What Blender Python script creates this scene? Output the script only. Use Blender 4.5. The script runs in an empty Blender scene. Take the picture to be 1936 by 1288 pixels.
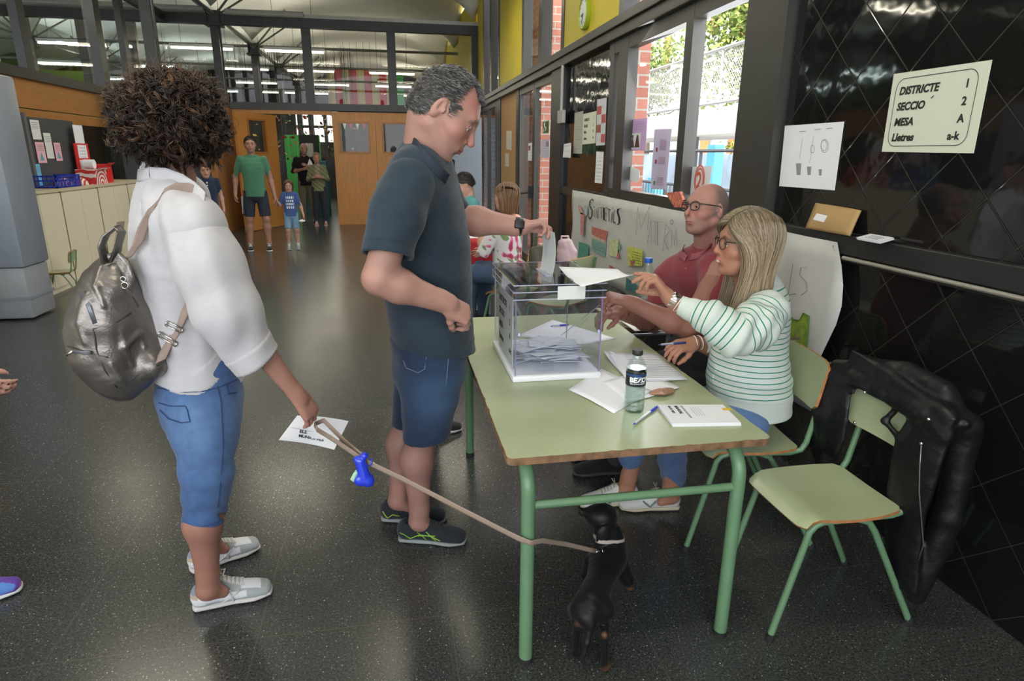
import bpy, bmesh, math, random
import numpy as np
from mathutils import Vector, Matrix
random.seed(7); RNG = np.random.default_rng(11)
scene = bpy.context.scene
COL = scene.collection
PI = math.pi
# ------------------------------------------------------------------ camera
FPX = 1195.0; YAW, PIT, ROL = math.radians(10.7), math.radians(16.4), math.radians(0.5); CAMH = 1.55
def _cam_axes():
 cy, sy = math.cos(YAW), math.sin(YAW); cp, sp = math.cos(PIT), math.sin(PIT)
 cr, sr = math.cos(ROL), math.sin(ROL)
 f = np.array([sy*cp, cy*cp, -sp]); r = np.array([cy, -sy, 0.0]); u = np.cross(r, f)
 return np.array([r*cr+u*sr, u*cr-r*sr, f])
CM = _cam_axes(); CC = np.array([0, 0, CAMH])
def P(x, y, X=None, Y=None, Z=None):
 """point of the place on a known plane, as surveyed from the photograph"""
 d = CM.T @ np.array([(x-968)/FPX, (644-y)/FPX, 1.0])
 if Z is not None: t = (Z-CC[2])/d[2]
 elif X is not None: t = X/d[0]
 else: t = Y/d[1]
 return CC + d*t
cam_d = bpy.data.cameras.new('camera'); cam = bpy.data.objects.new('camera', cam_d); COL.objects.link(cam)
cam_d.sensor_width = 36; cam_d.lens = FPX/1936*36; cam_d.clip_start = 0.05; cam_d.clip_end = 300
mw = Matrix.Identity(4)
for i in range(3):
 mw[i][0] = CM[0][i]; mw[i][1] = CM[1][i]; mw[i][2] = -CM[2][i]; mw[i][3] = CC[i]
cam.matrix_world = mw
scene.camera = cam
# ------------------------------------------------------------------ view, world, lights
scene.view_settings.view_transform = 'Standard'; scene.view_settings.look = 'None'
scene.view_settings.gamma = 1; scene.view_settings.exposure = 0.05; scene.view_settings.use_curve_mapping = False
W = bpy.data.worlds.new('world'); scene.world = W; W.use_nodes = True
nt = W.node_tree; bg = nt.nodes['Background']
sky = nt.nodes.new('ShaderNodeTexSky'); sky.sky_type = 'NISHITA'; sky.sun_elevation = math.radians(48)
sky.sun_rotation = math.radians(60); sky.sun_disc = False; sky.dust_density = 3.0; sky.air_density = 0.8
mixw = nt.nodes.new('ShaderNodeMix'); mixw.data_type = 'RGBA'; mixw.inputs[0].default_value = 0.8
mixw.inputs[7].default_value = (6.0, 6.2, 6.4, 1)
nt.links.new(sky.outputs[0], mixw.inputs[6]); nt.links.new(mixw.outputs[2], bg.inputs[0]); bg.inputs[1].default_value = .85
sun_d = bpy.data.lights.new('sun', 'SUN'); sun_d.energy = 7; sun_d.angle = math.radians(2); sun_d.color = (1, .95, .86)
sun = bpy.data.objects.new('sun', sun_d); COL.objects.link(sun)
sun.rotation_euler = Vector((0.38, 0.34, -1.0)).to_track_quat('-Z', 'Y').to_euler()
def area(name, loc, tgt, sx, sy, power, color=(1, 1, 1)):
 d = bpy.data.lights.new(name, 'AREA'); d.shape = 'RECTANGLE'; d.size = sx; d.size_y = sy; d.energy = power; d.color = color
 o = bpy.data.objects.new(name, d); COL.objects.link(o); o.location = loc
 o.rotation_euler = (Vector(tgt)-Vector(loc)).to_track_quat('-Z', 'Y').to_euler(); return o
# daylight entering through the big glazed side behind the photographer and the right-hand windows
area('daylight_back_windows', (-1.6, -4.3, 2.4), (-1.0, 4, 1.0), 6.5, 2.6, 45, (1.0, .99, .97))
area('daylight_side_window', (2.30, 4.4, 1.95), (0.0, 4.0, .9), 1.9, 1.2, 25, (1, 1, 1))
area('daylight_left_windows', (-6.3, 0.5, 2.6), (0, 2.5, 1.0), 5, 1.8, 30, (1, 1, 1))
# ------------------------------------------------------------------ materials
MATS = {}
def nd(nt, t, **k):
 n = nt.nodes.new(t)
 for a, b in k.items(): setattr(n, a, b)
 return n
def mat(name, col=(.8, .8, .8), rough=.6, metal=0., bump=0., bscale=60., var=0., vscale=8., spec=.5, emit=0., attr=None,
  trans=0., alpha=1., ior=1.45, coat=0., sheen=0., stretch=None, ecol=None, detail=3.):
 if name in MATS: return MATS[name]
 m = bpy.data.materials.new(name); m.use_nodes = True; t = m.node_tree; L = t.links
 b = t.nodes['Principled BSDF']
 b.inputs['Base Color'].default_value = (*col, 1); b.inputs['Roughness'].default_value = rough
 b.inputs['Metallic'].default_value = metal; b.inputs['Specular IOR Level'].default_value = spec
 b.inputs['Transmission Weight'].default_value = trans; b.inputs['IOR'].default_value = ior
 b.inputs['Alpha'].default_value = alpha; b.inputs['Coat Weight'].default_value = coat
 b.inputs['Sheen Weight'].default_value = sheen
 if emit:
  b.inputs['Emission Color'].default_value = (*(ecol or col), 1); b.inputs['Emission Strength'].default_value = emit
 src = None
 if attr:
  a = nd(t, 'ShaderNodeAttribute', attribute_name=attr); src = a.outputs['Color']
 tc = nd(t, 'ShaderNodeTexCoord'); vec = tc.outputs['Object']
 if stretch:
  mp = nd(t, 'ShaderNodeMapping'); mp.inputs['Scale'].default_value = stretch; L.new(vec, mp.inputs[0]); vec = mp.outputs[0]
 if var:
  n = nd(t, 'ShaderNodeTexNoise'); n.inputs['Scale'].default_value = vscale; n.inputs['Detail'].default_value = detail; L.new(vec, n.inputs['Vector'])
  mr = nd(t, 'ShaderNodeMapRange'); mr.inputs[1].default_value = .3; mr.inputs[2].default_value = .7
  mr.inputs[3].default_value = 1-var; mr.inputs[4].default_value = 1+var; L.new(n.outputs['Fac'], mr.inputs[0])
  mx = nd(t, 'ShaderNodeVectorMath', operation='SCALE')
  if src is None: mx.inputs[0].default_value = col
  else: L.new(src, mx.inputs[0])
  L.new(mr.outputs[0], mx.inputs['Scale']); src = mx.outputs[0]
 if src is not None: L.new(src, b.inputs['Base Color'])
 if bump:
  n = nd(t, 'ShaderNodeTexNoise'); n.inputs['Scale'].default_value = bscale; n.inputs['Detail'].default_value = 3; L.new(vec, n.inputs['Vector'])
  bp = nd(t, 'ShaderNodeBump'); bp.inputs['Strength'].default_value = bump; bp.inputs['Distance'].default_value = .01
  L.new(n.outputs['Fac'], bp.inputs['Height']); L.new(bp.outputs[0], b.inputs['Normal'])
 MATS[name] = m; return m
# ------------------------------------------------------------------ objects
def tag(o, label=None, cat=None, group=None, kind=None):
 if label: o['label'] = label
 if cat: o['category'] = cat
 if group: o['group'] = group
 if kind: o['kind'] = kind
 return o
WORLD = set()      # things whose parts are modelled in place (world coordinates)
def thing_w(name, label, cat, loc=(0, 0, 0), group=None):
 o = thing(name, label, cat, loc, group); WORLD.add(o.name); return o
def thing(name, label, cat, loc=(0, 0, 0), group=None, rz=0):
 o = bpy.data.objects.new(name, None); COL.objects.link(o); o.location = loc; o.rotation_euler = (0, 0, rz)
 o.empty_display_size = .1
 return tag(o, label, cat, group)
def mesh_obj(name, verts, faces, m=None, parent=None, smooth=False, label=None):
 me = bpy.data.meshes.new(name)
 verts = np.asarray(verts, np.float32).reshape(-1, 3)
 if isinstance(faces, np.ndarray):
  n, k = faces.shape
  me.vertices.add(len(verts)); me.vertices.foreach_set('co', verts.ravel())
  me.loops.add(n*k); me.loops.foreach_set('vertex_index', faces.astype(np.int32).ravel())
  me.polygons.add(n); me.polygons.foreach_set('loop_start', np.arange(0, n*k, k, dtype=np.int32))
  me.update(calc_edges=True); me.validate()
 else:
  me.from_pydata([tuple(map(float, v)) for v in verts], [], faces); me.update()
 if smooth: me.polygons.foreach_set('use_smooth', [True]*len(me.polygons))
 ms = m if isinstance(m, (list, tuple)) else [m]
 for x in ms:
  if x: me.materials.append(x)
 o = bpy.data.objects.new(name, me); COL.objects.link(o)
 if parent is not None:
  o.parent = parent
  if parent.name in WORLD: o.matrix_parent_inverse = Matrix.Translation(-parent.location)
 if label: o['label'] = label
 return o
class MB:
 """collects shapes and links them as ONE mesh; coordinates are those of the parent"""
 def __init__(s): s.v = []; s.f = []; s.mi = []; s.m = 0; s.M = None
 def _add(s, vs, fs):
  b = len(s.v)
  for v in vs:
   v = Vector(v)
   if s.M is not None: v = s.M @ v
   s.v.append(tuple(v))
  for f in fs: s.f.append([i+b for i in f]); s.mi.append(s.m)
  return s
 def box(s, x0, x1, y0, y1, z0, z1, rot=None, bev=0):
  if bev:
   bm = bmesh.new(); r = bmesh.ops.create_cube(bm, size=1)
   for v in bm.verts: v.co = Vector(((x0+x1)/2+v.co.x*(x1-x0), (y0+y1)/2+v.co.y*(y1-y0), (z0+z1)/2+v.co.z*(z1-z0)))
   bmesh.ops.bevel(bm, geom=bm.edges[:], offset=bev, segments=2, affect='EDGES', profile=.5)
   vs = [v.co.copy() for v in bm.verts]; fs = [[v.index for v in f.verts] for f in bm.faces]; bm.free()
  else:
   vs = [Vector((x, y, z)) for x in (x0, x1) for y in (y0, y1) for z in (z0, z1)]
   fs = [[0, 1, 3, 2], [4, 6, 7, 5], [0, 4, 5, 1], [2, 3, 7, 6], [0, 2, 6, 4], [1, 5, 7, 3]]
  if rot is not None:
   c = Vector(((x0+x1)/2, (y0+y1)/2, (z0+z1)/2)); vs = [c+rot @ (v-c) for v in vs]
  return s._add(vs, fs)
 def tube(s, pts, r, n=10, cap=True, flat=None):
  pts = [Vector(p) for p in pts]; N = len(pts); rs = r if isinstance(r, (list, tuple)) else [r]*N
  t0 = (pts[1]-pts[0]).normalized(); up = Vector((0, 0, 1)) if abs(t0.z) < .9 else Vector((1, 0, 0))
  a = t0.cross(up).normalized(); vs = []
  for i in range(N):
   if i == 0: t = pts[1]-pts[0]
   elif i == N-1: t = pts[-1]-pts[-2]
   else: t = (pts[i]-pts[i-1]).normalized()+(pts[i+1]-pts[i]).normalized()
   t = t.normalized() if t.length > 1e-9 else t0
   a = (a-t*a.dot(t)); a = a.normalized() if a.length > 1e-6 else t.orthogonal().normalized()
   b = t.cross(a)
   for k in range(n):
    th = 2*PI*k/n; f = flat or (1, 1)
    vs.append(pts[i]+a*math.cos(th)*rs[i]*f[0]+b*math.sin(th)*rs[i]*f[1])
  fs = [[i*n+k, i*n+(k+1) % n, (i+1)*n+(k+1) % n, (i+1)*n+k] for i in range(N-1) for k in range(n)]
  if cap: fs += [list(range(n))[::-1], [(N-1)*n+k for k in range(n)]]
  return s._add(vs, fs)
 def lathe(s, prof, c=(0, 0, 0), n=24, axis='z', cap=True):
  vs = []; c = Vector(c)
  for r, z in prof:
   for k in range(n):
    th = 2*PI*k/n; x, y = r*math.cos(th), r*math.sin(th)
    vs.append(c+(Vector((x, y, z)) if axis == 'z' else Vector((z, x, y)) if axis == 'x' else Vector((x, z, y))))
  N = len(prof)
  fs = [[i*n+k, i*n+(k+1) % n, (i+1)*n+(k+1) % n, (i+1)*n+k] for i in range(N-1) for k in range(n)]
  if cap: fs += [list(range(n))[::-1], [(N-1)*n+k for k in range(n)]]
  return s._add(vs, fs)
 def prism(s, poly, thick, origin=(0, 0, 0), ax=(1, 0, 0), ay=(0, 1, 0)):
  """flat outline with a real thickness; ax, ay span its plane, the other side lies along ax x ay"""
  ax, ay, o = Vector(ax), Vector(ay), Vector(origin); nrm = ax.cross(ay).normalized(); n = len(poly)
  a = [o+ax*x+ay*y for x, y in poly]; b = [v+nrm*thick for v in a]
  fs = [list(range(n))[::-1], [n+i for i in range(n)]]+[[i, (i+1) % n, n+(i+1) % n, n+i] for i in range(n)]
  return s._add(a+b, fs)
 def sheet(s, grid, thick=.0006):
  """grid[i][j] of points -> thin solid sheet"""
  g = [[Vector(p) for p in row] for row in grid]; R, Cc = len(g), len(g[0]); top = []; bot = []
  for i in range(R):
   for j in range(Cc):
    du = g[min(i+1, R-1)][j]-g[max(i-1, 0)][j]; dv = g[i][min(j+1, Cc-1)]-g[i][max(j-1, 0)]
    nn = du.cross(dv); nn = nn.normalized() if nn.length > 1e-12 else Vector((0, 0, 1))
    top.append(g[i][j]+nn*thick/2); bot.append(g[i][j]-nn*thick/2)
  K = R*Cc; fs = []
  for i in range(R-1):
   for j in range(Cc-1):
    a = i*Cc+j; q = [a, a+Cc, a+Cc+1, a+1]; fs.append(q); fs.append([K+x for x in q[::-1]])
  bd = [j for j in range(Cc)]+[i*Cc+Cc-1 for i in range(1, R)]+[(R-1)*Cc+j for j in range(Cc-2, -1, -1)]+[i*Cc for i in range(R-2, 0, -1)]
  for i in range(len(bd)):
   a, b = bd[i], bd[(i+1) % len(bd)]; fs.append([a, b, K+b, K+a])
  return s._add(top+bot, fs)
 def ball(s, c, r, n=12, m=8):
  r = r if isinstance(r, (tuple, list)) else (r, r, r); vs = []; fs = []
  for i in range(1, m):
   ph = PI*i/m
   for k in range(n): th = 2*PI*k/n; vs.append((c[0]+r[0]*math.sin(ph)*math.cos(th), c[1]+r[1]*math.sin(ph)*math.sin(th), c[2]+r[2]*math.cos(ph)))
  vs += [(c[0], c[1], c[2]+r[2]), (c[0], c[1], c[2]-r[2])]; T = len(vs)-2
  for i in range(m-2):
   for k in range(n): fs.append([i*n+k, (i+1)*n+k, (i+1)*n+(k+1) % n, i*n+(k+1) % n])
  for k in range(n): fs.append([T, k, (k+1) % n]); fs.append([T+1, (m-2)*n+(k+1) % n, (m-2)*n+k])
  return s._add(vs, fs)
 def build(s, name, m, parent=None, smooth=False, label=None, auto=None):
  o = mesh_obj(name, s.v, s.f, m, parent, smooth, label)
  if len(set(s.mi)) > 1: o.data.polygons.foreach_set('material_index', s.mi)
  bm = bmesh.new(); bm.from_mesh(o.data); bmesh.ops.recalc_face_normals(bm, faces=bm.faces); bm.to_mesh(o.data); bm.free()
  if auto:
   o.data.polygons.foreach_set('use_smooth', [True]*len(o.data.polygons))
   o.data.set_sharp_from_angle(angle=math.radians(auto))
  return o
def struct(o): o['kind'] = 'structure'; return o
def rotz(a): return Matrix.Rotation(a, 3, 'Z')
def frame4(o, x, y, z):
 M = Matrix.Identity(4)
 for i in range(3): M[i][0], M[i][1], M[i][2], M[i][3] = x[i], y[i], z[i], o[i]
 return M
def text_mesh(body, size, origin, ax, ay, m, parent, name='lettering', bold=0.0, align='LEFT', depth=.0003, label=None, shear=0):
 cu = bpy.data.curves.new('t', 'FONT'); cu.body = body; cu.size = size; cu.align_x = align; cu.offset = bold; cu.extrude = depth; cu.shear = shear
 cu.resolution_u = 3
 to = bpy.data.objects.new('t', cu); COL.objects.link(to)
 bpy.context.view_layer.update(); dg = bpy.context.evaluated_depsgraph_get()
 me = bpy.data.meshes.new_from_object(to.evaluated_get(dg)); bpy.data.objects.remove(to); bpy.data.curves.remove(cu)
 ax, ay = Vector(ax).normalized(), Vector(ay).normalized(); me.transform(frame4(Vector(origin), ax, ay, ax.cross(ay)))
 me.materials.clear(); me.materials.append(m); me.name = name
 o = bpy.data.objects.new(name, me); COL.objects.link(o)
 if parent is not None:
  o.parent = parent
  if parent.name in WORLD: o.matrix_parent_inverse = Matrix.Translation(-parent.location)
 if label: o['label'] = label
 return o
def copy_tree(o, parent=None, **kw):
 c = o.copy(); COL.objects.link(c); c.parent = parent
 for ch in [x for x in bpy.data.objects if x.parent == o]: copy_tree(ch, c)
 return c
# ------------------------------------------------------------------ smooth solids (bodies, clothes)
def V(*a): return np.array(a, float)
def nrm(v): v = np.asarray(v, float); return v/max(1e-9, np.linalg.norm(v))
class SDF:
 def __init__(s): s.p = []
 def cone(s, a, b, ra, rb, k=.015, op='u', mi=0):
  a, b = np.asarray(a, float), np.asarray(b, float); ab = b-a; L2 = max(1e-12, ab@ab)
  def f(q):
   w = q-a.astype(np.float32); t = np.clip((w@ab.astype(np.float32))/L2, 0, 1)
   d = w-t[..., None]*ab.astype(np.float32)
   return np.sqrt((d*d).sum(-1))-(ra+(rb-ra)*t)
  R = max(ra, rb); s.p.append((op, f, np.minimum(a, b)-R, np.maximum(a, b)+R, k)); return s
 def chain(s, pts, rs, k=.01, op='u'):
  for i in range(len(pts)-1): s.cone(pts[i], pts[i+1], rs[i], rs[i+1], k if i == 0 else min(k, .008), op)
  return s
 def ell(s, c, r, R=None, k=.015, op='u'):
  c = np.asarray(c, float).astype(np.float32); r = np.asarray(r, float).astype(np.float32)
  Rm = (np.eye(3) if R is None else np.asarray(R)).astype(np.float32)  # rows: local axes in world
  def f(q):
   w = (q-c)@Rm.T; a = w/r; k0 = np.sqrt((a*a).sum(-1)); b = a/r; k1 = np.sqrt((b*b).sum(-1))
   return k0*(k0-1)/np.maximum(k1, 1e-6)
  m = max(r); s.p.append((op, f, c-m, c+m, k)); return s
 def loft(s, st, k=.02, op='u', sub=2):
  """st: list of (centre, half width, half depth, side vector); smooth spine"""
  st = [(np.asarray(c, float), w, d, nrm(sd)) for c, w, d, sd in st]
  # resample (Catmull-Rom)
  out = []
  for i in range(len(st)-1):
   p0, p1, p2, p3 = st[max(i-1, 0)], st[i], st[i+1], st[min(i+2, len(st)-1)]
   for j in range(sub):
    t = j/sub; cr = lambda A, B, C_, D: .5*((2*B)+(C_-A)*t+(2*A-5*B+4*C_-D)*t*t+(3*B-A-3*C_+D)*t**3)
    out.append(tuple(cr(p0[q], p1[q], p2[q], p3[q]) for q in range(4)))
  out.append(st[-1]); st = out
  def f(q):
   best = None
   for i in range(len(st)-1):
    a, b = st[i], st[i+1]; ab = b[0]-a[0]; L2 = max(1e-12, ab@ab); w = q-a[0].astype(np.float32)
    tr = (w@ab.astype(np.float32))/L2; t = np.clip(tr, 0, 1)
    off = w-t[..., None]*ab.astype(np.float32)
    ww = a[1]+(b[1]-a[1])*t; dd = a[2]+(b[2]-a[2])*t
    ax = nrm(ab); sd = nrm((a[3]+b[3])/2); sd = nrm(sd-ax*(sd@ax)); dp = np.cross(ax, sd)
    u = off@sd.astype(np.float32); v = off@dp.astype(np.float32); z = off@ax.astype(np.float32)
    m = np.minimum(ww, dd)
    k0 = np.sqrt((u/ww)**2+(v/dd)**2+(z/m)**2); k1 = np.sqrt((u/ww**2)**2+(v/dd**2)**2+(z/m**2)**2)
    d = k0*(k0-1)/np.maximum(k1, 1e-6)
    d = np.where(k0 < 1e-3, -m, d)
    best = d if best is None else np.minimum(best, d)
   return best
  R = max(max(x[1], x[2]) for x in st); cs = np.array([x[0] for x in st])
  s.p.append((op, f, cs.min(0)-R, cs.max(0)+R, k)); return s
 def plane(s, pt, n, k=.004, lo=None, hi=None):
  """cut away everything on the +n side (inside lo/hi box if given)"""
  pt = np.asarray(pt, float).astype(np.float32); n = nrm(n).astype(np.float32)
  l_, h_ = (None if lo is None else np.asarray(lo, np.float32)), (None if hi is None else np.asarray(hi, np.float32))
  def f(q):
   e = (q-pt)@n
   return e if l_ is None else np.where(((q > l_) & (q < h_)).all(-1), e, -1e3)
  s.p.append(('i', f, V(-99, -99, -99) if lo is None else np.asarray(lo, float), V(99, 99, 99) if hi is None else np.asarray(hi, float), k)); return s
 def fn(s, f, lo, hi, k=.01, op='u'): s.p.append((op, f, np.asarray(lo), np.asarray(hi), k)); return s
 def ev(s, q, lo, hi, near=.03):
  d = np.full(q.shape[:-1], 1.0, np.float32)
  for op, f, a, b, k in s.p:
   mg = k*1.5+near
   if np.any(a-mg > hi) or np.any(b+mg < lo): continue
   e = f(q).astype(np.float32)
   if op == 'u':
    h = np.maximum(k-np.abs(d-e), 0)/k; d = np.minimum(d, e)-h*h*k*.25
   elif op == 's':
    e = -e; h = np.maximum(k-np.abs(d-e), 0)/k; d = np.maximum(d, e)+h*h*k*.25
   else:
    h = np.maximum(k-np.abs(d-e), 0)/k; d = np.maximum(d, e)+h*h*k*.25
  return d
 def mesh(s, h=.005, lo=None, hi=None, smooth=1):
  us = [p for p in s.p if p[0] == 'u']
  A = np.min([p[2] for p in us], 0)-3*h; B = np.max([p[3] for p in us], 0)+3*h
  if lo is not None: A = np.maximum(A, lo)
  if hi is not None: B = np.minimum(B, hi)
  K = 16; n = np.ceil((B-A)/h/K).astype(int); N = n*K+1
  D = np.ones(N, np.float32)
  half = h*K/2
  for i in range(n[0]):
   for j in range(n[1]):
    # coarse test of the column of blocks
    cz = A[2]+(np.arange(n[2])+.5)*h*K
    q = np.stack([np.full(n[2], A[0]+(i+.5)*h*K), np.full(n[2], A[1]+(j+.5)*h*K), cz], -1).astype(np.float32)
    c = s.ev(q, q.min(0)-half, q.max(0)+half, near=half*1.8)
    for l in range(n[2]):
     sl = (slice(i*K, i*K+K+1), slice(j*K, j*K+K+1), slice(l*K, l*K+K+1))
     if abs(c[l]) > half*2.6+.02:
      if c[l] < 0: D[sl] = -1
      continue
     g = np.stack(np.meshgrid(*[A[a]+(np.arange(K+1)+[i, j, l][a]*K)*h for a in range(3)], indexing='ij'), -1).astype(np.float32)
     D[sl] = s.ev(g, g[0, 0, 0], g[-1, -1, -1])
  return surfnet(D, A, h, smooth)
def surfnet(D, A, h, smooth=1):
 S = D < 0
 D[0] = D[-1] = 1; D[:, 0] = D[:, -1] = 1; D[:, :, 0] = D[:, :, -1] = 1; S = D < 0
 c = np.zeros(tuple(np.array(D.shape)-1), np.uint8)
 for a in (0, 1):
  for b in (0, 1):
   for e in (0, 1): c += S[a:D.shape[0]-1+a, b:D.shape[1]-1+b, e:D.shape[2]-1+e]
 cells = np.argwhere((c > 0) & (c < 8))
 idx = np.full(c.shape, -1, np.int32); idx[tuple(cells.T)] = np.arange(len(cells))
 acc = np.zeros((len(cells), 3)); cnt = np.zeros(len(cells))
 cor = [(a, b, e) for a in (0, 1) for b in (0, 1) for e in (0, 1)]
 for p in cor:
  for ax in range(3):
   if p[ax]: continue
   q = list(p); q[ax] = 1
   d0 = D[cells[:, 0]+p[0], cells[:, 1]+p[1], cells[:, 2]+p[2]]; d1 = D[cells[:, 0]+q[0], cells[:, 1]+q[1], cells[:, 2]+q[2]]
   m = (d0 < 0) != (d1 < 0); t = np.where(m, d0/np.where(m, d0-d1, 1), 0)
   pos = np.array(p, float)[None]+np.zeros((len(cells), 3)); pos[:, ax] += t
   acc[m] += pos[m]; cnt[m] += 1
 v = (cells+acc/np.maximum(cnt, 1)[:, None])*h+A
 F = []
 for ax in range(3):
  o1, o2 = [(1, 2), (2, 0), (0, 1)][ax]
  s0 = [slice(None)]*3; s1 = [slice(None)]*3; s0[ax] = slice(0, -1); s1[ax] = slice(1, None)
  a = S[tuple(s0)]; b = S[tuple(s1)]; e = np.argwhere(a != b)
  if len(e) == 0: continue
  e = e[(e[:, o1] > 0) & (e[:, o2] > 0) & (e[:, o1] < D.shape[o1]-1) & (e[:, o2] < D.shape[o2]-1)]
  sg = a[tuple(e.T)]
  def ci(d1, d2):
   x = e.copy(); x[:, o1] -= d1; x[:, o2] -= d2; return idx[tuple(x.T)]
  q = np.stack([ci(1, 1), ci(0, 1), ci(0, 0), ci(1, 0)], 1); q[~sg] = q[~sg][:, ::-1]; F.append(q)
 F = np.concatenate(F); F = F[(F >= 0).all(1)]
 for _ in range(smooth): v = lap(v, F, .5)
 return v, F
def lap(v, F, w=.5):
 acc = np.zeros_like(v); cnt = np.zeros(len(v))
 for a in range(4):
  for b in ((a+1) % 4, (a+3) % 4):
   for k in range(3): acc[:, k] += np.bincount(F[:, a], weights=v[F[:, b], k], minlength=len(v))
   cnt += np.bincount(F[:, a], minlength=len(v))
 return v*(1-w)+acc/np.maximum(cnt, 1)[:, None]*w
def vnormals(v, F):
 n = np.cross(v[F[:, 2]]-v[F[:, 0]], v[F[:, 3]]-v[F[:, 1]]); out = np.zeros_like(v)
 for a in range(4):
  for k in range(3): out[:, k] += np.bincount(F[:, a], weights=n[:, k], minlength=len(v))
 return out/np.maximum(1e-12, np.linalg.norm(out, axis=1))[:, None]
def joinm(parts):
 vs, fs, b = [], [], 0
 for v, f in parts: vs.append(v); fs.append(f+b); b += len(v)
 return np.concatenate(vs), np.concatenate(fs)
def fnoise(p, sc, seed=0):
 """cheap smooth pseudo noise in -1..1"""
 r = np.random.default_rng(seed); out = 0
 for i in range(6):
  k = r.normal(size=3); k = k/np.linalg.norm(k)*sc*(.6+.25*i); out = out+np.sin(p@k+r.uniform(0, 6.28)+1.3*np.sin(p@(r.normal(size=3)*sc*.5)+r.uniform(0, 6)))
 return out/4.
def setcol(o, c, name='Col'):
 me = o.data; a = me.color_attributes.new(name, 'FLOAT_COLOR', 'POINT')
 c = np.asarray(c, np.float32)
 if c.shape[1] == 3: c = np.concatenate([c, np.ones((len(c), 1), np.float32)], 1)
 a.data.foreach_set('color', c.ravel())
def setf(o, x, name):
 a = o.data.attributes.new(name, 'FLOAT', 'POINT'); a.data.foreach_set('value', np.asarray(x, np.float32))
def sdf_obj(name, S, h, m, parent=None, disp=None, col=None, label=None, smooth=1, lo=None, hi=None):
 v, F = S.mesh(h, lo, hi, smooth)
 if disp is not None: n = vnormals(v, F); v = v+n*disp(v, n)[:, None]
 o = mesh_obj(name, v, F, m, parent, True, label)
 if col is not None: setcol(o, col(v))
 return o
def strands(paths, rad, cols, n=3, taper=True):
 """paths (N,K,3) -> tubes; returns verts, quads, colours"""
 Np, K, _ = paths.shape
 t = np.gradient(paths, axis=1); t /= np.maximum(1e-9, np.linalg.norm(t, axis=2, keepdims=True))
 ref = np.where(np.abs(t[..., 2:3]) < .9, np.array([0, 0, 1.]), np.array([1., 0, 0])); a = np.cross(t, ref); a /= np.maximum(1e-9, np.linalg.norm(a, axis=2, keepdims=True)); b = np.cross(t, a)
 rr = np.broadcast_to(np.asarray(rad).reshape(-1, 1), (Np, K)).copy()
 if taper: rr = rr*np.sqrt(np.clip(1.02-np.linspace(0, 1, K)**3, .05, 1))[None]
 ring = [paths+(a*math.cos(2*PI*k/n)+b*math.sin(2*PI*k/n))*rr[..., None] for k in range(n)]
 v = np.stack(ring, 2).reshape(-1, 3)
 i = (np.arange(Np)[:, None, None]*K+np.arange(K-1)[None, :, None])*n+np.arange(n)[None, None]
 i2 = (np.arange(Np)[:, None, None]*K+np.arange(K-1)[None, :, None])*n+((np.arange(n)+1) % n)[None, None]
 F = np.stack([i, i2, i2+n, i+n], -1).reshape(-1, 4)
 c = np.broadcast_to(np.asarray(cols)[:, None, None, :] if np.asarray(cols).ndim == 2 else np.asarray(cols)[:, :, None, :], (Np, K, n, 3)).reshape(-1, 3)
 return v, F, c
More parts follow.
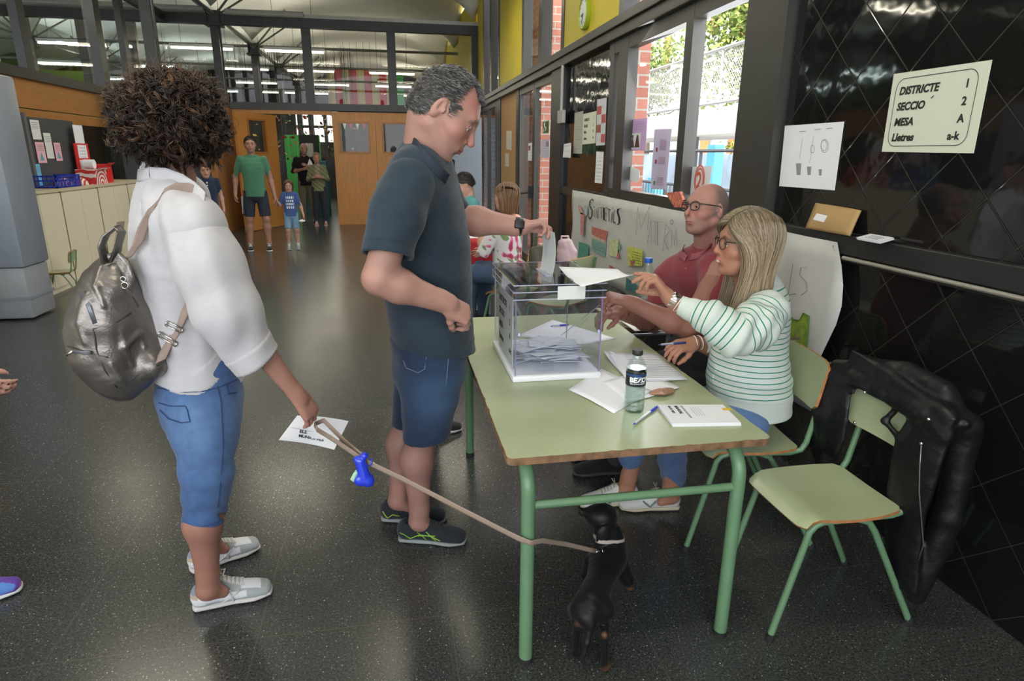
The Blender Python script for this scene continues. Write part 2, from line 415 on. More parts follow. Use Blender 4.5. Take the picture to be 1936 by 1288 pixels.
# ------------------------------------------------------------------ setting materials
def m_floor():
 m = bpy.data.materials.new('dark_terrazzo'); m.use_nodes = True; t = m.node_tree; L = t.links; b = t.nodes['Principled BSDF']
 tc = nd(t, 'ShaderNodeTexCoord')
 n = nd(t, 'ShaderNodeTexNoise'); n.inputs['Scale'].default_value = 130; n.inputs['Detail'].default_value = 2; L.new(tc.outputs['Object'], n.inputs['Vector'])
 cr = nd(t, 'ShaderNodeValToRGB'); L.new(n.outputs['Fac'], cr.inputs[0])
 e = cr.color_ramp.elements; e[0].position = .32; e[0].color = (.020, .022, .021, 1); e[1].position = .62; e[1].color = (.058, .061, .056, 1)
 x = e.new(.5); x.color = (.038, .041, .038, 1)
 last = cr.outputs[0]
 for sc, lo, hi, col in ((110, .16, .26, (.20, .205, .185, 1)), (70, .12, .17, (.40, .41, .37, 1)), (30, .06, .085, (.55, .55, .5, 1))):
  v = nd(t, 'ShaderNodeTexVoronoi'); v.inputs['Scale'].default_value = sc; L.new(tc.outputs['Object'], v.inputs['Vector'])
  mr = nd(t, 'ShaderNodeMapRange'); mr.inputs[1].default_value = lo; mr.inputs[2].default_value = hi; mr.inputs[3].default_value = 1; mr.inputs[4].default_value = 0; L.new(v.outputs['Distance'], mr.inputs[0])
  sp = nd(t, 'ShaderNodeSeparateColor'); L.new(v.outputs['Color'], sp.inputs[0])
  gt = nd(t, 'ShaderNodeMath', operation='MULTIPLY'); L.new(mr.outputs[0], gt.inputs[0])
  g2 = nd(t, 'ShaderNodeMath', operation='POWER'); L.new(sp.outputs[0], g2.inputs[0]); g2.inputs[1].default_value = 2.2; L.new(g2.outputs[0], gt.inputs[1])
  mx = nd(t, 'ShaderNodeMix', data_type='RGBA'); L.new(gt.outputs[0], mx.inputs[0]); L.new(last, mx.inputs[6]); mx.inputs[7].default_value = col; last = mx.outputs[2]
 mp = nd(t, 'ShaderNodeMapping'); mp.inputs['Location'].default_value = (.48+.02, -.58, 0); L.new(tc.outputs['Object'], mp.inputs[0])
 br = nd(t, 'ShaderNodeTexBrick'); br.inputs['Scale'].default_value = 1; br.inputs['Brick Width'].default_value = .64; br.inputs['Row Height'].default_value = .64
 br.offset = 0.0; br.inputs['Mortar Size'].default_value = .0022; br.inputs['Mortar Smooth'].default_value = .2; L.new(mp.outputs[0], br.inputs['Vector'])
 mx = nd(t, 'ShaderNodeMix', data_type='RGBA'); L.new(br.outputs['Fac'], mx.inputs[0]); L.new(last, mx.inputs[6]); mx.inputs[7].default_value = (.07, .066, .056, 1)
 L.new(mx.outputs[2], b.inputs['Base Color'])
 n2 = nd(t, 'ShaderNodeTexNoise'); n2.inputs['Scale'].default_value = 2.2; L.new(tc.outputs['Object'], n2.inputs['Vector'])
 mr = nd(t, 'ShaderNodeMapRange'); mr.inputs[3].default_value = .20; mr.inputs[4].default_value = .27; L.new(n2.outputs['Fac'], mr.inputs[0]); L.new(mr.outputs[0], b.inputs['Roughness'])
 b.inputs['Specular IOR Level'].default_value = .55
 return m
def m_tiles(o1, o2):
 m = bpy.data.materials.new('black_glazed_tile'); m.use_nodes = True; t = m.node_tree; L = t.links; b = t.nodes['Principled BSDF']
 tc = nd(t, 'ShaderNodeTexCoord'); sx = nd(t, 'ShaderNodeSeparateXYZ'); L.new(tc.outputs['Object'], sx.inputs[0])
 def line(op, off):
  a = nd(t, 'ShaderNodeMath', operation=op); L.new(sx.outputs[1], a.inputs[0]); L.new(sx.outputs[2], a.inputs[1])
  c = nd(t, 'ShaderNodeMath', operation='ADD'); L.new(a.outputs[0], c.inputs[0]); c.inputs[1].default_value = off
  d = nd(t, 'ShaderNodeMath', operation='PINGPONG'); L.new(c.outputs[0], d.inputs[0]); d.inputs[1].default_value = .15
  return d.outputs[0]
 mn = nd(t, 'ShaderNodeMath', operation='MINIMUM'); L.new(line('ADD', o1), mn.inputs[0]); L.new(line('SUBTRACT', o2), mn.inputs[1])
 mr = nd(t, 'ShaderNodeMapRange'); mr.inputs[1].default_value = .0012; mr.inputs[2].default_value = .0026; L.new(mn.outputs[0], mr.inputs[0])
 mx = nd(t, 'ShaderNodeMix', data_type='RGBA'); L.new(mr.outputs[0], mx.inputs[0]); mx.inputs[6].default_value = (.035, .033, .029, 1); mx.inputs[7].default_value = (.0075, .0080, .0080, 1)
 L.new(mx.outputs[2], b.inputs['Base Color'])
 rr = nd(t, 'ShaderNodeMapRange'); rr.inputs[3].default_value = .5; rr.inputs[4].default_value = .055; L.new(mr.outputs[0], rr.inputs[0]); L.new(rr.outputs[0], b.inputs['Roughness'])
 n = nd(t, 'ShaderNodeTexNoise'); n.inputs['Scale'].default_value = 7; L.new(tc.outputs['Object'], n.inputs['Vector'])
 ad = nd(t, 'ShaderNodeMath', operation='MULTIPLY_ADD'); L.new(n.outputs['Fac'], ad.inputs[0]); ad.inputs[1].default_value = .35
 m2 = nd(t, 'ShaderNodeMapRange'); m2.inputs[1].default_value = 0; m2.inputs[2].default_value = .006; m2.inputs[3].default_value = 0; m2.inputs[4].default_value = .25; L.new(mn.outputs[0], m2.inputs[0]); L.new(m2.outputs[0], ad.inputs[2])
 bp = nd(t, 'ShaderNodeBump'); bp.inputs['Strength'].default_value = .35; bp.inputs['Distance'].default_value = .01; L.new(ad.outputs[0], bp.inputs['Height']); L.new(bp.outputs[0], b.inputs['Normal'])
 return m
def m_brick(name='red_brick', sc=1.0, c1=(.36, .135, .095), c2=(.46, .19, .14), mo=(.42, .38, .33), ax='y'):
 m = bpy.data.materials.new(name); m.use_nodes = True; t = m.node_tree; L = t.links; b = t.nodes['Principled BSDF']
 tc = nd(t, 'ShaderNodeTexCoord'); sx = nd(t, 'ShaderNodeSeparateXYZ'); L.new(tc.outputs['Object'], sx.inputs[0]); cb = nd(t, 'ShaderNodeCombineXYZ')
 ad = nd(t, 'ShaderNodeMath', operation='ADD'); L.new(sx.outputs[0], ad.inputs[0]); L.new(sx.outputs[1], ad.inputs[1])
 L.new(ad.outputs[0], cb.inputs[0]); L.new(sx.outputs[2], cb.inputs[1])
 br = nd(t, 'ShaderNodeTexBrick'); L.new(cb.outputs[0], br.inputs['Vector']); br.inputs['Scale'].default_value = sc
 br.inputs['Brick Width'].default_value = .30; br.inputs['Row Height'].default_value = .105; br.inputs['Mortar Size'].default_value = .010
 br.inputs['Color1'].default_value = (*c1, 1); br.inputs['Color2'].default_value = (*c2, 1); br.inputs['Mortar'].default_value = (*mo, 1)
 L.new(br.outputs['Color'], b.inputs['Base Color']); b.inputs['Roughness'].default_value = .9
 bp = nd(t, 'ShaderNodeBump'); bp.invert = True; bp.inputs['Strength'].default_value = .6; bp.inputs['Distance'].default_value = .01; L.new(br.outputs['Fac'], bp.inputs['Height']); L.new(bp.outputs[0], b.inputs['Normal'])
 return m
M_floor = m_floor(); M_tile = m_tiles(-4.193+6.0, -.454+3.0); M_tile2 = m_tiles(-3.004+6, -.906+3); M_brick = m_brick()
M_steel = mat('dark_painted_steel', (.022, .023, .023), .38, var=.15, bump=.05, bscale=20)
M_beamgrey = mat('pale_grey_paint', (.30, .30, .27), .5, var=.1)
M_alum = mat('grey_aluminium', (.055, .053, .048), .38, .3, var=.08)
M_yel = mat('mustard_yellow_panel', (.56, .46, .03), .55, var=.06, vscale=2)
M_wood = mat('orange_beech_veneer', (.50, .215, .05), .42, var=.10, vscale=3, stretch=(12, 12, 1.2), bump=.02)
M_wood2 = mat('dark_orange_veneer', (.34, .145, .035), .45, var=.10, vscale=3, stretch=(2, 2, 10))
M_ceil = mat('white_plaster_vault', (.74, .74, .69), .8, var=.05, vscale=1.5)
M_glass = mat('window_glass', (1, 1, 1), .0, trans=1., ior=1.0, spec=.5)
def m_thin_glass():
 m = bpy.data.materials.new('pane_glass'); m.use_nodes = True; t = m.node_tree; L = t.links; t.nodes.remove(t.nodes['Principled BSDF'])
 tr = nd(t, 'ShaderNodeBsdfTransparent'); gl = nd(t, 'ShaderNodeBsdfGlossy'); gl.inputs['Roughness'].default_value = .02
 fr = nd(t, 'ShaderNodeFresnel'); fr.inputs[0].default_value = 1.45; mx = nd(t, 'ShaderNodeMixShader')
 ge = nd(t, 'ShaderNodeNewGeometry'); iv = nd(t, 'ShaderNodeMath', operation='SUBTRACT'); iv.inputs[0].default_value = 1; L.new(ge.outputs['Backfacing'], iv.inputs[1])
 mu = nd(t, 'ShaderNodeMath', operation='MULTIPLY'); L.new(fr.outputs[0], mu.inputs[0]); L.new(iv.outputs[0], mu.inputs[1])
 L.new(mu.outputs[0], mx.inputs[0]); L.new(tr.outputs[0], mx.inputs[1]); L.new(gl.outputs[0], mx.inputs[2]); L.new(mx.outputs[0], t.nodes['Material Output'].inputs[0])
 return m
M_pane = m_thin_glass()
M_white = mat('white_paint', (.75, .75, .72), .5); M_black = mat('matt_black', (.012, .012, .012), .6)
M_tube = mat('lit_fluorescent_tube', (1, .97, .8), .5, emit=7, ecol=(1, .93, .70)); M_tubec = mat('cool_fluorescent_tube', (.8, 1, .95), .5, emit=6, ecol=(.75, 1, .92))
M_paper = mat('white_paper', (.80, .81, .84), .6, var=.02, vscale=3); M_ink = mat('black_ink', (.02, .02, .02), .6); M_greyink = mat('grey_print', (.28, .28, .3), .6)
M_cream = mat('cream_laminate', (.70, .64, .47), .45, var=.03, vscale=2)
# ------------------------------------------------------------------ floor, walls
struct(MB().box(-14, 2.0, -4.6, 33, -.08, 0).build('floor', M_floor))
struct(MB().box(2.16, 30, -6, 45, -.3, -.12).build('trim_1', mat('pale_concrete_paving', (.50, .48, .44), .8, var=.1, vscale=1)))
XW = 2.0
def wall(name, y0, y1, z0, z1, m, x0=XW, x1=XW+.14): return struct(MB().box(x0, x1, y0, y1, z0, z1).build(name, m))
wall('wall_right_tiled_dado', -4.6, 7.90, 0, 1.12, M_tile2)
wall('wall_right_tiled_upper', -4.6, 3.10, 1.22, 4.6, M_tile)
struct(MB().box(XW-.035, XW+.13, -4.6, 3.14, 1.135, 1.22, bev=.004).box(XW-.012, XW+.13, -4.6, 7.9, 1.10, 1.135).build('trim_2', M_steel))
struct(MB().tube([(XW-.045, -4.5, 1.124), (XW-.045, 2.47, 1.124)], .009, 10).build('trim_6', mat('stainless_steel_rail', (.70, .68, .62), .42, .6), smooth=True))
# ------------------------------------------------------------------ ribbon window over the dado
g = MB(); g.m = 0
FR = (XW-.03, XW+.055)
for a, b in ((3.12, 3.50), (4.20, 4.31), (5.38, 5.60), (5.72, 5.83)): g.box(FR[0]-.002-(.02 if a == 3.12 else 0), FR[1]+.002, a, b, 1.16, 2.49)
g.box(FR[0], FR[1], 3.1, 5.86, 1.14, 1.262).box(FR[0], FR[1], 3.1, 5.86, 2.40, 2.52)
win = struct(g.build('window_1', M_alum))
MB().box(XW+.02, XW+.026, 3.5, 4.22, 1.26, 2.4).build('pane', M_pane, win); MB().box(XW+.02, XW+.026, 4.31, 5.38, 1.26, 2.4).build('pane', M_pane, win)
MB().box(XW+.05, XW+.056, 5.6, 5.76, 1.26, 2.4).build('pane', M_pane, win)
# black glazed section with notices, dark post, doors
wall('wall_right_tiled_panel', 5.86, 7.45, 1.12, 2.52, M_tile, XW-.0)
struct(MB().box(XW-.03, XW+.13, 5.86, 7.45, 1.12, 1.20).build('trim_3', M_alum))
struct(MB().box(XW-.05, XW+.14, 7.42, 7.92, 0, 2.52).build('wall_right_post', M_steel))
struct(MB().box(XW-.075, XW+.14, -4.6, 14.9, 2.50, 2.585, bev=.005).box(XW-.10, XW+.14, -4.6, 14.9, 2.585, 2.66, bev=.005).build('trim_4', M_alum))
# open glass doors
def gdoor(n, y0, y1, fr=.07, x=XW, z1=2.5, opaque=None):
 d = MB().box(x-.02, x+.05, y0, y0+fr, 0, z1).box(x-.02, x+.05, y1-fr, y1, 0, z1).box(x-.02, x+.05, y0+fr, y1-fr, z1-fr-.02, z1).box(x-.02, x+.05, y0+fr, y1-fr, 0, .1)
 o = struct(d.build('door_%d' % n, M_alum)); MB().box(x+.01, x+.018, y0+fr, y1-fr, .1, z1-fr-.02).build('pane', opaque or M_pane, o); return o
gd1 = gdoor(1, 7.95, 9.00); gd2 = gdoor(2, 9.02, 10.05)
MB().box(XW-.07, XW-.03, 9.02, 9.10, .95, 1.12).tube([(XW-.06, 9.08, 1.03), (XW-.09, 9.4, 1.0), (XW-.09, 9.95, 1.0)], .014).build('panic_bar', M_steel, gd2)
struct(MB().box(XW-.03, XW+.14, 10.05, 10.25, 0, 2.52).box(XW-.03, XW+.14, 11.75, 12.3, 0, 2.52).build('wall_right_far_posts', M_steel))
struct(MB().box(XW-.01, XW+.1, 10.25, 11.75, 0, 2.5).build('wall_right_cork_panel', mat('tan_cork_panel', (.42, .25, .11), .7, var=.06, vscale=20)))
gd3 = gdoor(3, 12.3, 13.3); gd4 = gdoor(4, 13.32, 14.85)
# upper wall: yellow panels and tall slot windows
YP = [(4.35, 5.73, .0), ]
pan = [(5.73, 7.57), (9.96, 11.97), (14.0, 14.9)]
for k, (a, b) in enumerate(pan): wall('wall_right_yellow_panel_%s' % 'abc'[k], a, b, 2.66, 4.9, M_yel)
wall('wall_right_upper', -4.6, 3.5, 2.66, 4.9, M_yel)
g = MB(); panes = MB()
for a, b in ((3.5, 5.73), (7.57, 9.96), (11.97, 14.0)):
 n = 2; g.box(XW-.01, XW+.13, a, a+.12, 2.66, 4.9).box(XW-.01, XW+.13, b-.12, b, 2.66, 4.9)
 c = (a+b)/2; g.box(XW-.01, XW+.13, c-.10, c+.10, 2.66, 4.9)
 panes.box(XW+.05, XW+.055, a+.12, c-.1, 2.66, 4.9).box(XW+.05, XW+.055, c+.1, b-.12, 2.66, 4.9)
w2 = struct(g.build('window_2', M_alum)); panes.build('pane', M_pane, w2)
# ------------------------------------------------------------------ partition across the hall: wood below, glass above
FY = 14.9
XL = -3.2
def leaf_window(b, x0, x1, z0, z1, y, fr=.035): pass
def wood_panel(name, x0, x1, z0, z1, win=None, y=FY, m=None, frame=True):
 g = MB()
 if win:
  a, b, c, d = win
  g.box(x0, a, y, y+.06, z0, z1).box(b, x1, y, y+.06, z0, z1).box(a, b, y, y+.06, z0, c).box(a, b, y, y+.06, d, z1)
 else: g.box(x0, x1, y, y+.06, z0, z1)
 o = g.build(name, m or M_wood)
 if win:
  f = MB().box(a-.04, b+.04, y-.015, y+.07, c-.04, c).box(a-.04, b+.04, y-.015, y+.07, d, d+.04).box(a-.04, a, y-.015, y+.07, c, d).box(b, b+.04, y-.015, y+.07, c, d)
  f.build('window_frame', mat('frame_veneer', (.40, .16, .03), .4), o); MB().box(a, b, y+.025, y+.031, c, d).build('pane', M_pane, o)
 return struct(o)
wood_panel('wall_far_wood_jamb', XL, -2.98, 0, 2.42, m=M_wood)
wood_panel('wall_far_wood_centre', -1.18, -.27, 0, 2.40, (-1.02, -.43, 1.58, 2.17))
wood_panel('wall_far_wood_lintel', -2.98, -1.18, 2.335, 2.42)
d5 = wood_panel('door_5', -.265, 1.0, 0, 2.33, (-.10, .85, 1.58, 2.17)); wood_panel('wall_far_wood_side', 1.0, 1.98, 0, 2.40)
wood_panel('wall_far_wood_top', -.27, 1.0, 2.33, 2.40)
# folded-back leaf of the open doorway
g = MB(); wl = math.hypot(-2.36+2.90, 14.86-13.60); ang = math.atan2(13.60-14.86, -2.90+2.36)
g.box(0, .42, -.02, .03, .01, 2.30).box(.98, wl, -.02, .03, .01, 2.30).box(.42, .98, -.02, .03, .01, 1.56).box(.42, .98, -.02, .03, 2.16, 2.30)
d6 = struct(g.build('door_6', M_wood)); d6.location = (-2.36, 14.86, 0); d6.rotation_euler = (0, 0, ang)
MB().box(.42, .98, .0, .006, 1.56, 2.16).build('pane', M_pane, d6)
MB().box(.38, .42, -.035, .045, 1.52, 2.20).box(.98, 1.02, -.035, .045, 1.52, 2.20).box(.42, .98, -.035, .045, 1.52, 1.56).box(.42, .98, -.035, .045, 2.16, 2.20).build('window_frame', mat('frame_veneer', (.4, .16, .03), .4), d6)
# girders and mullions of the clerestory
g = MB().box(-5.6, 2.0, FY-.05, FY+.1, 2.42, 2.56).box(-9, 2.0, FY-.06, FY+.1, 4.02, 4.20)
for a in (-6.9, -5.9, -5.0): g.box(a, a+.16, FY-.04, FY+.08, 2.55, 4.03)
for a, b in ((-1.68, -1.50), (.05, .23), (1.86, 2.0)): g.box(a, b, FY-.045, FY+.08, 2.555, 4.025)
struct(g.build('wall_far_steel_frame', M_steel))
struct(MB().tube([(-9, FY-.12, 4.27), (-3.5, FY-.12, 4.27)], .055, 10).tube([(-3.1, FY-.12, 4.24), (-1.6, FY-.12, 4.24)], .06, 10).box(-1.6, 2, FY-.06, FY+.1, 4.2, 4.27).build('trim_5', M_beamgrey))
gl = struct(MB().box(-5.6, 1.9, FY+.02, FY+.026, 2.56, 4.02).build('window_3', M_pane))
# left of the doorway: dark return wall
struct(MB().box(-5.6, XL, 14.9, 15.0, 0, 2.42).build('wall_far_dark', mat('dark_board', (.03, .03, .03), .5)))
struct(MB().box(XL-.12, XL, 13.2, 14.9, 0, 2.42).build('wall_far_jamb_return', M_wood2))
# left wall
XLW = -4.3
struct(MB().box(XLW-.1, XLW-.02, 5.5, 11.45, 0, 1.90).build('wall_left', mat('dark_glazed_wall', (.012, .012, .012), .22, var=.3)))
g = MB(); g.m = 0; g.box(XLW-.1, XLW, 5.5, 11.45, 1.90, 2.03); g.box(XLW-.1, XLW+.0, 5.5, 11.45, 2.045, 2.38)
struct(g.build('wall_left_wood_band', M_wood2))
g = MB().box(XLW-.082, XLW+.052, 5.5, 11.5, 2.38, 2.50).box(XLW-.1, XLW+.06, 11.40, 11.62, 0, 4.1).box(XLW-.05, XLW+.05, 5.5, 15, 4.02, 4.2)
for a in (5.6, 7.4, 9.2, 12.5): g.box(XLW-.048, XLW+.048, a, a+.17, 2.49, 4.03)
struct(g.build('wall_left_steel_frame', M_steel))
struct(MB().box(XLW-.01, XLW-.004, 5.5, 14.9, 2.5, 4.05).build('window_4', M_pane))
struct(MB().box(XLW-.1, XLW, -4.6, 5.5, 0, .9).build('wall_left_near_low', M_cream))
g = MB()
for a in (-4.6, -2.2, .3, 2.9, 5.4): g.box(XLW-.1, XLW+.02, a, a+.15, .9, 4.1)
struct(g.build('window_5', M_alum))
# back wall behind the photographer: mostly windows
g = MB().box(-5.2, 2.0, -4.6, -4.5, 0, .8)
for a in (-4.3, -2.3, -.3, 1.8): g.box(a, a+.16, -4.6, -4.48, .8, 4.1)
struct(g.build('wall_back', M_cream))
# ------------------------------------------------------------------ vaulted ceiling on a grid of columns
def vault():
 x0, y0, dx, dy = -3.35, FY, 5.25, 4.0
 nx, ny = 132, 300; xs = np.linspace(-14, 2.0, nx); ys = np.linspace(-4.6, 33, ny)
 X_, Y_ = np.meshgrid(xs, ys, indexing='ij')
 def arc(t, R): u = (t-np.floor(t))*2-1; return R*np.sqrt(np.clip(1-u*u, 0, 1))**.9
 Z_ = 4.25+np.maximum(arc((X_-x0)/dx, 1.05)*1.0, arc((Y_-y0)/dy, .95))
 v = np.stack([X_, Y_, Z_], -1).reshape(-1, 3); i = np.arange((nx-1))[:, None]*ny+np.arange(ny-1)[None]
 F = np.stack([i, i+1, i+ny+1, i+ny], -1).reshape(-1, 4)
 o = mesh_obj('ceiling', v, F, M_ceil, None, True); struct(o)
 md = o.modifiers.new('s', 'SOLIDIFY'); md.thickness = .08; md.offset = 1
 return o
vault()
ties = MB(); nodes_y = [FY+4*k for k in range(-4, 5)]; nodes_x = [-8.6, -3.35, 1.9]
for y in nodes_y:
 ties.tube([(-14, y, 4.2), (2, y, 4.2)], .035, 8)
for x in (-8.6, -3.35): ties.tube([(x, -4.6, 4.22), (x, 33, 4.22)], .03, 8)
for x in (-8.6, -3.35):
 for y in nodes_y:
  for sx in (-1, 1):
   for sy in (-1, 1): ties.tube([(x, y, 4.15), (x+sx*.95, y+sy*.72, 4.95)], .022, 6)
struct(ties.build('ceiling_tie_rods', mat('grey_green_paint', (.16, .16, .14), .5)))
cproto = None
for x in (-8.6, -3.35):
 for y in nodes_y:
  x = -8.6 if x < -5 else -3.35
  if x < -5 and y < 14: continue
  if abs(y-6.9) < .1 and x > -4: x, y = -3.60, 6.78
  g = MB(); h = .075
  g.box(x-h, x+h, y-h-.01, y-h+.005, 0, 4.0).box(x-h, x+h, y+h-.005, y+h+.01, 0, 4.0).box(x-.012, x+.012, y-h, y+h, 0, 4.0)
  g.box(x-h, x-h+.012, y-h, y+h, 0, 4.0).box(x+h-.012, x+h, y-h, y+h, 0, 4.0)
  g.tube([(x+h+.03, y-h, 0), (x+h+.03, y-h, 4)], .02, 8)
  g.box(x-.16, x+.16, y-.16, y+.16, 3.98, 4.02).box(x-.13, x-.11, y-.13, y+.13, 4.0, 4.28).box(x+.11, x+.13, y-.13, y+.13, 4.0, 4.28).box(x-.13, x+.13, y-.015, y+.015, 4.0, 4.28)
  struct(g.build('trim_column', M_steel))
# ceiling lamps (batten with two tubes)
ORD = ['leftmost', 'second from the left', 'third from the left', 'fourth from the left', 'fifth from the left', 'rightmost']
def lamp(x, y, z, warm=True, ln=1.35, label=None):
 t = thing('fluorescent_light', label, 'light', (x, y, z), 'fluorescent ceiling lights of the rooms beyond the glass' if y > 15 else 'fluorescent ceiling lights of the hall')
 MB().box(-ln/2-.03, ln/2+.03, -.05, .05, .03, .09).build('housing', M_white, t)
 for s in (-.028, .028): MB().tube([(-ln/2, s, 0), (ln/2, s, 0)], .017, 8).build('tube', M_tube if warm else M_tubec, t)
 for up in ((0, 1) if y > 15 else (0,)):
  d = bpy.data.lights.new('tube_light', 'AREA'); d.shape = 'RECTANGLE'; d.size = ln; d.size_y = .12; d.energy = (26 if y > 15 else 24) if not up else 11; d.color = (1, .93, .76) if warm else (.85, 1, .95)
  o = bpy.data.objects.new('tube_light', d); COL.objects.link(o); o.parent = t; o.location = (0, 0, -.03 if not up else .11); o.rotation_euler = (PI*up, 0, 0)
 for s in (-1, 1): MB().tube([(s*ln/3, 0, .09), (s*ln/3, 0, 1.3)], .005, 6).build('hanger', M_steel, t)
for ri, (y, xs, z) in enumerate(((17.4, (-9.6, -7.05, -4.25, -2.15, ), 3.9), (21.3, (-11.2, -9.0, -6.7, -4.1, -2.2, .2), 3.9), (25.3, (-9.3, -6.8, -4.5, -2.0, .3), 3.9), (29.0, (-9.5, -6.6, -4.3, -2.6, .6), 3.9))):
 for i, x in enumerate(xs): lamp(x, y, z, warm=x > -6, label='%s %s lamp, %s in the %s row beyond the glass' % ('warm' if x > -6 else 'cool white', 'fluorescent', ORD[i], ('nearest', 'second', 'third', 'farthest')[ri]))
for (x, y, q) in ((-4.6, 10.2, 'far left'), (-1.9, 10.2, 'far middle'), (.6, 10.2, 'far right'), (-2.4, 5.8, 'middle left'), (.4, 5.8, 'middle right'), (-2.4, 1.6, 'near left'), (.4, 1.2, 'near right')):
 lamp(x, y, 3.95, label='fluorescent batten above the picture, %s of the hall, mirrored in the floor' % q)
# ------------------------------------------------------------------ rooms beyond: far wall, flag, windows
M_dk = mat('dark_far_wall', (.05, .045, .04), .7, var=.5, vscale=1.5, detail=6)
struct(MB().box(-14, 2.2, 32.9, 33, 0, 5.6).build('wall_far_room_end', M_dk)); struct(MB().box(1.98, 2.12, 15, 33, 0, 2.6).build('wall_far_room_right', M_dk))
struct(MB().box(1.98, 2.12, 15, 33, 2.6, 5).build('wall_far_room_yellow', M_yel))
struct(MB().box(-14.1, -14, -4.6, 33, 0, 5.6).build('wall_far_left_end', mat('green_far_wall', (.22, .34, .06), .7)))
struct(MB().box(-14, -9.5, 26, 26.1, 0, 4.2).build('wall_far_green', mat('green_far_wall', (.22, .34, .06), .7)))
struct(MB().box(-9.5, -5.0, 21.5, 21.6, 0, 2.2).build('wall_far_inner', M_dk))
# ------------------------------------------------------------------ people
def ribbon(path, wdir, width, thick, n=None):
 """flat band with rounded edges along a path: returns SDF-free MB"""
 m = MB(); g = []
 for p, w in zip(path, wdir): g.append([p+nrm(w)*width*(t-.5) for t in (0, .25, .5, .75, 1)])
 m.sheet(g, thick); return m
def project_on(S, p, d, L=.15, off=.002, n=120):
 """walk from p along d until the solid S is met"""
 p = np.asarray(p, float); d = nrm(d); q = p[None]+d*np.linspace(0, L, n)[:, None]; e = S.ev(q.astype(np.float32), q.min(0), q.max(0)); k = int(np.argmax(e < off)); return q[k] if e[k] < off else p
def frame_of(f, u):
 f = nrm(f); u = np.asarray(u, float); u = nrm(u-f*(u@f)); l = np.cross(u, f); return f, l, u
def head_sdf(S, c, f, u, s=1., fem=0., nose=1., neck=None, rn=.056, jaw=1., open_mouth=False, child=False, ears=True):
 f, l, u = frame_of(f, u); R = np.array([f, l, u])
 def w(x, y, z): return c+(f*x+l*y+u*z)*s
 cs = s
 S.ell(w(-.014, 0, .028), V(.096, .076, .090)*cs, R, .01)
 S.ell(w(.040, 0, -.012), V(.050, .060, .078)*cs, R, .03*cs)
 S.ell(w(.045, 0, -.058), V(.042, .046, .054)*cs, R, .03*cs)
 for q in (-1, 1):
  S.cone(w(-.005, q*.056*jaw, -.052), w(.055, q*.026*jaw, -.096), .015*cs, .014*cs, .03*cs)
  S.ell(w(.056, q*.040, -.026), V(.024, .020, .020)*cs, R, .02*cs)
  S.cone(w(.050, q*.050, -.03), w(-.02, q*.066, -.012), .010*cs, .008*cs, .02*cs)
 S.ell(w(.070, 0, -.098), V(.017, .021-.004*fem, .015)*cs, R, .022*cs)
 S.cone(w(.076, -.030, .026), w(.076, .030, .026), (.012-.003*fem)*cs, (.012-.003*fem)*cs, .022*cs)
 for q in (-1, 1): S.ell(w(.096, q*.031, .004), V(.017, .017, .0135)*cs, R, .014*cs, 's')
 for q in (-1, 1):
  S.ell(w(.0715, q*.0315, .004), V(.0155, .0175, .0135)*cs, R, .004*cs)
 # nose
 S.cone(w(.083, 0, .018), w(.083+.0235*nose, 0, -.026), .0070*cs, .0088*cs, .010*cs)
 S.ell(w(.083+.0215*nose, 0, -.031), V(.010, .0095, .0085)*cs, R, .006*cs)
 for q in (-1, 1): S.ell(w(.091, q*.0125, -.034), V(.0085, .0065, .0065)*cs, R, .005*cs)
 # mouth
 S.ell(w(.078, 0, -.060), V(.017, .026, .022)*cs, R, .016*cs)
 S.chain([w(.088, -.022, -.0610), w(.0955, -.006, -.0585), w(.0955, .006, -.0585), w(.088, .022, -.0610)], [.0032*cs, .0048*cs, .0048*cs, .0032*cs], .004*cs)
 S.chain([w(.087, -.020, -.0665), w(.0935, 0, -.0705), w(.087, .020, -.0665)], [.0032*cs, .0058*cs, .0032*cs], .004*cs)
 S.ell(w(.0925, 0, -.082), V(.010, .02, .006)*cs, R, .012*cs, 's')
 if ears:
  for q in (-1, 1):
   Re = np.array([nrm(f*.92-u*.1+l*q*-.3), nrm(l*q+f*.30), nrm(np.cross(f, l*1.0))]); Re[2] = nrm(u*1.+f*-.15)
   S.ell(w(-.010, q*.078, -.004), V(.0155, .0075, .031)*cs, Re, .006*cs)
   S.ell(w(-.004, q*.0862, .003), V(.0078, .0075, .018)*cs, Re, .003*cs, 's')
   S.ell(w(.0065, q*.077, -.006), V(.0045, .005, .008)*cs, Re, .003*cs)
 if neck is not None:
  S.cone(w(-.030, 0, -.045), np.asarray(neck), rn*cs, (rn+.006)*cs, .03*cs)
  S.cone(w(.012, 0, -.09), np.asarray(neck)+f*.03*s, .032*cs, .040*cs, .03*cs)
 return w
def head_local(c, f, u, s, p):
 f, l, u = frame_of(f, u); q = (p-c)/s; return q@f, q@l, q@u
SKIN = {'pink': (.62, .34, .26), 'tan': (.45, .22, .13), 'fair': (.60, .36, .27), 'warm': (.52, .27, .18)}
def gauss(d2, s): return np.exp(-d2/(2*s*s))
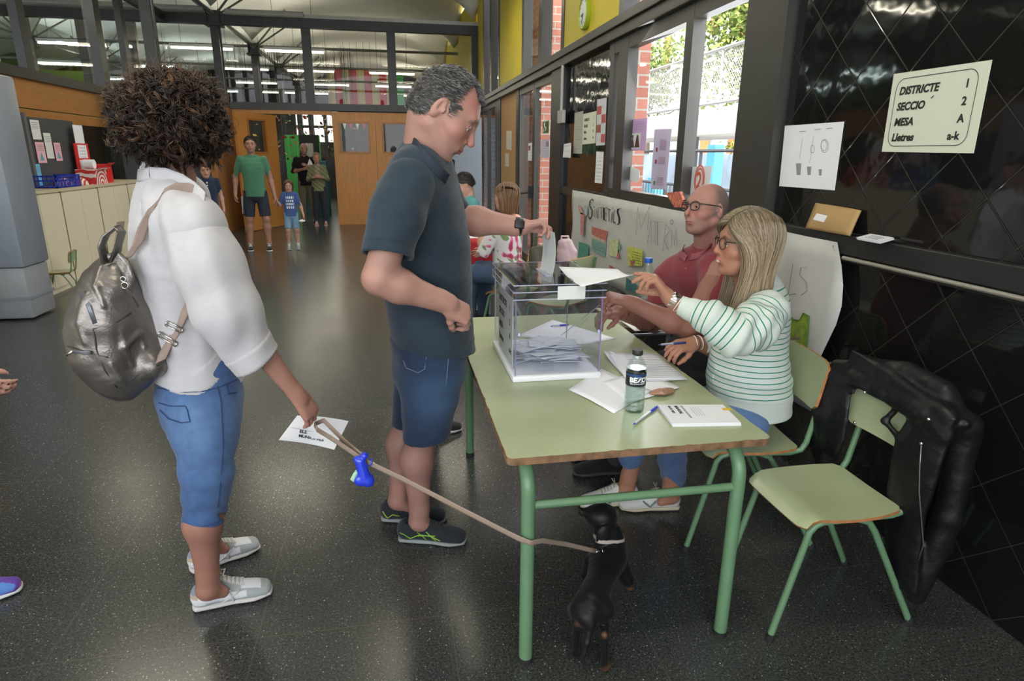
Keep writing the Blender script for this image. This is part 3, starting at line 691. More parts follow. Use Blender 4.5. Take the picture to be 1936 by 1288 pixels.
def skin_cols(v, tone, heads=(), hairmask=None, haircol=(.05, .045, .04), stubble=0., lips=(.42, .14, .12), brow=(.06, .045, .035), red=.25, browk=1.):
 c = np.tile(np.array(tone, float), (len(v), 1))
 n = fnoise(v, 25, 3)*.5+fnoise(v, 70, 4)*.5; c *= (1+.07*n)[:, None]
 c[:, 0] *= 1+.03*fnoise(v, 12, 9)
 for (hc, hf, hu, s) in heads:
  x, y, z = head_local(hc, hf, hu, s, v); ay = np.abs(y); face = (x > .02) & (np.abs(z) < .13) & (x < .14) & (ay < .09)
  def mix(m, col):
   m = np.clip(np.where(face, m, 0), 0, 1)[:, None]; c[:] = c*(1-m)+np.array(col)*m
  mix(red*(gauss((ay-.042)**2+(z+.03)**2, .018)+.8*gauss(y**2+(z+.03)**2, .013)), np.array(tone)*V(1.12, .62, .62))
  mix(.35*gauss((ay-.03)**2*.4+(z-.0)**2, .012), np.array(tone)*.62)
  if stubble: mix(stubble*np.clip((-.040-z)/.02, 0, 1)*np.clip((x-.0)/.03, 0, 1)*(1-gauss(y**2*.3+(z+.065)**2, .010)), np.array(tone)*.45+V(.03, .03, .03))
  mix(.9*((ay < .023-.35*np.abs(z+.064)) & (np.abs(z+.0645) < .0115) & (x > .08)).astype(float), lips)
  mix(.85*((ay < .023) & (np.abs(z+.0645-.0) < .0019)), (.07, .02, .02))
  bz = .027-.012*((ay-.028)/.02)**2
  mix(browk*.9*((ay > .012) & (ay < .050) & (np.abs(z-bz) < .0050) & (x > .05)), brow)
 if hairmask is not None:
  m = np.clip(hairmask(v), 0, 1)[:, None]; c = c*(1-m)+np.array(haircol)*m
 return np.clip(c, 0, 1)
M_skin = mat('skin', rough=.48, attr='Col', bump=.06, bscale=260, spec=.35)
M_skinfar = M_skin
def pick(S, px, py, off=.002, near=1.2, far=4.):
 """surface point of solid S seen in that direction"""
 d = CM.T @ np.array([(px-968)/FPX, (644-py)/FPX, 1.0]); q = CC[None]+d*np.linspace(near, far, 700)[:, None]
 e = S.ev(q.astype(np.float32), q.min(0), q.max(0)); k = int(np.argmax(e < off)); return q[k] if e[k] < off else CC+d*1.0*np.nan
def picks(S, pts, off=.002, near=1.2, far=4., dn=1):
 if dn > 1: pts = [(a[0]+(b[0]-a[0])*k/dn, a[1]+(b[1]-a[1])*k/dn) for a, b in zip(pts[:-1], pts[1:]) for k in range(dn)]+[pts[-1]]
 out = [pick(S, x, y, off, near, far) for x, y in pts]; ok = [p for p in out if not np.isnan(p[0])]
 return ok
M_hair = mat('hair', rough=.42, attr='Col', spec=.45)
M_cloth = mat('cloth_by_colour', rough=.9, attr='Col', bump=.12, bscale=420, spec=.15, sheen=.15)
def eyes(parent, c, f, u, s, iris=(.10, .06, .03), look=(0, 0), half=False):
 """eyeball inside its lids: white, iris and pupil bands around the gaze"""
 f, l, u = frame_of(f, u)
 for q in (-1, 1):
  o = c+(f*.0725+l*q*.0315+u*.002)*s
  g = nrm(f+l*look[0]+u*look[1]); a = nrm(np.cross(u, g)); b = np.cross(g, a)
  mb = MB(); r = .0152*s; mb.m = 0
  prof = [(math.sin(t)*r, math.cos(t)*r) for t in np.linspace(.0001, 2.2, 20)]
  mb.M = frame4(Vector(o), Vector(a), Vector(b), Vector(g)); mb.lathe(prof, n=18)
  e = mb.build('eye', mat('eye', rough=.12, attr='Col'), parent, True)
  vv = np.array([v.co[:] for v in e.data.vertices]); d = nrmv(vv-o)@g; col = np.tile(V(.72, .68, .64), (len(vv), 1))
  col[d > math.cos(.52)] = iris; col[d > math.cos(.24)] = (.01, .01, .01); setcol(e, col)
  # lids
  L = SDF(); 
  up = [o+(f*math.cos(t)*.0155*1+l*math.sin(t)*.0165+u*(.0050-.0050*abs(math.sin(t))-(.005 if half else 0)+.001))*s for t in np.linspace(-1.15, 1.15, 7)]
  lo = [o+(f*math.cos(t)*.0148+l*math.sin(t)*.0160-u*(.0062-.0055*abs(math.sin(t))))*s for t in np.linspace(-1.15, 1.15, 7)]
  L.chain(up, [.0024*s]*7, .001); L.chain(lo, [.0018*s]*7, .001)
  v_, F_ = L.mesh(.0012*s); ld = mesh_obj('eyelid', v_, F_, M_skin, parent, True); 
  tc = V(.36, .19, .14)*np.ones((len(v_), 3)); 
  zz = (v_-o)@u; m = (zz > 0) & ((v_-o)@f > .0158*s*1.0); tc[m] = (.10, .06, .05); setcol(ld, tc)
def nrmv(a): return a/np.maximum(1e-9, np.linalg.norm(a, axis=-1, keepdims=True))
def hand_sdf(S, wr, f, n, side, s=1., curl=((.3, .4, .3),)*4, thumb=(.5, .5, .35), spread=.07, tw=(.25, .3), rw=.026, flat=.75, tfw=.6, tin=.3):
 """wr wrist, f towards the fingers, n the way the palm faces, side=+1/-1 so that the thumb side t = side * (f x n)"""
 f = nrm(f); n = np.asarray(n, float); n = nrm(n-f*(n@f)); t = np.cross(f, n)*side
 wr = np.asarray(wr, float)
 def w(a, b, c): return wr+(f*a+t*b+n*c)*s
 off = [.030, .010, -.011, -.030]; dst = [.090, .092, .088, .080]; ln = [.072, .080, .074, .058]; rad = [.0092, .0094, .0090, .0080]
 S.ell(w(.050, .002, 0), V(.052, .038, .0145)*s, np.array([f, t, n]), .012*s)
 for i in range(4): S.cone(w(.0, off[i]*.45, 0), w(dst[i]-.004, off[i]*.93, -.001), .0155*s, .0112*s, .012*s)
 S.ell(w(.035, .026, .008), V(.034, .016, .015)*s, np.array([nrm(f+t*.35), t, n]), .012*s)
 S.cone(w(-.03, 0, 0), w(.01, 0, 0), rw*s, rw*.85*s, .02*s)
 tips = []
 for i in range(4):
  p = w(dst[i], off[i], 0); an = 0; d0 = nrm(f+t*((1.5-i)*spread)); pts = [p]; ph = (.46, .30, .24)
  for j in range(3):
   an += curl[min(i, len(curl)-1)][j]; d = d0*math.cos(an)+n*math.sin(an); p = p+d*ln[i]*ph[j]*s; pts.append(p)
  r = rad[i]*s; S.chain(pts, [r*1.05, r, r*.92, r*.78], .006*s); tips.append(pts[-1])
 a, b, c_ = tw[0], tw[1], tin
 p0 = w(.022, .024, .006); d = nrm(f*tfw+t*thumb[0]+n*c_); p1 = p0+d*.040*s; d2 = nrm(f*(tfw+.25)+t*(thumb[0]-thumb[1]*.6)+n*(c_+a*.4)); p2 = p1+d2*.031*s
 d3 = nrm(f*(tfw+.35)+t*(thumb[0]-thumb[1]*1.1)+n*(c_+b*.6)); p3 = p2+d3*.025*s
 S.chain([p0, p1, p2, p3], [.0145*s, .0115*s, .0105*s, .0082*s], .012*s); tips.append(p3)
 return tips
def arm_sdf(S, sh, el, wr, s=1., up=.046, fo=.042, wrr=.027):
 sh, el, wr = [np.asarray(x, float) for x in (sh, el, wr)]
 S.cone(sh, el, up*1.08*s, up*.90*s, .01); m = el+(wr-el)*.28; S.cone(el, m, up*.88*s, fo*s, .02); S.cone(m, wr, fo*s, wrr*s, .03)
def leg_sdf(S, hip, kn, an, back, s=1., th=.085, knr=.056, ca=.058, ank=.036, toe=None, foot=.2):
 hip, kn, an = [np.asarray(x, float) for x in (hip, kn, an)]; back = nrm(back)
 S.cone(hip, kn, th*s, knr*s, .02); S.ell(kn-back*.012*s, V(.045, .045, .055)*s, None, .03)
 c1 = kn+(an-kn)*.32+back*.018*s; S.cone(kn, c1, knr*.9*s, ca*s, .03); S.cone(c1, an+(kn-an)*.12, ca*s, ank*1.05*s, .04); S.cone(an+(kn-an)*.15, an, ank*s, ank*1.02*s, .02)
 S.ell(an+V(0, 0, .0), V(.036, .036, .03)*s, None, .02)
 if toe is not None:
  f = nrm(toe); S.cone(an+V(0, 0, -.01), an+f*.045*s+V(0, 0, -.035), .032*s, .020*s, .02)
def shoe(parent, heel, fdir, L=.29, w=.052, kind='low', up=(.03, .03, .035), sole=(.35, .36, .36), acc=None, name='shoe', patch=None, lace=(.02, .02, .02), h=.0035, hi=.075, tongue=True, ink=None):
 """heel: point under the heel on the floor, fdir: towards the toe"""
 heel = np.asarray(heel, float); f = nrm(V(fdir[0], fdir[1], fdir[2] if len(fdir) > 2 else 0)); u0 = V(0, 0, 1); u = nrm(u0-f*(f@u0)); l = np.cross(u, f)
 def W_(x, y, z): return heel+f*x*L+l*y+u*z
 S = SDF()
 S.loft([(W_(.10, 0, .048), w*.62, .046, l), (W_(.28, 0, .050), w*.62, .050, l), (W_(.46, 0, .046), w*.68, .046, l), (W_(.62, 0, .038), w*.78, .036, l), (W_(.76, 0, .032), w*.86, .030, l), (W_(.88, 0, .027), w*.78, .024, l)], .012, sub=2)
 S.cone(W_(.16, 0, .05), W_(.20, 0, hi), .036*w/.052, .034*w/.052, .02); S.cone(W_(.26, 0, .06), W_(.36, 0, hi+.008), .030*w/.052, .022*w/.052, .02)
 S.ell(W_(.21, 0, hi+.025), V(.034, .030, .03)*w/.052, np.array([f, l, u]), .006, 's')
 S.plane(W_(0, 0, .016), -u, .003)
 v, F = S.mesh(h); o = mesh_obj(name, v, F, M_cloth if kind != 'leather' else mat('shoe_leather', rough=.45, attr='Col', spec=.4), parent, True)
 q = v-heel; x = q@f/L; y = (q@l); z = q@u; c = np.tile(np.array(up, float), (len(v), 1))*(1+.08*fnoise(v, 90, 5))[:, None]
 if patch is not None: patch(c, x, y, z, L)
 setcol(o, c)
 S2 = SDF(); S2.loft([(W_(.05, 0, .014), w*.66, .016, l), (W_(.3, 0, .013), w*.72, .015, l), (W_(.5, 0, .013), w*.74, .014, l), (W_(.74, 0, .013), w*.96, .014, l), (W_(.93, 0, .015), w*.70, .013, l)], .006, sub=2)
 S2.plane(W_(0, 0, .022), u, .002); S2.plane(W_(0, 0, .001), -u, .001)
 v2, F2 = S2.mesh(h); so = mesh_obj('sole', v2, F2, mat('shoe_sole', rough=.7, attr='Col'), o, True)
 cc = np.tile(np.array(sole, float), (len(v2), 1)); cc[(v2-heel)@u < .006] *= .55; setcol(so, cc)
 if lace is not None:
  mb = MB()
  for i in range(5):
   x0 = .40+.050*i; ww = .017+.0015*i; tp = lambda a, b: project_on(S, W_(a, b, .15), -u, .14, .0015, 90)
   mb.tube([tp(x0, -ww), tp(x0+.010, -ww*.4), tp(x0+.016, ww*.4), tp(x0+.026, ww)], .003, 6).tube([tp(x0, ww), tp(x0+.012, 0), tp(x0+.026, -ww)], .0026, 6)
  o_ = tp(.39, 0)+u*.003
  for q in (-1, 1): mb.tube([o_, o_+f*.01+l*q*.022+u*.012, o_-f*.008+l*q*.034+u*.004, o_-f*.004+l*q*.014], .0024, 5)
  mb.build('laces', mat('lace_%02x%02x' % (int(lace[0]*255), int(lace[2]*255)), lace, .8), o, True)
 if acc is not None:
  for col, polys, wd in acc:
   mb = MB()
   for side, pts in polys:
    P3 = [W_(a, side*.04, b) for a, b in pts]
    # drape on the shoe side by walking inwards to the surface
    out = []
    fine = []
    for i in range(len(P3)-1):
     for t in np.linspace(0, 1, 6)[:-1 if i < len(P3)-2 else None]: fine.append(P3[i]*(1-t)+P3[i+1]*t)
    fine = np.array(fine)
    for p in fine:
     st = p+l*side*.03; qq = st[None]-l[None]*side*np.linspace(0, .07, 80)[:, None]; d = S.ev(qq.astype(np.float32), qq.min(0), qq.max(0)); k = np.argmax(d < .0005); out.append((qq[k] if d[k] < .0005 else p)+l*side*.0012)
    mb.tube(out, wd, 6, flat=(1, .5))
   mb.build('stripe', mat('shoe_mark_%d%d%d' % tuple(int(a*99) for a in col), col, .4), o, True)
 return o
def person_root(label, loc): return thing_w('person', label, 'person', loc)
def hair_short(parent, hc, hf, hu, s, mask_fn, cols, n=5000, ln=.02, rad=.0009, lift=.6, back=.5, base=None, seed=1, thick=.006, name='hair', up=.0, h=.004, mess=.28):
 """cap that follows the skull plus short strands"""
 f, l, u = frame_of(hf, hu); R = np.array([f, l, u])
 S = SDF(); S.ell(hc+(f*-.014+u*.028)*s, (V(.096, .076, .090)+thick)*s, R, .01); S.ell(hc+(f*-.03+u*-.02)*s, (V(.080, .070, .070)+thick)*s, R, .02)
 v, F = S.mesh(h*s, smooth=1); x, y, z = head_local(hc, hf, hu, s, v)
 keep = mask_fn(x, y, z) > .5; kf = keep[F].all(1); used = np.unique(F[kf]); mp = -np.ones(len(v), int); mp[used] = np.arange(len(used)); v2, F2 = v[used], mp[F[kf]]
 nn = vnormals(v, F)[used]; v2 = v2+nn*(fnoise(v2, 220, 4)*.0012*s)[:, None]
 rg = np.random.default_rng(seed); k = rg.integers(0, len(v2), n); r0 = v2[k]+rg.normal(size=(n, 3))*.002*s-nn[k]*.002
 tdir = nn[k]*lift-f*back*rg.uniform(.6, 1.3, (n, 1))+rg.normal(size=(n, 3))*mess+u*up; tdir = nrmv(tdir)
 K = 4; L_ = ln*s*rg.uniform(.5, 1.2, (n, 1, 1)); t = np.linspace(0, 1, K)[None, :, None]
 path = r0[:, None]+tdir[:, None]*L_*t-nn[k][:, None]*(t**2)*L_*.35
 ci = rg.integers(0, len(cols), n); cc = np.array(cols)[ci]*rg.uniform(.8, 1.2, (n, 1))
 sv, sF, sc = strands(path, rad*s, cc); allv, allF = joinm([(v2, F2), (sv, sF)])
 o = mesh_obj(name, allv, allF, M_hair, parent, True); bc = np.array(cols[0])*.8 if base is None else np.array(base)
 setcol(o, np.concatenate([np.tile(bc, (len(v2), 1))*(1+.3*fnoise(v2, 300, 2))[:, None], sc])); return o
# ------------------------------------------------------------------ man casting his vote
def man_voter():
 t = person_root('man in dark blue polo and denim shorts dropping an envelope into the clear box', (0.1, 2.38, 0))
 hf = nrm(V(math.cos(-.61)*.97, -.20, math.sin(-.61))); hu = nrm(V(math.sin(.61), -.02, math.cos(.61))); s = 1.17
 ear = P(834, 223, Y=2.14); hc = ear+V(.022, .09, .022); neck = P(800, 318, Y=2.30)
 # body, fine parts: head and neck, arms with hands
 H = SDF(); head_sdf(H, hc, hf, hu, s, neck=neck, rn=.060, nose=1.1)
 vh, Fh = H.mesh(.0030)
 # near (right) arm
 el1, wr1 = P(716, 527, Y=2.02), P(846, 574, Y=2.08); sh1 = P(772, 330, Y=2.10)
 A = SDF(); arm_sdf(A, sh1, el1, wr1, 1.10, up=.052, fo=.048, wrr=.031)
 fd = nrm(P(880, 590, Y=2.10)-wr1); hand_sdf(A, wr1, nrm(fd+V(.0, .0, -.12)), V(-.10, .75, -.62), -1, .98, curl=((.75, .9, .5), (.8, .9, .5), (.85, .95, .5), (.9, .9, .5)), thumb=(.35, .4, .3), tin=.6, rw=.030)
 va, Fa = A.mesh(.0034, lo=V(-1, 1.8, .8), hi=V(1, 2.6, 1.32))
 # far (left) arm to the ballot box
 sh2, el2, wr2 = P(800, 345, Y=2.48), P(868, 414, Y=2.52), P(985, 429, Y=2.50)
 B = SDF(); arm_sdf(B, sh2, el2, wr2, 1.1, up=.050, fo=.050, wrr=.030)
 tips = hand_sdf(B, wr2, nrm(V(.95, -.05, .16)), V(.16, -.30, -.94), 1, .98, curl=((.75, .55, .25), (.85, .65, .3), (.95, .75, .4), (1.05, .85, .5)), thumb=(.22, .1, .1), tfw=.85, tin=.25, rw=.030)
 vb, Fb = B.mesh(.0034, lo=V(.1, 2.2, .9), hi=V(1, 2.9, 1.6))
 # torso and legs
 hp1, hp2 = P(812, 640, Y=2.31), P(800, 640, Y=2.46); k1, k2 = P(800, 812, Y=2.30), P(776, 790, Y=2.49); a1, a2 = P(792, 985, Y=2.325), P(752, 945, Y=2.47)
 G = SDF(); leg_sdf(G, hp1, k1, a1, V(-1, 0, 0), 1.05, toe=V(1, -.25, 0)); leg_sdf(G, hp2, k2, a2, V(-1, 0, 0), 1.05, toe=V(1, -.3, 0))
 sd = V(0, 1, 0)
 G.loft([(P(808, 640, Y=2.38), .12, .09, sd), (P(806, 560, Y=2.38), .13, .11, sd), (P(795, 440, Y=2.34), .14, .11, sd), (P(790, 350, Y=2.32), .13, .09, sd)], .03)
 vg, Fg = G.mesh(.0055)
 v, F = joinm([(vh, Fh), (va, Fa), (vb, Fb), (vg, Fg)])
 o = mesh_obj('body', v, F, M_skin, t, True)
 def hm(q):
  x, y, z = head_local(hc, hf, hu, s, q)
  return ((z > .045-.2*np.clip(x, -1, .0)-.9*np.clip(-x-.02, 0, .035)) & (x < .035)).astype(float)*.7
 cols = skin_cols(v, (.42, .228, .178), [(hc, hf, hu, s)], stubble=.12, red=.5, brow=(.12, .10, .09), browk=.6)
 # leg skin a little browner, sunburnt forehead
 x, y, z = head_local(hc, hf, hu, s, v); m = (.65*gauss((x-.075)**2+(z-.075)**2, .03))[:, None]*(np.abs(x) < .2)[:, None]; cols = cols*(1-m)+V(.47, .17, .145)*m
 lg = v[:, 2] < .6; cols[lg] = cols[lg]*V(.72, .70, .72); setcol(o, cols)
 eyes(o, hc, hf, hu, s, look=(0, -.25), half=True)
 # hair: grey, receding at the temple
 def mask(x, y, z):
  return ((z > np.interp(x, [-.12, -.06, -.03, -.02, .005, .02, .045, .09], [-.055, -.055, -.03, .02, .03, -.012, .052, .108])) & (x < .086) & ~((x > .018) & (np.abs(y) > .030) & (z < .150-.3*(x-.02)) & (z > .03)) ).astype(float)
 hair_short(t, hc, hf, hu, s, mask, [(.045, .042, .04), (.08, .075, .07), (.03, .028, .026), (.32, .31, .30), (.16, .15, .14)], n=12000, ln=.022, rad=.00065, lift=.30, back=-.9, base=(.03, .028, .026), thick=.0035, up=.12, mess=.16)
 # polo shirt
 S = SDF()
 st = [(740, 903, 2.38, 672, .185), (729, 897, 2.38, 610, .20), (717, 896, 2.38, 540, .205), (708, 894, 2.36, 480, .21), (706, 886, 2.34, 420, .215), (712, 874, 2.32, 370, .215), (730, 862, 2.31, 325, .185), (752, 852, 2.30, 290, .11)]
 L = []
 for a, b, Y_, py, w in st:
  A_, B_ = P(a+6, py, Y=Y_), P(b-4, py, Y=Y_); L.append(((A_+B_)/2, w, np.linalg.norm(B_-A_)/2, sd))
 S.loft(L[::-1], .03, sub=3)
 slv = P(733, 478, Y=2.03)
 S.cone(P(784, 332, Y=2.18), P(760, 385, Y=2.10), .088, .086, .04); SL = SDF(); SL.cone(P(774, 350, Y=2.13), P(752, 400, Y=2.07), .086, .088, .04); SL.cone(P(752, 400, Y=2.07), slv, .088, .082, .015)
 ax = nrm(slv-P(752, 400, Y=2.07)); tmp = nrm(ax+V(.12, 0, .0))
 S.plane(slv+tmp*.012, tmp, .002, lo=slv-V(.14, .14, .12), hi=slv+V(.03, .02, -.045)) if False else None
 SL.plane(slv+tmp*.010, tmp, .002); SL.cone(slv-tmp*.01, slv+tmp*.06, .072, .075, .004, 's')
 S.cone(P(812, 325, Y=2.46), P(842, 396, Y=2.54), .095, .085, .04); S.cone(P(842, 396, Y=2.54), P(852, 405, Y=2.54), .085, .08, .01)
 hem = P(790, 668, Y=2.3); S.plane(hem, V(-.06, -.10, -1), .003)
 # collar
 def cpt(px, py, Y_): return P(px, py, Y=Y_)
 def disp(q, n):
  d = .0018*fnoise(q, 18, 21)+.0012*fnoise(q*V(1, 1, 2.2), 40, 22)
  w1 = gauss(((q-V(.10, 2.15, 1.12))**2).sum(1), .16); d += .005*w1*np.sin(q[:, 2]*48+q[:, 0]*22+2*fnoise(q, 7, 4))
  w2 = gauss(((q-P(770, 440, Y=2.05))**2).sum(1), .08); d += .0035*w2*np.sin(q[:, 0]*60+q[:, 2]*34+2*fnoise(q, 9, 5)); return d
 vs_ = []
 for q_ in (S, SL):
  v, F = q_.mesh(.0045); vs_.append((v+vnormals(v, F)*disp(v, None)[:, None], F))
 v, F = joinm(vs_)
 sh = mesh_obj('polo_shirt', v, F, M_cloth, t, True)
 c = np.tile(V(.028, .042, .058), (len(v), 1))*(1+.10*fnoise(v, 14, 6)+.05*fnoise(v, 60, 7))[:, None]
 dd = (v-slv)@tmp; band = (dd > -.030) & (dd < -.022) & (v[:, 1] < 2.14) & (v[:, 0] < .12); c[band] *= .8; setcol(sh, c)
 cp = picks(S, ((769, 246), (782, 266), (798, 288), (815, 307), (832, 323), (846, 336)), .005)
 cw = [V(.3, .15, 1), V(.5, .15, 1), V(.6, .1, 1), V(.6, .1, 1), V(.6, .1, 1), V(.75, 0, 1)]
 ribbon([p+V(-.002, -.006, -.004) for p in cp], cw[:len(cp)], .034, .006).build('collar', mat('polo_collar_blue', (.025, .036, .052), .9, bump=.1, bscale=400), sh, True)
 cp = [project_on(S, P(px, py, Y=2.9), V(.0, -1, 0), .6, .004) for px, py in ((790, 262), (812, 285), (838, 305), (856, 328), (862, 345))]
 ribbon([p+V(.0, .006, -.006) for p in cp], cw[:5], .036, .006).build('collar', mat('polo_collar_blue', (.030, .042, .060), .9), sh, True)
 MB().ball(P(846, 333, Y=2.205), .0055).build('button', mat('pale_button', (.6, .55, .45), .4), sh)
 # denim shorts
 D = SDF(); b1, b2 = P(806, 822, Y=2.30), P(783, 800, Y=2.48)
 D.loft([(P(812, 640, Y=2.39), .185, .150, sd), (P(812, 690, Y=2.39), .180, .148, sd)], .02)
 D.cone(P(816, 685, Y=2.31), P(812, 750, Y=2.30), .128, .110, .03); D.cone(P(812, 750, Y=2.30), b1, .110, .092, .01)
 D.cone(P(804, 680, Y=2.46), b2, .122, .094, .02)
 D.plane(b1+V(0, 0, -.012), V(.12, 0, -1), .003); D.cone(b1+V(0, 0, .005), b1+V(0, 0, -.06), .080, .083, .004, 's'); D.cone(b2+V(0, 0, .0), b2+V(0, 0, -.06), .08, .083, .004, 's')
 def dd_(q, n): return .0035*np.sin(q[:, 2]*55+fnoise(q, 9, 31)*3)*np.clip((q[:, 2]-.45)*4, .15, .8)+.0015*fnoise(q, 30, 8)
 v, F = D.mesh(.005); v = v+vnormals(v, F)*dd_(v, None)[:, None]; so = mesh_obj('denim_shorts', v, F, M_cloth, t, True)
 c = np.tile(V(.018, .030, .060), (len(v), 1))*(1+.15*fnoise(v, 12, 6)+.10*fnoise(v, 90, 7))[:, None]
 fade = gauss((v[:, 0]-.17)**2+(v[:, 2]-.68)**2, .09)[:, None]; c = c*(1-fade*.7)+V(.06, .11, .20)*fade*.7; setcol(so, c)
 def onside(px, py): return pick(D, px, py, .001)
 for q_ in (((762, 682), (768, 696), (790, 705), (803, 698), (806, 676)), ((848, 676), (846, 700), (843, 730))): MB().tube(picks(D, q_, .004, dn=5), .0014, 5).build('pocket_stitching', mat('pale_denim_stitch', (.16, .19, .24), .8), so, True)
 # watch on the left wrist
 wv = nrm(wr2-el2); wc = wr2-wv*.012; W1 = MB(); W1.M = frame4(Vector(wc), Vector(nrm(np.cross(wv, V(0, 0, 1)))), Vector(nrm(np.cross(wv, np.cross(V(0, 0, 1), wv)))*-1), Vector(wv))
 W1.lathe([(.034, -.015), (.037, -.015), (.037, .015), (.034, .015)], n=28); wb = W1.build('watch_strap', mat('black_rubber', (.012, .012, .013), .45), t, True)
 up_ = nrm(V(0, 0, 1)-wv*wv[2]); tl = nrm(V(-.1, -1, .35)); tl = nrm(tl-wv*(tl@wv)); W2 = MB(); W2.M = frame4(Vector(wc+tl*.036), Vector(wv), Vector(np.cross(tl, wv)), Vector(tl)); W2.box(-.02, .02, -.017, .017, -.003, .007, bev=.004); W2.build('watch_case', mat('black_rubber', (.012, .012, .013), .45), wb, True)
 # trainers
 acc = [((.22, .42, .04), [(s_, [(.05, .055), (.12, .05), (.2, .032), (.32, .05), (.5, .046), (.62, .030)]) for s_ in (-1,)], .0026), ((.22, .42, .04), [(-1, [(.30, .062), (.42, .028)]), (-1, [(.42, .064), (.56, .028)]), (-1, [(.30, .045), (.55, .050)])], .0032)]
 shoe(t, P(758, 1019, Z=0)+V(-.008, 0.0, 0), V(1, -.26, 0), .295, .056, up=(.018, .022, .028), sole=(.22, .24, .24), acc=acc)
 shoe(t, P(722, 984, Z=0)+V(0, .01, 0), V(1, -.22, 0), .295, .056, up=(.018, .022, .028), sole=(.22, .24, .24), acc=[((.30, .42, .04), [(-1, [(.05, .06), (.12, .03), (.2, .05), (.3, .04)])], .0028)])
 return tips
tips_voter = man_voter()
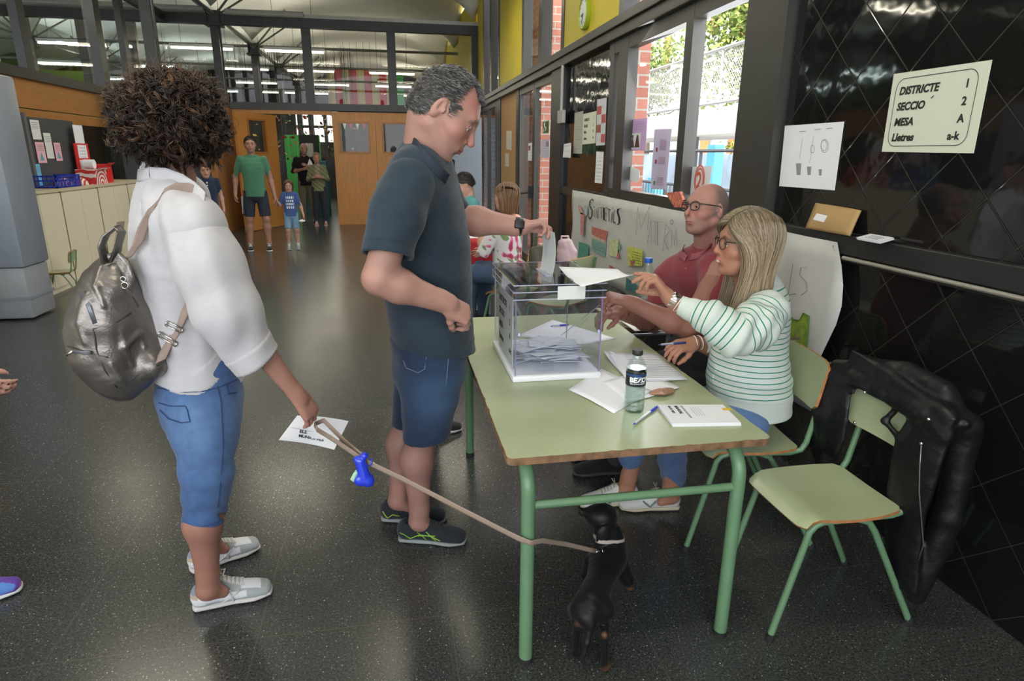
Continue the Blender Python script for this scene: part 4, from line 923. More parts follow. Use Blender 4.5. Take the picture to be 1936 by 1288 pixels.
# ------------------------------------------------------------------ woman with the backpack and the dog lead
def woman_lead():
 t = person_root('woman with big curly brown hair, white blouse and cropped jeans holding the dog lead', (-.6, 2.12, 0))
 fw = nrm(V(.93, .36, 0)); lf = nrm(V(-.36, .93, 0)); s = 1.0     # she faces right and slightly away
 hc = P(334, 228, Y=2.10); hf = nrm(V(.9, .42, -.10)); hu = V(.08, 0, 1); s = .94; neck = P(325, 335, Y=2.13)
 H = SDF(); head_sdf(H, hc, hf, hu, s, fem=1, neck=neck, rn=.048); vh, Fh = H.mesh(.004)
 sh1, el1, wr1 = P(372, 420, Y=1.93), P(462, 622, Y=1.88), P(566, 752, Y=1.99)
 A = SDF(); arm_sdf(A, sh1, el1, wr1, .98, up=.040, fo=.036, wrr=.0235)
 fd = nrm(P(612, 822, Y=2.05)-wr1)
 tips = hand_sdf(A, wr1, nrm(fd+V(.05, 0, -.02)), nrm(V(-.72, .58, -.30)), 1, .90, curl=((.55, .75, .4), (.45, .6, .4), (.4, .5, .3), (.35, .4, .3)), thumb=(.30, .3, .3), tin=.5, rw=.024)
 va, Fa = A.mesh(.0032, hi=V(9, 9, 1.2))
 sh2, el2, wr2 = P(352, 405, Y=2.38), P(398, 560, Y=2.50), P(430, 560, Y=2.6)
 B = SDF(); arm_sdf(B, sh2, el2, wr2, .95, up=.038); 
 hp1, hp2 = P(385, 770, Y=2.07), P(378, 760, Y=2.17); k1, k2 = P(395, 925, Y=2.01), P(398, 900, Y=2.20); a1, a2 = P(393, 1112, Y=2.00), P(398, 1030, Y=2.27)
 G = SDF(); leg_sdf(G, hp1, k1, a1, -fw, .98, th=.068, knr=.055, ca=.056, ank=.034, toe=fw); leg_sdf(G, hp2, k2, a2, -fw, .98, th=.068, knr=.055, ca=.056, ank=.034, toe=fw)
 G.loft([(P(380, 720, Y=2.11), .09, .06, lf), (P(352, 600, Y=2.13), .09, .07, lf), (P(330, 470, Y=2.15), .12, .07, lf), (P(325, 390, Y=2.15), .12, .05, lf)], .03)
 vg, Fg = G.mesh(.0045); vb, Fb = B.mesh(.005)
 v, F = joinm([(vh, Fh), (va, Fa), (vb, Fb), (vg, Fg)]); o = mesh_obj('body', v, F, M_skin, t, True)
 c = skin_cols(v, (.43, .225, .165), []); lg = v[:, 2] < .6; c[lg] *= V(.72, .66, .66); 
 hd = gauss(((v-P(600, 800, Y=2.02))**2).sum(1), .06)[:, None]; c = c*(1-hd*.3)+V(.48, .20, .17)*hd*.3; setcol(o, c)
 # blouse
 S = SDF()
 S.loft([(P(375, 716, Y=2.12), .158, .135, lf), (P(352, 650, Y=2.13), .150, .125, lf), (P(333, 560, Y=2.14), .150, .115, lf), (P(325, 470, Y=2.15), .180, .120, lf), (P(318, 400, Y=2.15), .190, .100, lf), (P(312, 355, Y=2.15), .150, .075, lf), (P(308, 325, Y=2.15), .075, .060, lf)][::-1], .03, sub=3)
 S.cone(P(340, 390, Y=2.03), P(368, 430, Y=1.95), .074, .086, .04)
 S.cone(P(350, 372, Y=2.33), P(382, 470, Y=2.42), .078, .070, .04)
 S.plane(P(375, 722, Y=2.1), V(-.22, -.05, -1), .003)
 BS = S; cf = P(481, 676, Y=1.92); SL = SDF(); e1 = P(430, 590, Y=1.90)
 SL.cone(P(360, 420, Y=1.96), P(394, 505, Y=1.92), .082, .096, .03); SL.cone(P(398, 500, Y=1.92), e1, .096, .094, .03); SL.cone(e1, cf, .092, .070, .03)
 ax = nrm(cf-e1); ax = nrm(ax+V(.12, 0, .18)); SL.cone(cf-ax*.045, cf+ax*.012, .071, .072, .006); SL.plane(cf+ax*.012, ax, .002); SL.cone(cf-ax*.02, cf+ax*.06, .060, .066, .003, 's')
 # folds of the loose sleeve
 def fold(pts, r=.008, k=.02, Yv=1.85):
  P3 = picks(SL, pts, .001); SL.chain(P3, [r*.5]+[r]*(len(P3)-2)+[r*.4], k)
 pass
 def disp(q, n):
  w = np.clip((q[:, 2]-.95)*3, 0, 1)*(q[:, 1] < 2.02); d = .0045*w*np.sin(((q-cf)@nrm(V(.95, -.2, .25)))*75+2.2*fnoise(q, 5, 77))+.0028*fnoise(q*V(1.4, 1.4, .7), 14, 51)+.0014*fnoise(q*V(1, 1, .6), 40, 52); w = gauss((q[:, 2]-1.0)**2, .09); d += .003*w*np.sin(q[:, 0]*60+q[:, 1]*30+3*fnoise(q, 8, 5))
  dc = (q-cf)@ax; m = (dc > -.046) & (dc < .02) & (q[:, 1] < 2.05) & (q[:, 0] > -.9); d += np.where(m, .003, 0); d += np.where(m & (np.abs(dc+.044) < .004), -.003, 0); return d
 ps = []
 for q_ in (S, SL):
  v, F = q_.mesh(.0042); ps.append((v+vnormals(v, F)*disp(v, None)[:, None], F))
 v, F = joinm(ps); bl = mesh_obj('blouse', v, F, mat('white_linen', (.50, .485, .495), .9, bump=.18, bscale=260, var=.03, vscale=30, sheen=.1), t, True)
 cp = picks(S, ((262, 336), (285, 332), (315, 334), (345, 345), (368, 360), (388, 380)), .005)
 ribbon([p+V(0, -.004, .006) for p in cp], [V(.2, .1, 1)]*len(cp), .036, .004).build('collar', mat('white_linen', (.50, .485, .495), .9), bl, True)
 # cropped jeans
 D = SDF(); b1, b2 = P(386, 985, Y=2.01), P(398, 950, Y=2.20)
 D.loft([(P(378, 700, Y=2.12), .155, .122, lf), (P(378, 745, Y=2.12), .172, .135, lf), (P(385, 800, Y=2.11), .165, .115, lf)], .02)
 D.cone(P(388, 790, Y=2.04), k1+V(0, 0, .05), .100, .080, .03); D.cone(k1+V(0, 0, .05), b1, .079, .068, .02); D.cone(P(392, 780, Y=2.18), k2+V(0, 0, .05), .092, .074, .02); D.cone(k2+V(0, 0, .05), b2, .074, .066, .02)
 D.plane(b1+V(0, 0, -.005), V(.05, 0, -1), .003); D.cone(b1+V(0, 0, .012), b1+V(0, 0, -.06), .060, .063, .003, 's')
 sp = P(410, 975, Y=1.93); D.cone(sp+V(0, -.05, .035), sp+V(.01, .12, -.08), .002, .022, .002, 's')
 def dd_(q, n): return .0032*np.sin(q[:, 2]*62+fnoise(q, 10, 31)*3+q[:, 0]*12)*np.clip(1-np.abs(q[:, 2]-.46)*3.2, .12, 1)+.0015*fnoise(q, 30, 8)
 v, F = D.mesh(.0042); v = v+vnormals(v, F)*dd_(v, None)[:, None]; so = mesh_obj('cropped_jeans', v, F, M_cloth, t, True)
 fade = (.62*gauss(((v-P(360, 790, Y=1.9))*V(1, .3, .8))@V(1, 1, 0)*0+((v[:, 0]-P(375, 780, Y=1.95)[0])**2+(v[:, 2]-.72)**2), .10)+.38*gauss((v[:, 0]-P(440, 850, Y=1.95)[0])**2+(v[:, 2]-.55)**2*.3, .05)+.2*fnoise(v, 20, 3))
 fade = np.clip(fade, 0, 1)[:, None]; c = V(.040, .085, .215)*(1-fade)+V(.15, .25, .43)*fade; c = c*(1+.10*fnoise(v, 120, 7)+.06*fnoise(v*V(1, 1, .2), 200, 9))[:, None]
 hb = (v[:, 2] < b1[2]+.022) & (v[:, 2] > b1[2]+.017); c[hb] *= .6; setcol(so, c)
 def onj(px, py, sd=D): return pick(sd, px, py, .001)
 for pts in (((300, 762), (320, 768), (348, 768), (350, 768)), ((350, 768), (354, 775), (359, 798), (342, 800), (318, 792), (302, 776)), ((298, 734), (340, 742), (380, 741), (412, 733), (448, 718)), ((411, 730), (418, 760), (422, 840), (418, 900), (412, 960)), ((428, 726), (432, 745), (448, 742))):
  MB().tube(picks(D, pts, .0045, dn=6), .0016, 5).build('seam', mat('dark_denim_seam', (.03, .06, .15), .9), so, True)
 # shoes
 def patch(c, x, y, z, L):
  w_ = V(.62, .63, .66); c[:] = V(.33, .36, .36)*(1+.0*x)[:, None]
  m = (z < .060-.030*np.abs(x-.45)) & (x > .12) & (x < .66) & (z > .028+.02*np.abs(x-.5)); c[m] = w_; m = (x < .17) & (z > .03) & (z < .062); c[m] = w_
  m = (x > .60) & (x < .84) & (np.abs(y) < .030) & (z > .045-.02*(x-.6)*4); c[m] = w_; m = (x < .08) & (z > .055); c[m] = V(.42, .33, .24); m = (z > .070) & (x < .3); c[m] = V(.20, .24, .30)
 sil = [((.55, .53, .50), [(-1, [(.36, .022), (.58, .060)]), (-1, [(.46, .066), (.50, .022)])], .0058)]
 shoe(t, P(367, 1163, Z=0)+V(-.01, .03, 0), V(.97, .20, 0), .270, .050, up=(.4, .4, .4), sole=(.55, .52, .50), acc=sil, patch=patch, lace=(.60, .58, .55), h=.0026)
 shoe(t, P(362, 1092, Z=0)+V(-.012, .03, 0), V(.86, .50, 0), .270, .050, up=(.4, .4, .4), sole=(.55, .52, .50), acc=sil, patch=patch, lace=(.60, .58, .55), h=.0026)
 # curly hair
 R = np.array([nrm(hf), nrm(np.cross(hu, hf)), nrm(hu)])
 cc = P(325, 219, Y=2.09); rx, ry, rz = .145, .142, .124
 S = SDF(); S.ell(cc+V(0, 0, .015), V(rx, ry, rz)*.93, np.eye(3), .01); S.ell(cc+V(-.015, 0, -.022), V(.132, .13, .078), np.eye(3), .05)
 v, F = S.mesh(.006); n = vnormals(v, F); v = v+n*(.014*fnoise(v, 32, 3)+.008*fnoise(v, 75, 4)+.004*fnoise(v, 190, 5))[:, None]
 rg = np.random.default_rng(4); NL = 1250; M_ = 7; N = NL*M_; kl = rg.integers(0, len(v), NL); K = 17; tt = np.linspace(0, 1, K)[None, :, None]; rp = lambda q: np.repeat(q, M_, 0)
 nl = n[kl]; tl = nrmv(np.cross(nl, rg.normal(size=(NL, 3)))+V(0, 0, -.55)); bl_ = np.cross(nl, tl); Ll = rg.uniform(.03, .07, (NL, 1, 1)); rl = rg.uniform(.006, .0140, (NL, 1, 1)); tr = rg.uniform(.8, 1.9, (NL, 1, 1)); ph = rg.uniform(0, 6.3, (NL, 1, 1)); sg = rg.choice([-1, 1], (NL, 1, 1)); lf_ = rg.uniform(0, .012, (NL, 1, 1))
 nn, tang, bi = rp(nl)[:, None], rp(tl)[:, None], rp(bl_)[:, None]; th = rp(ph)+rp(sg*tr)*2*PI*tt+rg.normal(size=(N, 1, 1))*.22; R_ = rp(rl)*rg.uniform(.75, 1.15, (N, 1, 1))
 p0 = rp(v[kl])[:, None]-nn*.012+rg.normal(size=(N, 1, 3))*.0022
 path = p0+tang*rp(Ll)*tt+nn*(rp(lf_)*tt+R_*np.cos(th)*.75+.006)+bi*R_*np.sin(th)+V(0, 0, -.008)*tt**2
 hues = np.array([(.020, .012, .009), (.034, .019, .012), (.013, .008, .006), (.075, .038, .021), (.13, .070, .038)]); hi = np.repeat(rg.choice(5, NL, p=[.34, .27, .2, .13, .06]), M_); cs = hues[hi]*rg.uniform(.7, 1.4, (N, 1))
 sv, sF, sc = strands(path, rg.uniform(.0009, .0018, N), cs)
 N2 = 900; k = rg.integers(0, len(v), N2); nn = n[k]; p0 = v[k]; tang = nrmv(np.cross(nn, rg.normal(size=(N2, 3)))+nn*.4); bi = np.cross(nn, tang); rad = rg.uniform(.008, .02, (N2, 1, 1)); th = rg.uniform(0, 6, (N2, 1, 1))+rg.uniform(.4, 1.2, (N2, 1, 1))*2*PI*tt
 path = p0[:, None]+tang[:, None]*rg.uniform(.01, .04, (N2, 1, 1))*tt+nn[:, None]*(.010+rad*np.cos(th))+bi[:, None]*rad*np.sin(th)
 s2, F2, c2 = strands(path, rg.uniform(.0004, .0007, N2), np.array(V(.12, .07, .042))*rg.uniform(.5, 1.4, (N2, 1)))
 av, aF = joinm([(v-n*.013, F), (sv, sF), (s2, F2)]); h = mesh_obj('hair', av, aF, M_hair, t, True); setcol(h, np.concatenate([np.tile(V(.016, .010, .008), (len(v), 1)), sc, c2]))
 return tips, BS
tips_woman, BL = woman_lead()
# ------------------------------------------------------------------ glasses (worn)
def glasses(t, hc, hf, hu, s, col=(.02, .017, .015), rim=.0026, rw=.0225, rh=.0185, rnd=1.0, z0=.003, xo=.102, e=.75):
 f, l, u = frame_of(hf, hu)
 def w(x, y, z): return hc+(f*x+l*y+u*z)*s
 mf = mat('glasses_frame_%d' % int(col[0]*1000), col, .3); fr = None; g = MB()
 for q in (-1, 1):
  pts = []
  for k in range(25):
   a = 2*PI*k/24; ca, sa = math.cos(a), math.sin(a)
   x_ = abs(ca)**e*(1 if ca > 0 else -1)*rw; z_ = abs(sa)**e*(1 if sa > 0 else -1)*rh*(1.0 if sa > 0 else rnd)
   pts.append(w(xo-.010*abs(x_+q*q*.0+q*.033*q)*0-.16*abs(q*.034+x_)**1*0-.0035*(abs(q*.034+x_)/.02), q*.034+x_, z0+z_))
  g.tube(pts, rim*s, 6, cap=False)
 g.tube([w(xo-.001, -.013, z0+.006), w(xo+.002, 0, z0+.009), w(xo-.001, .013, z0+.006)], rim*s, 6)
 root = g.build('glasses', mf, t, True)
 for q in (-1, 1):
  MB().tube([w(xo-.010, q*.058, z0+.009), w(.085, q*.070, z0+.010), w(.04, q*.0795, z0+.008), w(-.005, q*.083, z0+.008), w(-.022, q*.082, z0-.012)], [.0032*s, .0026*s, .0022*s, .002*s, .002*s], 6).build('temple', mf, root, True)
  MB().lathe([(.0001, 0), (rw*s*.97, 0), (rw*s*.97, .0008), (.0001, .0008)], n=24)
  m = MB(); m.M = frame4(Vector(w(xo-.006, q*.034, z0)), Vector(l), Vector(u), Vector(f)); m.prism([(math.cos(a)*rw*s*.97, math.sin(a)*rh*s*.97) for a in np.linspace(0, 2*PI, 24, endpoint=False)], .0008); m.build('lens', M_pane, root)
def bangle(t, name, c, ax, r, tr, m, n=28):
 mb = MB(); ax = nrm(ax); a = nrm(np.cross(ax, V(0, 0, 1))); b = np.cross(ax, a)
 mb.tube([c+a*math.cos(q)*r+b*math.sin(q)*r for q in np.linspace(0, 2*PI, n+1)], tr, 6, cap=False); return mb.build(name, m, t, True)
M_chrome = mat('polished_steel', (.62, .60, .56), .2, 1.0)
M_stripe = None
def stripe_mat():
 m = bpy.data.materials.new('green_striped_jersey'); m.use_nodes = True; t = m.node_tree; L = t.links; b = t.nodes['Principled BSDF']
 a = nd(t, 'ShaderNodeAttribute', attribute_name='sv'); fr = nd(t, 'ShaderNodeMath', operation='FRACT'); L.new(a.outputs['Fac'], fr.inputs[0])
 n = nd(t, 'ShaderNodeMath', operation='LESS_THAN'); L.new(fr.outputs[0], n.inputs[0]); n.inputs[1].default_value = .17
 g = nd(t, 'ShaderNodeMath', operation='GREATER_THAN'); L.new(a.outputs['Fac'], g.inputs[0]); g.inputs[1].default_value = 0
 mu = nd(t, 'ShaderNodeMath', operation='MULTIPLY'); L.new(n.outputs[0], mu.inputs[0]); L.new(g.outputs[0], mu.inputs[1])
 mx = nd(t, 'ShaderNodeMix', data_type='RGBA'); L.new(mu.outputs[0], mx.inputs[0]); mx.inputs[6].default_value = (.56, .61, .56, 1); mx.inputs[7].default_value = (.012, .20, .13, 1)
 L.new(mx.outputs[2], b.inputs['Base Color']); b.inputs['Roughness'].default_value = .9; b.inputs['Specular IOR Level'].default_value = .2
 return m
def hair_long(t, hc, hf, hu, s, part_y=0., front=0., length=.30, cols=None, seed=3, N=5200, flare=.0, front_l=None, name='hair', rad=.0014, face_gap=1.15, thick=.018, inward=.3, down=V(0, 0, -1)):
 """straight hair: from the parting over the skull, then hanging"""
 f, l, u = frame_of(hf, hu); rg = np.random.default_rng(seed); E_ = V(.100, .082, .096)*s
 cen = hc+(f*-.014+u*.024)*s
 N_ = N; side = rg.choice([-1, 1], N_); a0 = rg.uniform(-.75, 1.05, N_)      # along the parting: -back .. front
 # root on parting: angle from crown towards the front; azimuth the strand falls towards
 az = np.where(side > 0, 1, -1)*np.interp(a0, [-.75, 0., .6, 1.05], [2.9, 1.9, 1.35, face_gap])+rg.normal(size=N_)*.12
 off = rg.uniform(.15, 1., N_)*thick*s
 K1, K2 = 9, 12; P_ = np.zeros((N_, K1+K2, 3)); rootd = nrmv(f[None]*np.sin(a0*1.0)[:, None]*1.0+u[None]*np.cos(a0)[:, None]+l[None]*(part_y+.03*side)[:, None])
 ends = nrmv(f[None]*np.cos(az)[:, None]+l[None]*np.sin(az)[:, None]+u[None]*-.10)
 for k in range(K1):
  q = k/(K1-1); d = nrmv(rootd*(1-q)+ends*q+u*.0); r = E_*1.0
  loc = d@np.array([f, l, u]).T; rr = 1/np.sqrt(((loc/r)**2).sum(1)); P_[:, k] = cen+d*(rr+off*(.3+.7*min(1, q*2.5)))[:, None]
 fw_ = np.clip((1.75-np.abs(az))/.5, 0, 1); Ln = (length+front*fw_)*s*rg.uniform(.82, 1.03, N_); last = P_[:, K1-1]; tdir = nrmv(last-P_[:, K1-2]); inw = nrmv((cen-last)*V(1, 1, 0))
 for k in range(K2):
  q = (k+1)/K2; st = (Ln/K2)[:, None]; w_ = min(1, q*2.5)
  dd = nrmv(tdir*(1-w_)+(down+inw*inward*(1-q)-inw*flare*q+f*(fw_*front*5.5*q*(1-q*.5))[:, None])*w_); P_[:, K1+k] = P_[:, K1+k-1]+dd*st
 P_[:, K1:] += (fnoise(P_[:, K1:].reshape(-1, 3), 22, 8).reshape(N_, K2)*.004)[..., None]*inw[:, None]
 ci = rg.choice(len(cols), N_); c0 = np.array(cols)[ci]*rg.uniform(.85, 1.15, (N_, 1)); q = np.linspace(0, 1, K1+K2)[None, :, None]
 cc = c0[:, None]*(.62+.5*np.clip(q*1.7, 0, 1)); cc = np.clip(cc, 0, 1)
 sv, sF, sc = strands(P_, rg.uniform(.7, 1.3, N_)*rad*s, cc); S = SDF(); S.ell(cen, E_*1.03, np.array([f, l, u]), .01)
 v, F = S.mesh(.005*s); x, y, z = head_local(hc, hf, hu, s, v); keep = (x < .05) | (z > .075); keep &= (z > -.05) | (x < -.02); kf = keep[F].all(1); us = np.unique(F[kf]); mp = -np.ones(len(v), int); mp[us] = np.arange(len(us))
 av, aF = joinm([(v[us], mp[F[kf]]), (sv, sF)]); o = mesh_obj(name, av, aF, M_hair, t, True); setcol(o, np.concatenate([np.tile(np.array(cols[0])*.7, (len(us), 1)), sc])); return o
def blonde():
 t = person_root('blonde woman in glasses and green striped jumper holding out a white sheet', (1.35, 2.22, 0))
 hc = P(1409, 461, Y=2.14); hf = nrm(V(-.97, .16, .02)); hu = V(.05, 0, 1); s = 1.0; neck = P(1428, 545, Y=2.18)
 H = SDF(); head_sdf(H, hc, hf, hu, s, fem=1, neck=neck, rn=.045, nose=.95, ears=True); vh, Fh = H.mesh(.0028)
 sh, el, wr = P(1448, 592, Y=2.03), P(1398, 636, Y=1.93), P(1264, 562, Y=2.08)
 A = SDF(); arm_sdf(A, sh, el, wr, .95, up=.038, fo=.034, wrr=.024)
 f1 = nrm(P(1222, 505, Y=2.12)-wr)
 tips = hand_sdf(A, wr, f1, nrm(V(-.80, .30, -.50)), -1, .97, curl=((.70, .12, .05), (.95, .35, .2), (1.15, .7, .4), (1.2, .9, .5)), thumb=(.10, .1, .1), tin=1.0, tfw=.7, rw=.024, spread=.05)
 va, Fa = A.mesh(.003, hi=V(1.12, 9, 9))
 sh2, el2, wr2 = P(1395, 598, Y=2.40), P(1398, 690, Y=2.46), P(1312, 648, Y=2.32)
 B = SDF(); arm_sdf(B, sh2, el2, wr2, .95, up=.038, fo=.034, wrr=.024)
 tips2 = hand_sdf(B, wr2, nrm(V(-1, -.22, -.10)), nrm(V(-.1, .35, -.93)), 1, .92, curl=((.75, .7, .3), (.7, .6, .3), (.55, .5, .3), (.45, .4, .3)), thumb=(.35, .4, .3), tin=.55, rw=.024)
 vb, Fb = B.mesh(.003, hi=V(1.30, 9, 9))
 G = SDF(); hp1, hp2 = V(1.36, 2.13, .53), V(1.36, 2.30, .53); k1, k2 = V(1.02, 2.35, .50), V(1.05, 2.16, .50); a1, a2 = V(1.005, 2.45, .10), V(1.17, 2.335, .10)
 fwd = V(-1, 0, 0); leg_sdf(G, hp2, k1, a1, V(.3, .3, 0), .95, th=.075, knr=.045, ca=.040, toe=V(-1, 0, 0)); leg_sdf(G, hp1, k2, a2, V(.3, .3, 0), .95, th=.075, knr=.045, ca=.040, toe=V(-1, .1, 0))
 sd = V(.12, 1, 0); G.loft([(V(1.38, 2.22, .55), .12, .09, sd), (V(1.36, 2.22, .75), .10, .07, sd), (P(1428, 590, Y=2.22), .13, .07, sd)], .03); vg, Fg = G.mesh(.005)
 v, F = joinm([(vh, Fh), (va, Fa), (vb, Fb), (vg, Fg)]); o = mesh_obj('body', v, F, M_skin, t, True)
 c = skin_cols(v, (.37, .175, .112), [(hc, hf, hu, s)], red=.25, lips=(.50, .16, .15), brow=(.09, .055, .035), browk=.7)
 x, y, z = head_local(hc, hf, hu, s, v); teeth = (np.abs(y) < .0155) & (z > -.0672) & (z < -.0612) & (x > .083) & (x < .12); c[teeth] = (.80, .78, .74)
 setcol(o, c); eyes(o, hc, hf, hu, s, look=(0, .0))
 glasses(t, hc, hf, hu, s, (.022, .015, .012), rim=.0017, rw=.0235, rh=.0210, z0=.002, e=.95)
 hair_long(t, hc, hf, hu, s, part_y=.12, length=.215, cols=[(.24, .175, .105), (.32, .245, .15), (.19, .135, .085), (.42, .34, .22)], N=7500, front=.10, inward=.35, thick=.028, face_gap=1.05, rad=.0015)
 # jumper
 S = SDF(); L = []
 for a, b, py, w in ((1372, 1486, 800, .155), (1358, 1490, 755, .165), (1352, 1488, 715, .165), (1362, 1484, 665, .155), (1376, 1484, 620, .170), (1392, 1484, 580, .170), (1404, 1476, 553, .115)):
  A_, B_ = P(a, py, Y=2.17), P(b, py, Y=2.2); L.append(((A_+B_)/2+V(0, .03, 0), w, np.linalg.norm(B_-A_)/2*.97, sd))
 S.loft(L[::-1], .03, sub=3); S.cone(P(1440, 578, Y=2.10), P(1446, 596, Y=2.03), .070, .078, .04); S.cone(P(1400, 590, Y=2.34), P(1396, 610, Y=2.40), .070, .07, .04)
 S.plane(P(1420, 789, Y=2.15), V(.06, -.05, -1), .004)
 S.chain([P(1440, 565, Y=2.04), P(1432, 588, Y=2.0), P(1410, 600, Y=2.02), P(1396, 612, Y=2.06)], [.010, .014, .012, .008], .012)
 SL = SDF(); m1 = P(1425, 618, Y=1.97); e1 = P(1388, 634, Y=1.94); m2 = P(1345, 603, Y=1.98); cf = P(1287, 577, Y=2.055); ax = nrm(cf-m2)
 SL.cone(P(1450, 590, Y=2.02), m1, .080, .084, .02); SL.cone(m1, e1, .082, .071, .03); SL.cone(e1, m2, .069, .060, .03); SL.cone(m2, cf-ax*.05, .062, .042, .02); SL.cone(cf-ax*.05, cf, .037, .034, .012); SL.plane(cf, ax, .003)
 S2 = SDF(); cf2 = P(1332, 653, Y=2.345); S2.cone(P(1398, 600, Y=2.40), el2, .070, .068, .02); S2.cone(el2, cf2+V(.05, .01, 0), .062, .044, .02); S2.cone(cf2+V(.05, .01, 0), cf2, .040, .034, .01); ax2 = nrm(V(-1, -.2, .05)); S2.plane(cf2, ax2, .003)
 def disp(q):
  d = .0022*fnoise(q, 20, 51)+.0012*fnoise(q, 45, 52); w = gauss(((q-e1)**2).sum(1), .09); d += .008*w*np.sin((q-e1)@nrm(V(.8, -.2, -.5))*110+2.5*fnoise(q, 10, 5)); w = gauss(((q-P(1440, 600, Y=1.98))**2).sum(1), .06); d += .006*w*np.sin((q-e1)@nrm(V(.3, .1, .9))*120+2.5*fnoise(q, 12, 6))
  w = gauss((q[:, 2]-.70)**2, .05)*(q[:, 1] < 2.2); d += .0035*w*np.sin(q[:, 2]*90+q[:, 0]*14+2*fnoise(q, 8, 6)); return d
 ps, sv, isw = [], [], []
 for kk, q_ in enumerate((S, SL, S2)):
  v, F = q_.mesh(.0036); v0 = v.copy(); v = v+vnormals(v, F)*disp(v)[:, None]; ps.append((v, F))
  if kk == 0: sv_ = (v0[:, 2]+.10*(v0[:, 0]-1.4)*0+.004*fnoise(v0, 10, 3)-.60)/.0225; hem = v0[:, 2] < .632; sv_[hem] = -1; sv_[v0[:, 2] > 1.085] = -1
  else:
   pth = [P(1450, 590, Y=2.02), m1, e1, m2, cf] if kk == 1 else [P(1398, 600, Y=2.40), el2, el2, cf2+V(.05, 0, 0), cf2]
   best = np.full(len(v0), 9.); sv_ = np.zeros(len(v0)); acc_ = 0
   for i in range(4):
    a_, b_ = pth[i], pth[i+1]; ab = b_-a_; Ln = np.linalg.norm(ab)
    if Ln < 1e-6: continue
    tt_ = np.clip(((v0-a_)@ab)/Ln**2, 0, 1); dd_ = np.linalg.norm(v0-a_-tt_[:, None]*ab, axis=1); m = dd_ < best; best[m] = dd_[m]; sv_[m] = (acc_+tt_[m]*Ln); acc_ += Ln
   cut = sv_ > acc_-.052; sv_ = sv_/.0235+.3; sv_[cut] = -1
  sv.append(sv_)
 v, F = joinm(ps); j = mesh_obj('striped_jumper', v, F, stripe_mat(), t, True); setf(j, np.concatenate(sv), 'sv')
 # jeans
 D = SDF(); D.loft([(V(1.37, 2.22, .62), .145, .105, sd), (V(1.38, 2.22, .54), .155, .12, sd)], .02); D.cone(hp2, k1, .092, .074, .03); D.cone(k1, a1+V(0, -.02, .15), .073, .056, .02); D.cone(hp1, k2, .092, .074, .02); D.cone(k2, a2+V(0, -.01, .09), .073, .053, .02)
 v, F = D.mesh(.0045); v = v+vnormals(v, F)*(.002*fnoise(v, 25, 3)+.0015*np.sin(v[:, 2]*70+fnoise(v, 9, 2)*3))[:, None]; jo = mesh_obj('jeans', v, F, M_cloth, t, True)
 fd = np.clip(.5+.4*fnoise(v, 9, 4), 0, 1)[:, None]; setcol(jo, (V(.05, .10, .22)*(1-fd)+V(.12, .20, .36)*fd)*(1+.1*fnoise(v, 150, 3))[:, None])
 acc = [((.16, .20, .20), [(-1, [(.42, .055), (.50, .028), (.62, .058)]), (1, [(.42, .055), (.50, .028), (.62, .058)])], .0075)]
 for hl, d in ((P(1199, 950, Z=0), V(-1, .02, 0)), (P(1284, 968, Z=0)+V(0, .03, 0), V(-1, .16, 0))):
  shoe(t, hl+V(.012, 0, 0), d, .285, .050, up=(.60, .60, .56), sole=(.50, .44, .32), acc=acc, lace=(.42, .38, .28), h=.0038)
 # watch, bracelets, ring, earring
 ax = nrm(wr-P(1290, 578, Y=2.055)); wc = wr-ax*.020
 mb = MB(); a = nrm(np.cross(ax, V(0, 0, 1))); b = np.cross(ax, a)
 for k in range(22):
  q = 2*PI*k/22; c_ = wc+(a*math.cos(q)+b*math.sin(q))*.0285; tn = -a*math.sin(q)+b*math.cos(q); rd = a*math.cos(q)+b*math.sin(q)
  m0 = mb.M; mb.M = frame4(Vector(c_), Vector(ax), Vector(tn), Vector(rd)); mb.box(-.010, .010, -.0034, .0034, -.0018, .0018)
 mb.M = None; wb = mb.build('watch_bracelet', M_chrome, t); up_ = nrm(V(-.1, -.75, .65)); up_ = nrm(up_-ax*(up_@ax)); m2_ = MB(); m2_.M = frame4(Vector(wc+up_*.029), Vector(ax), Vector(np.cross(up_, ax)), Vector(up_)); m2_.lathe([(.0155, -.004), (.017, 0), (.0155, .004), (.0001, .0042)], n=24); m2_.build('watch_case', M_chrome, wb, True)
 bangle(t, 'bracelet', wc-ax*.022, ax+V(0, .15, .1), .031, .0022, mat('white_beads', (.75, .72, .66), .4)); bangle(t, 'bracelet', wc-ax*.030, ax+V(0, -.1, .2), .032, .0028, mat('rose_beads', (.55, .30, .24), .4)); bangle(t, 'bracelet', wc-ax*.016, ax, .0300, .002, mat('brown_leather_cord', (.12, .05, .03), .6))
 for i, (cc, mm) in enumerate((((.75, .72, .66), 'white_beads'), ((.10, .06, .04), 'dark_beads'), ((.75, .72, .66), 'white_beads'))): bangle(t, 'bracelet', wr2+V(.004+.011*i, .002*i, -.001), V(1, .1*(i-1), .15), .029, .0022, mat(mm, cc, .5))
 f_, l_, u_ = frame_of(hf, hu); ec = hc+(f_*-.004+l_*.084-u_*.040); ec = hc+(f_*.0-l_*-.083-u_*.040)
 for q in (-1, 1): bangle(t, 'earring', hc+(f_*-.006+l_*q*.080-u_*.040), l_, .0085, .0014, mat('gold', (.75, .55, .22), .25, 1.0), 16)
 return tips, tips2, wr2
tips_b, tips_b2, wr_b2 = blonde()
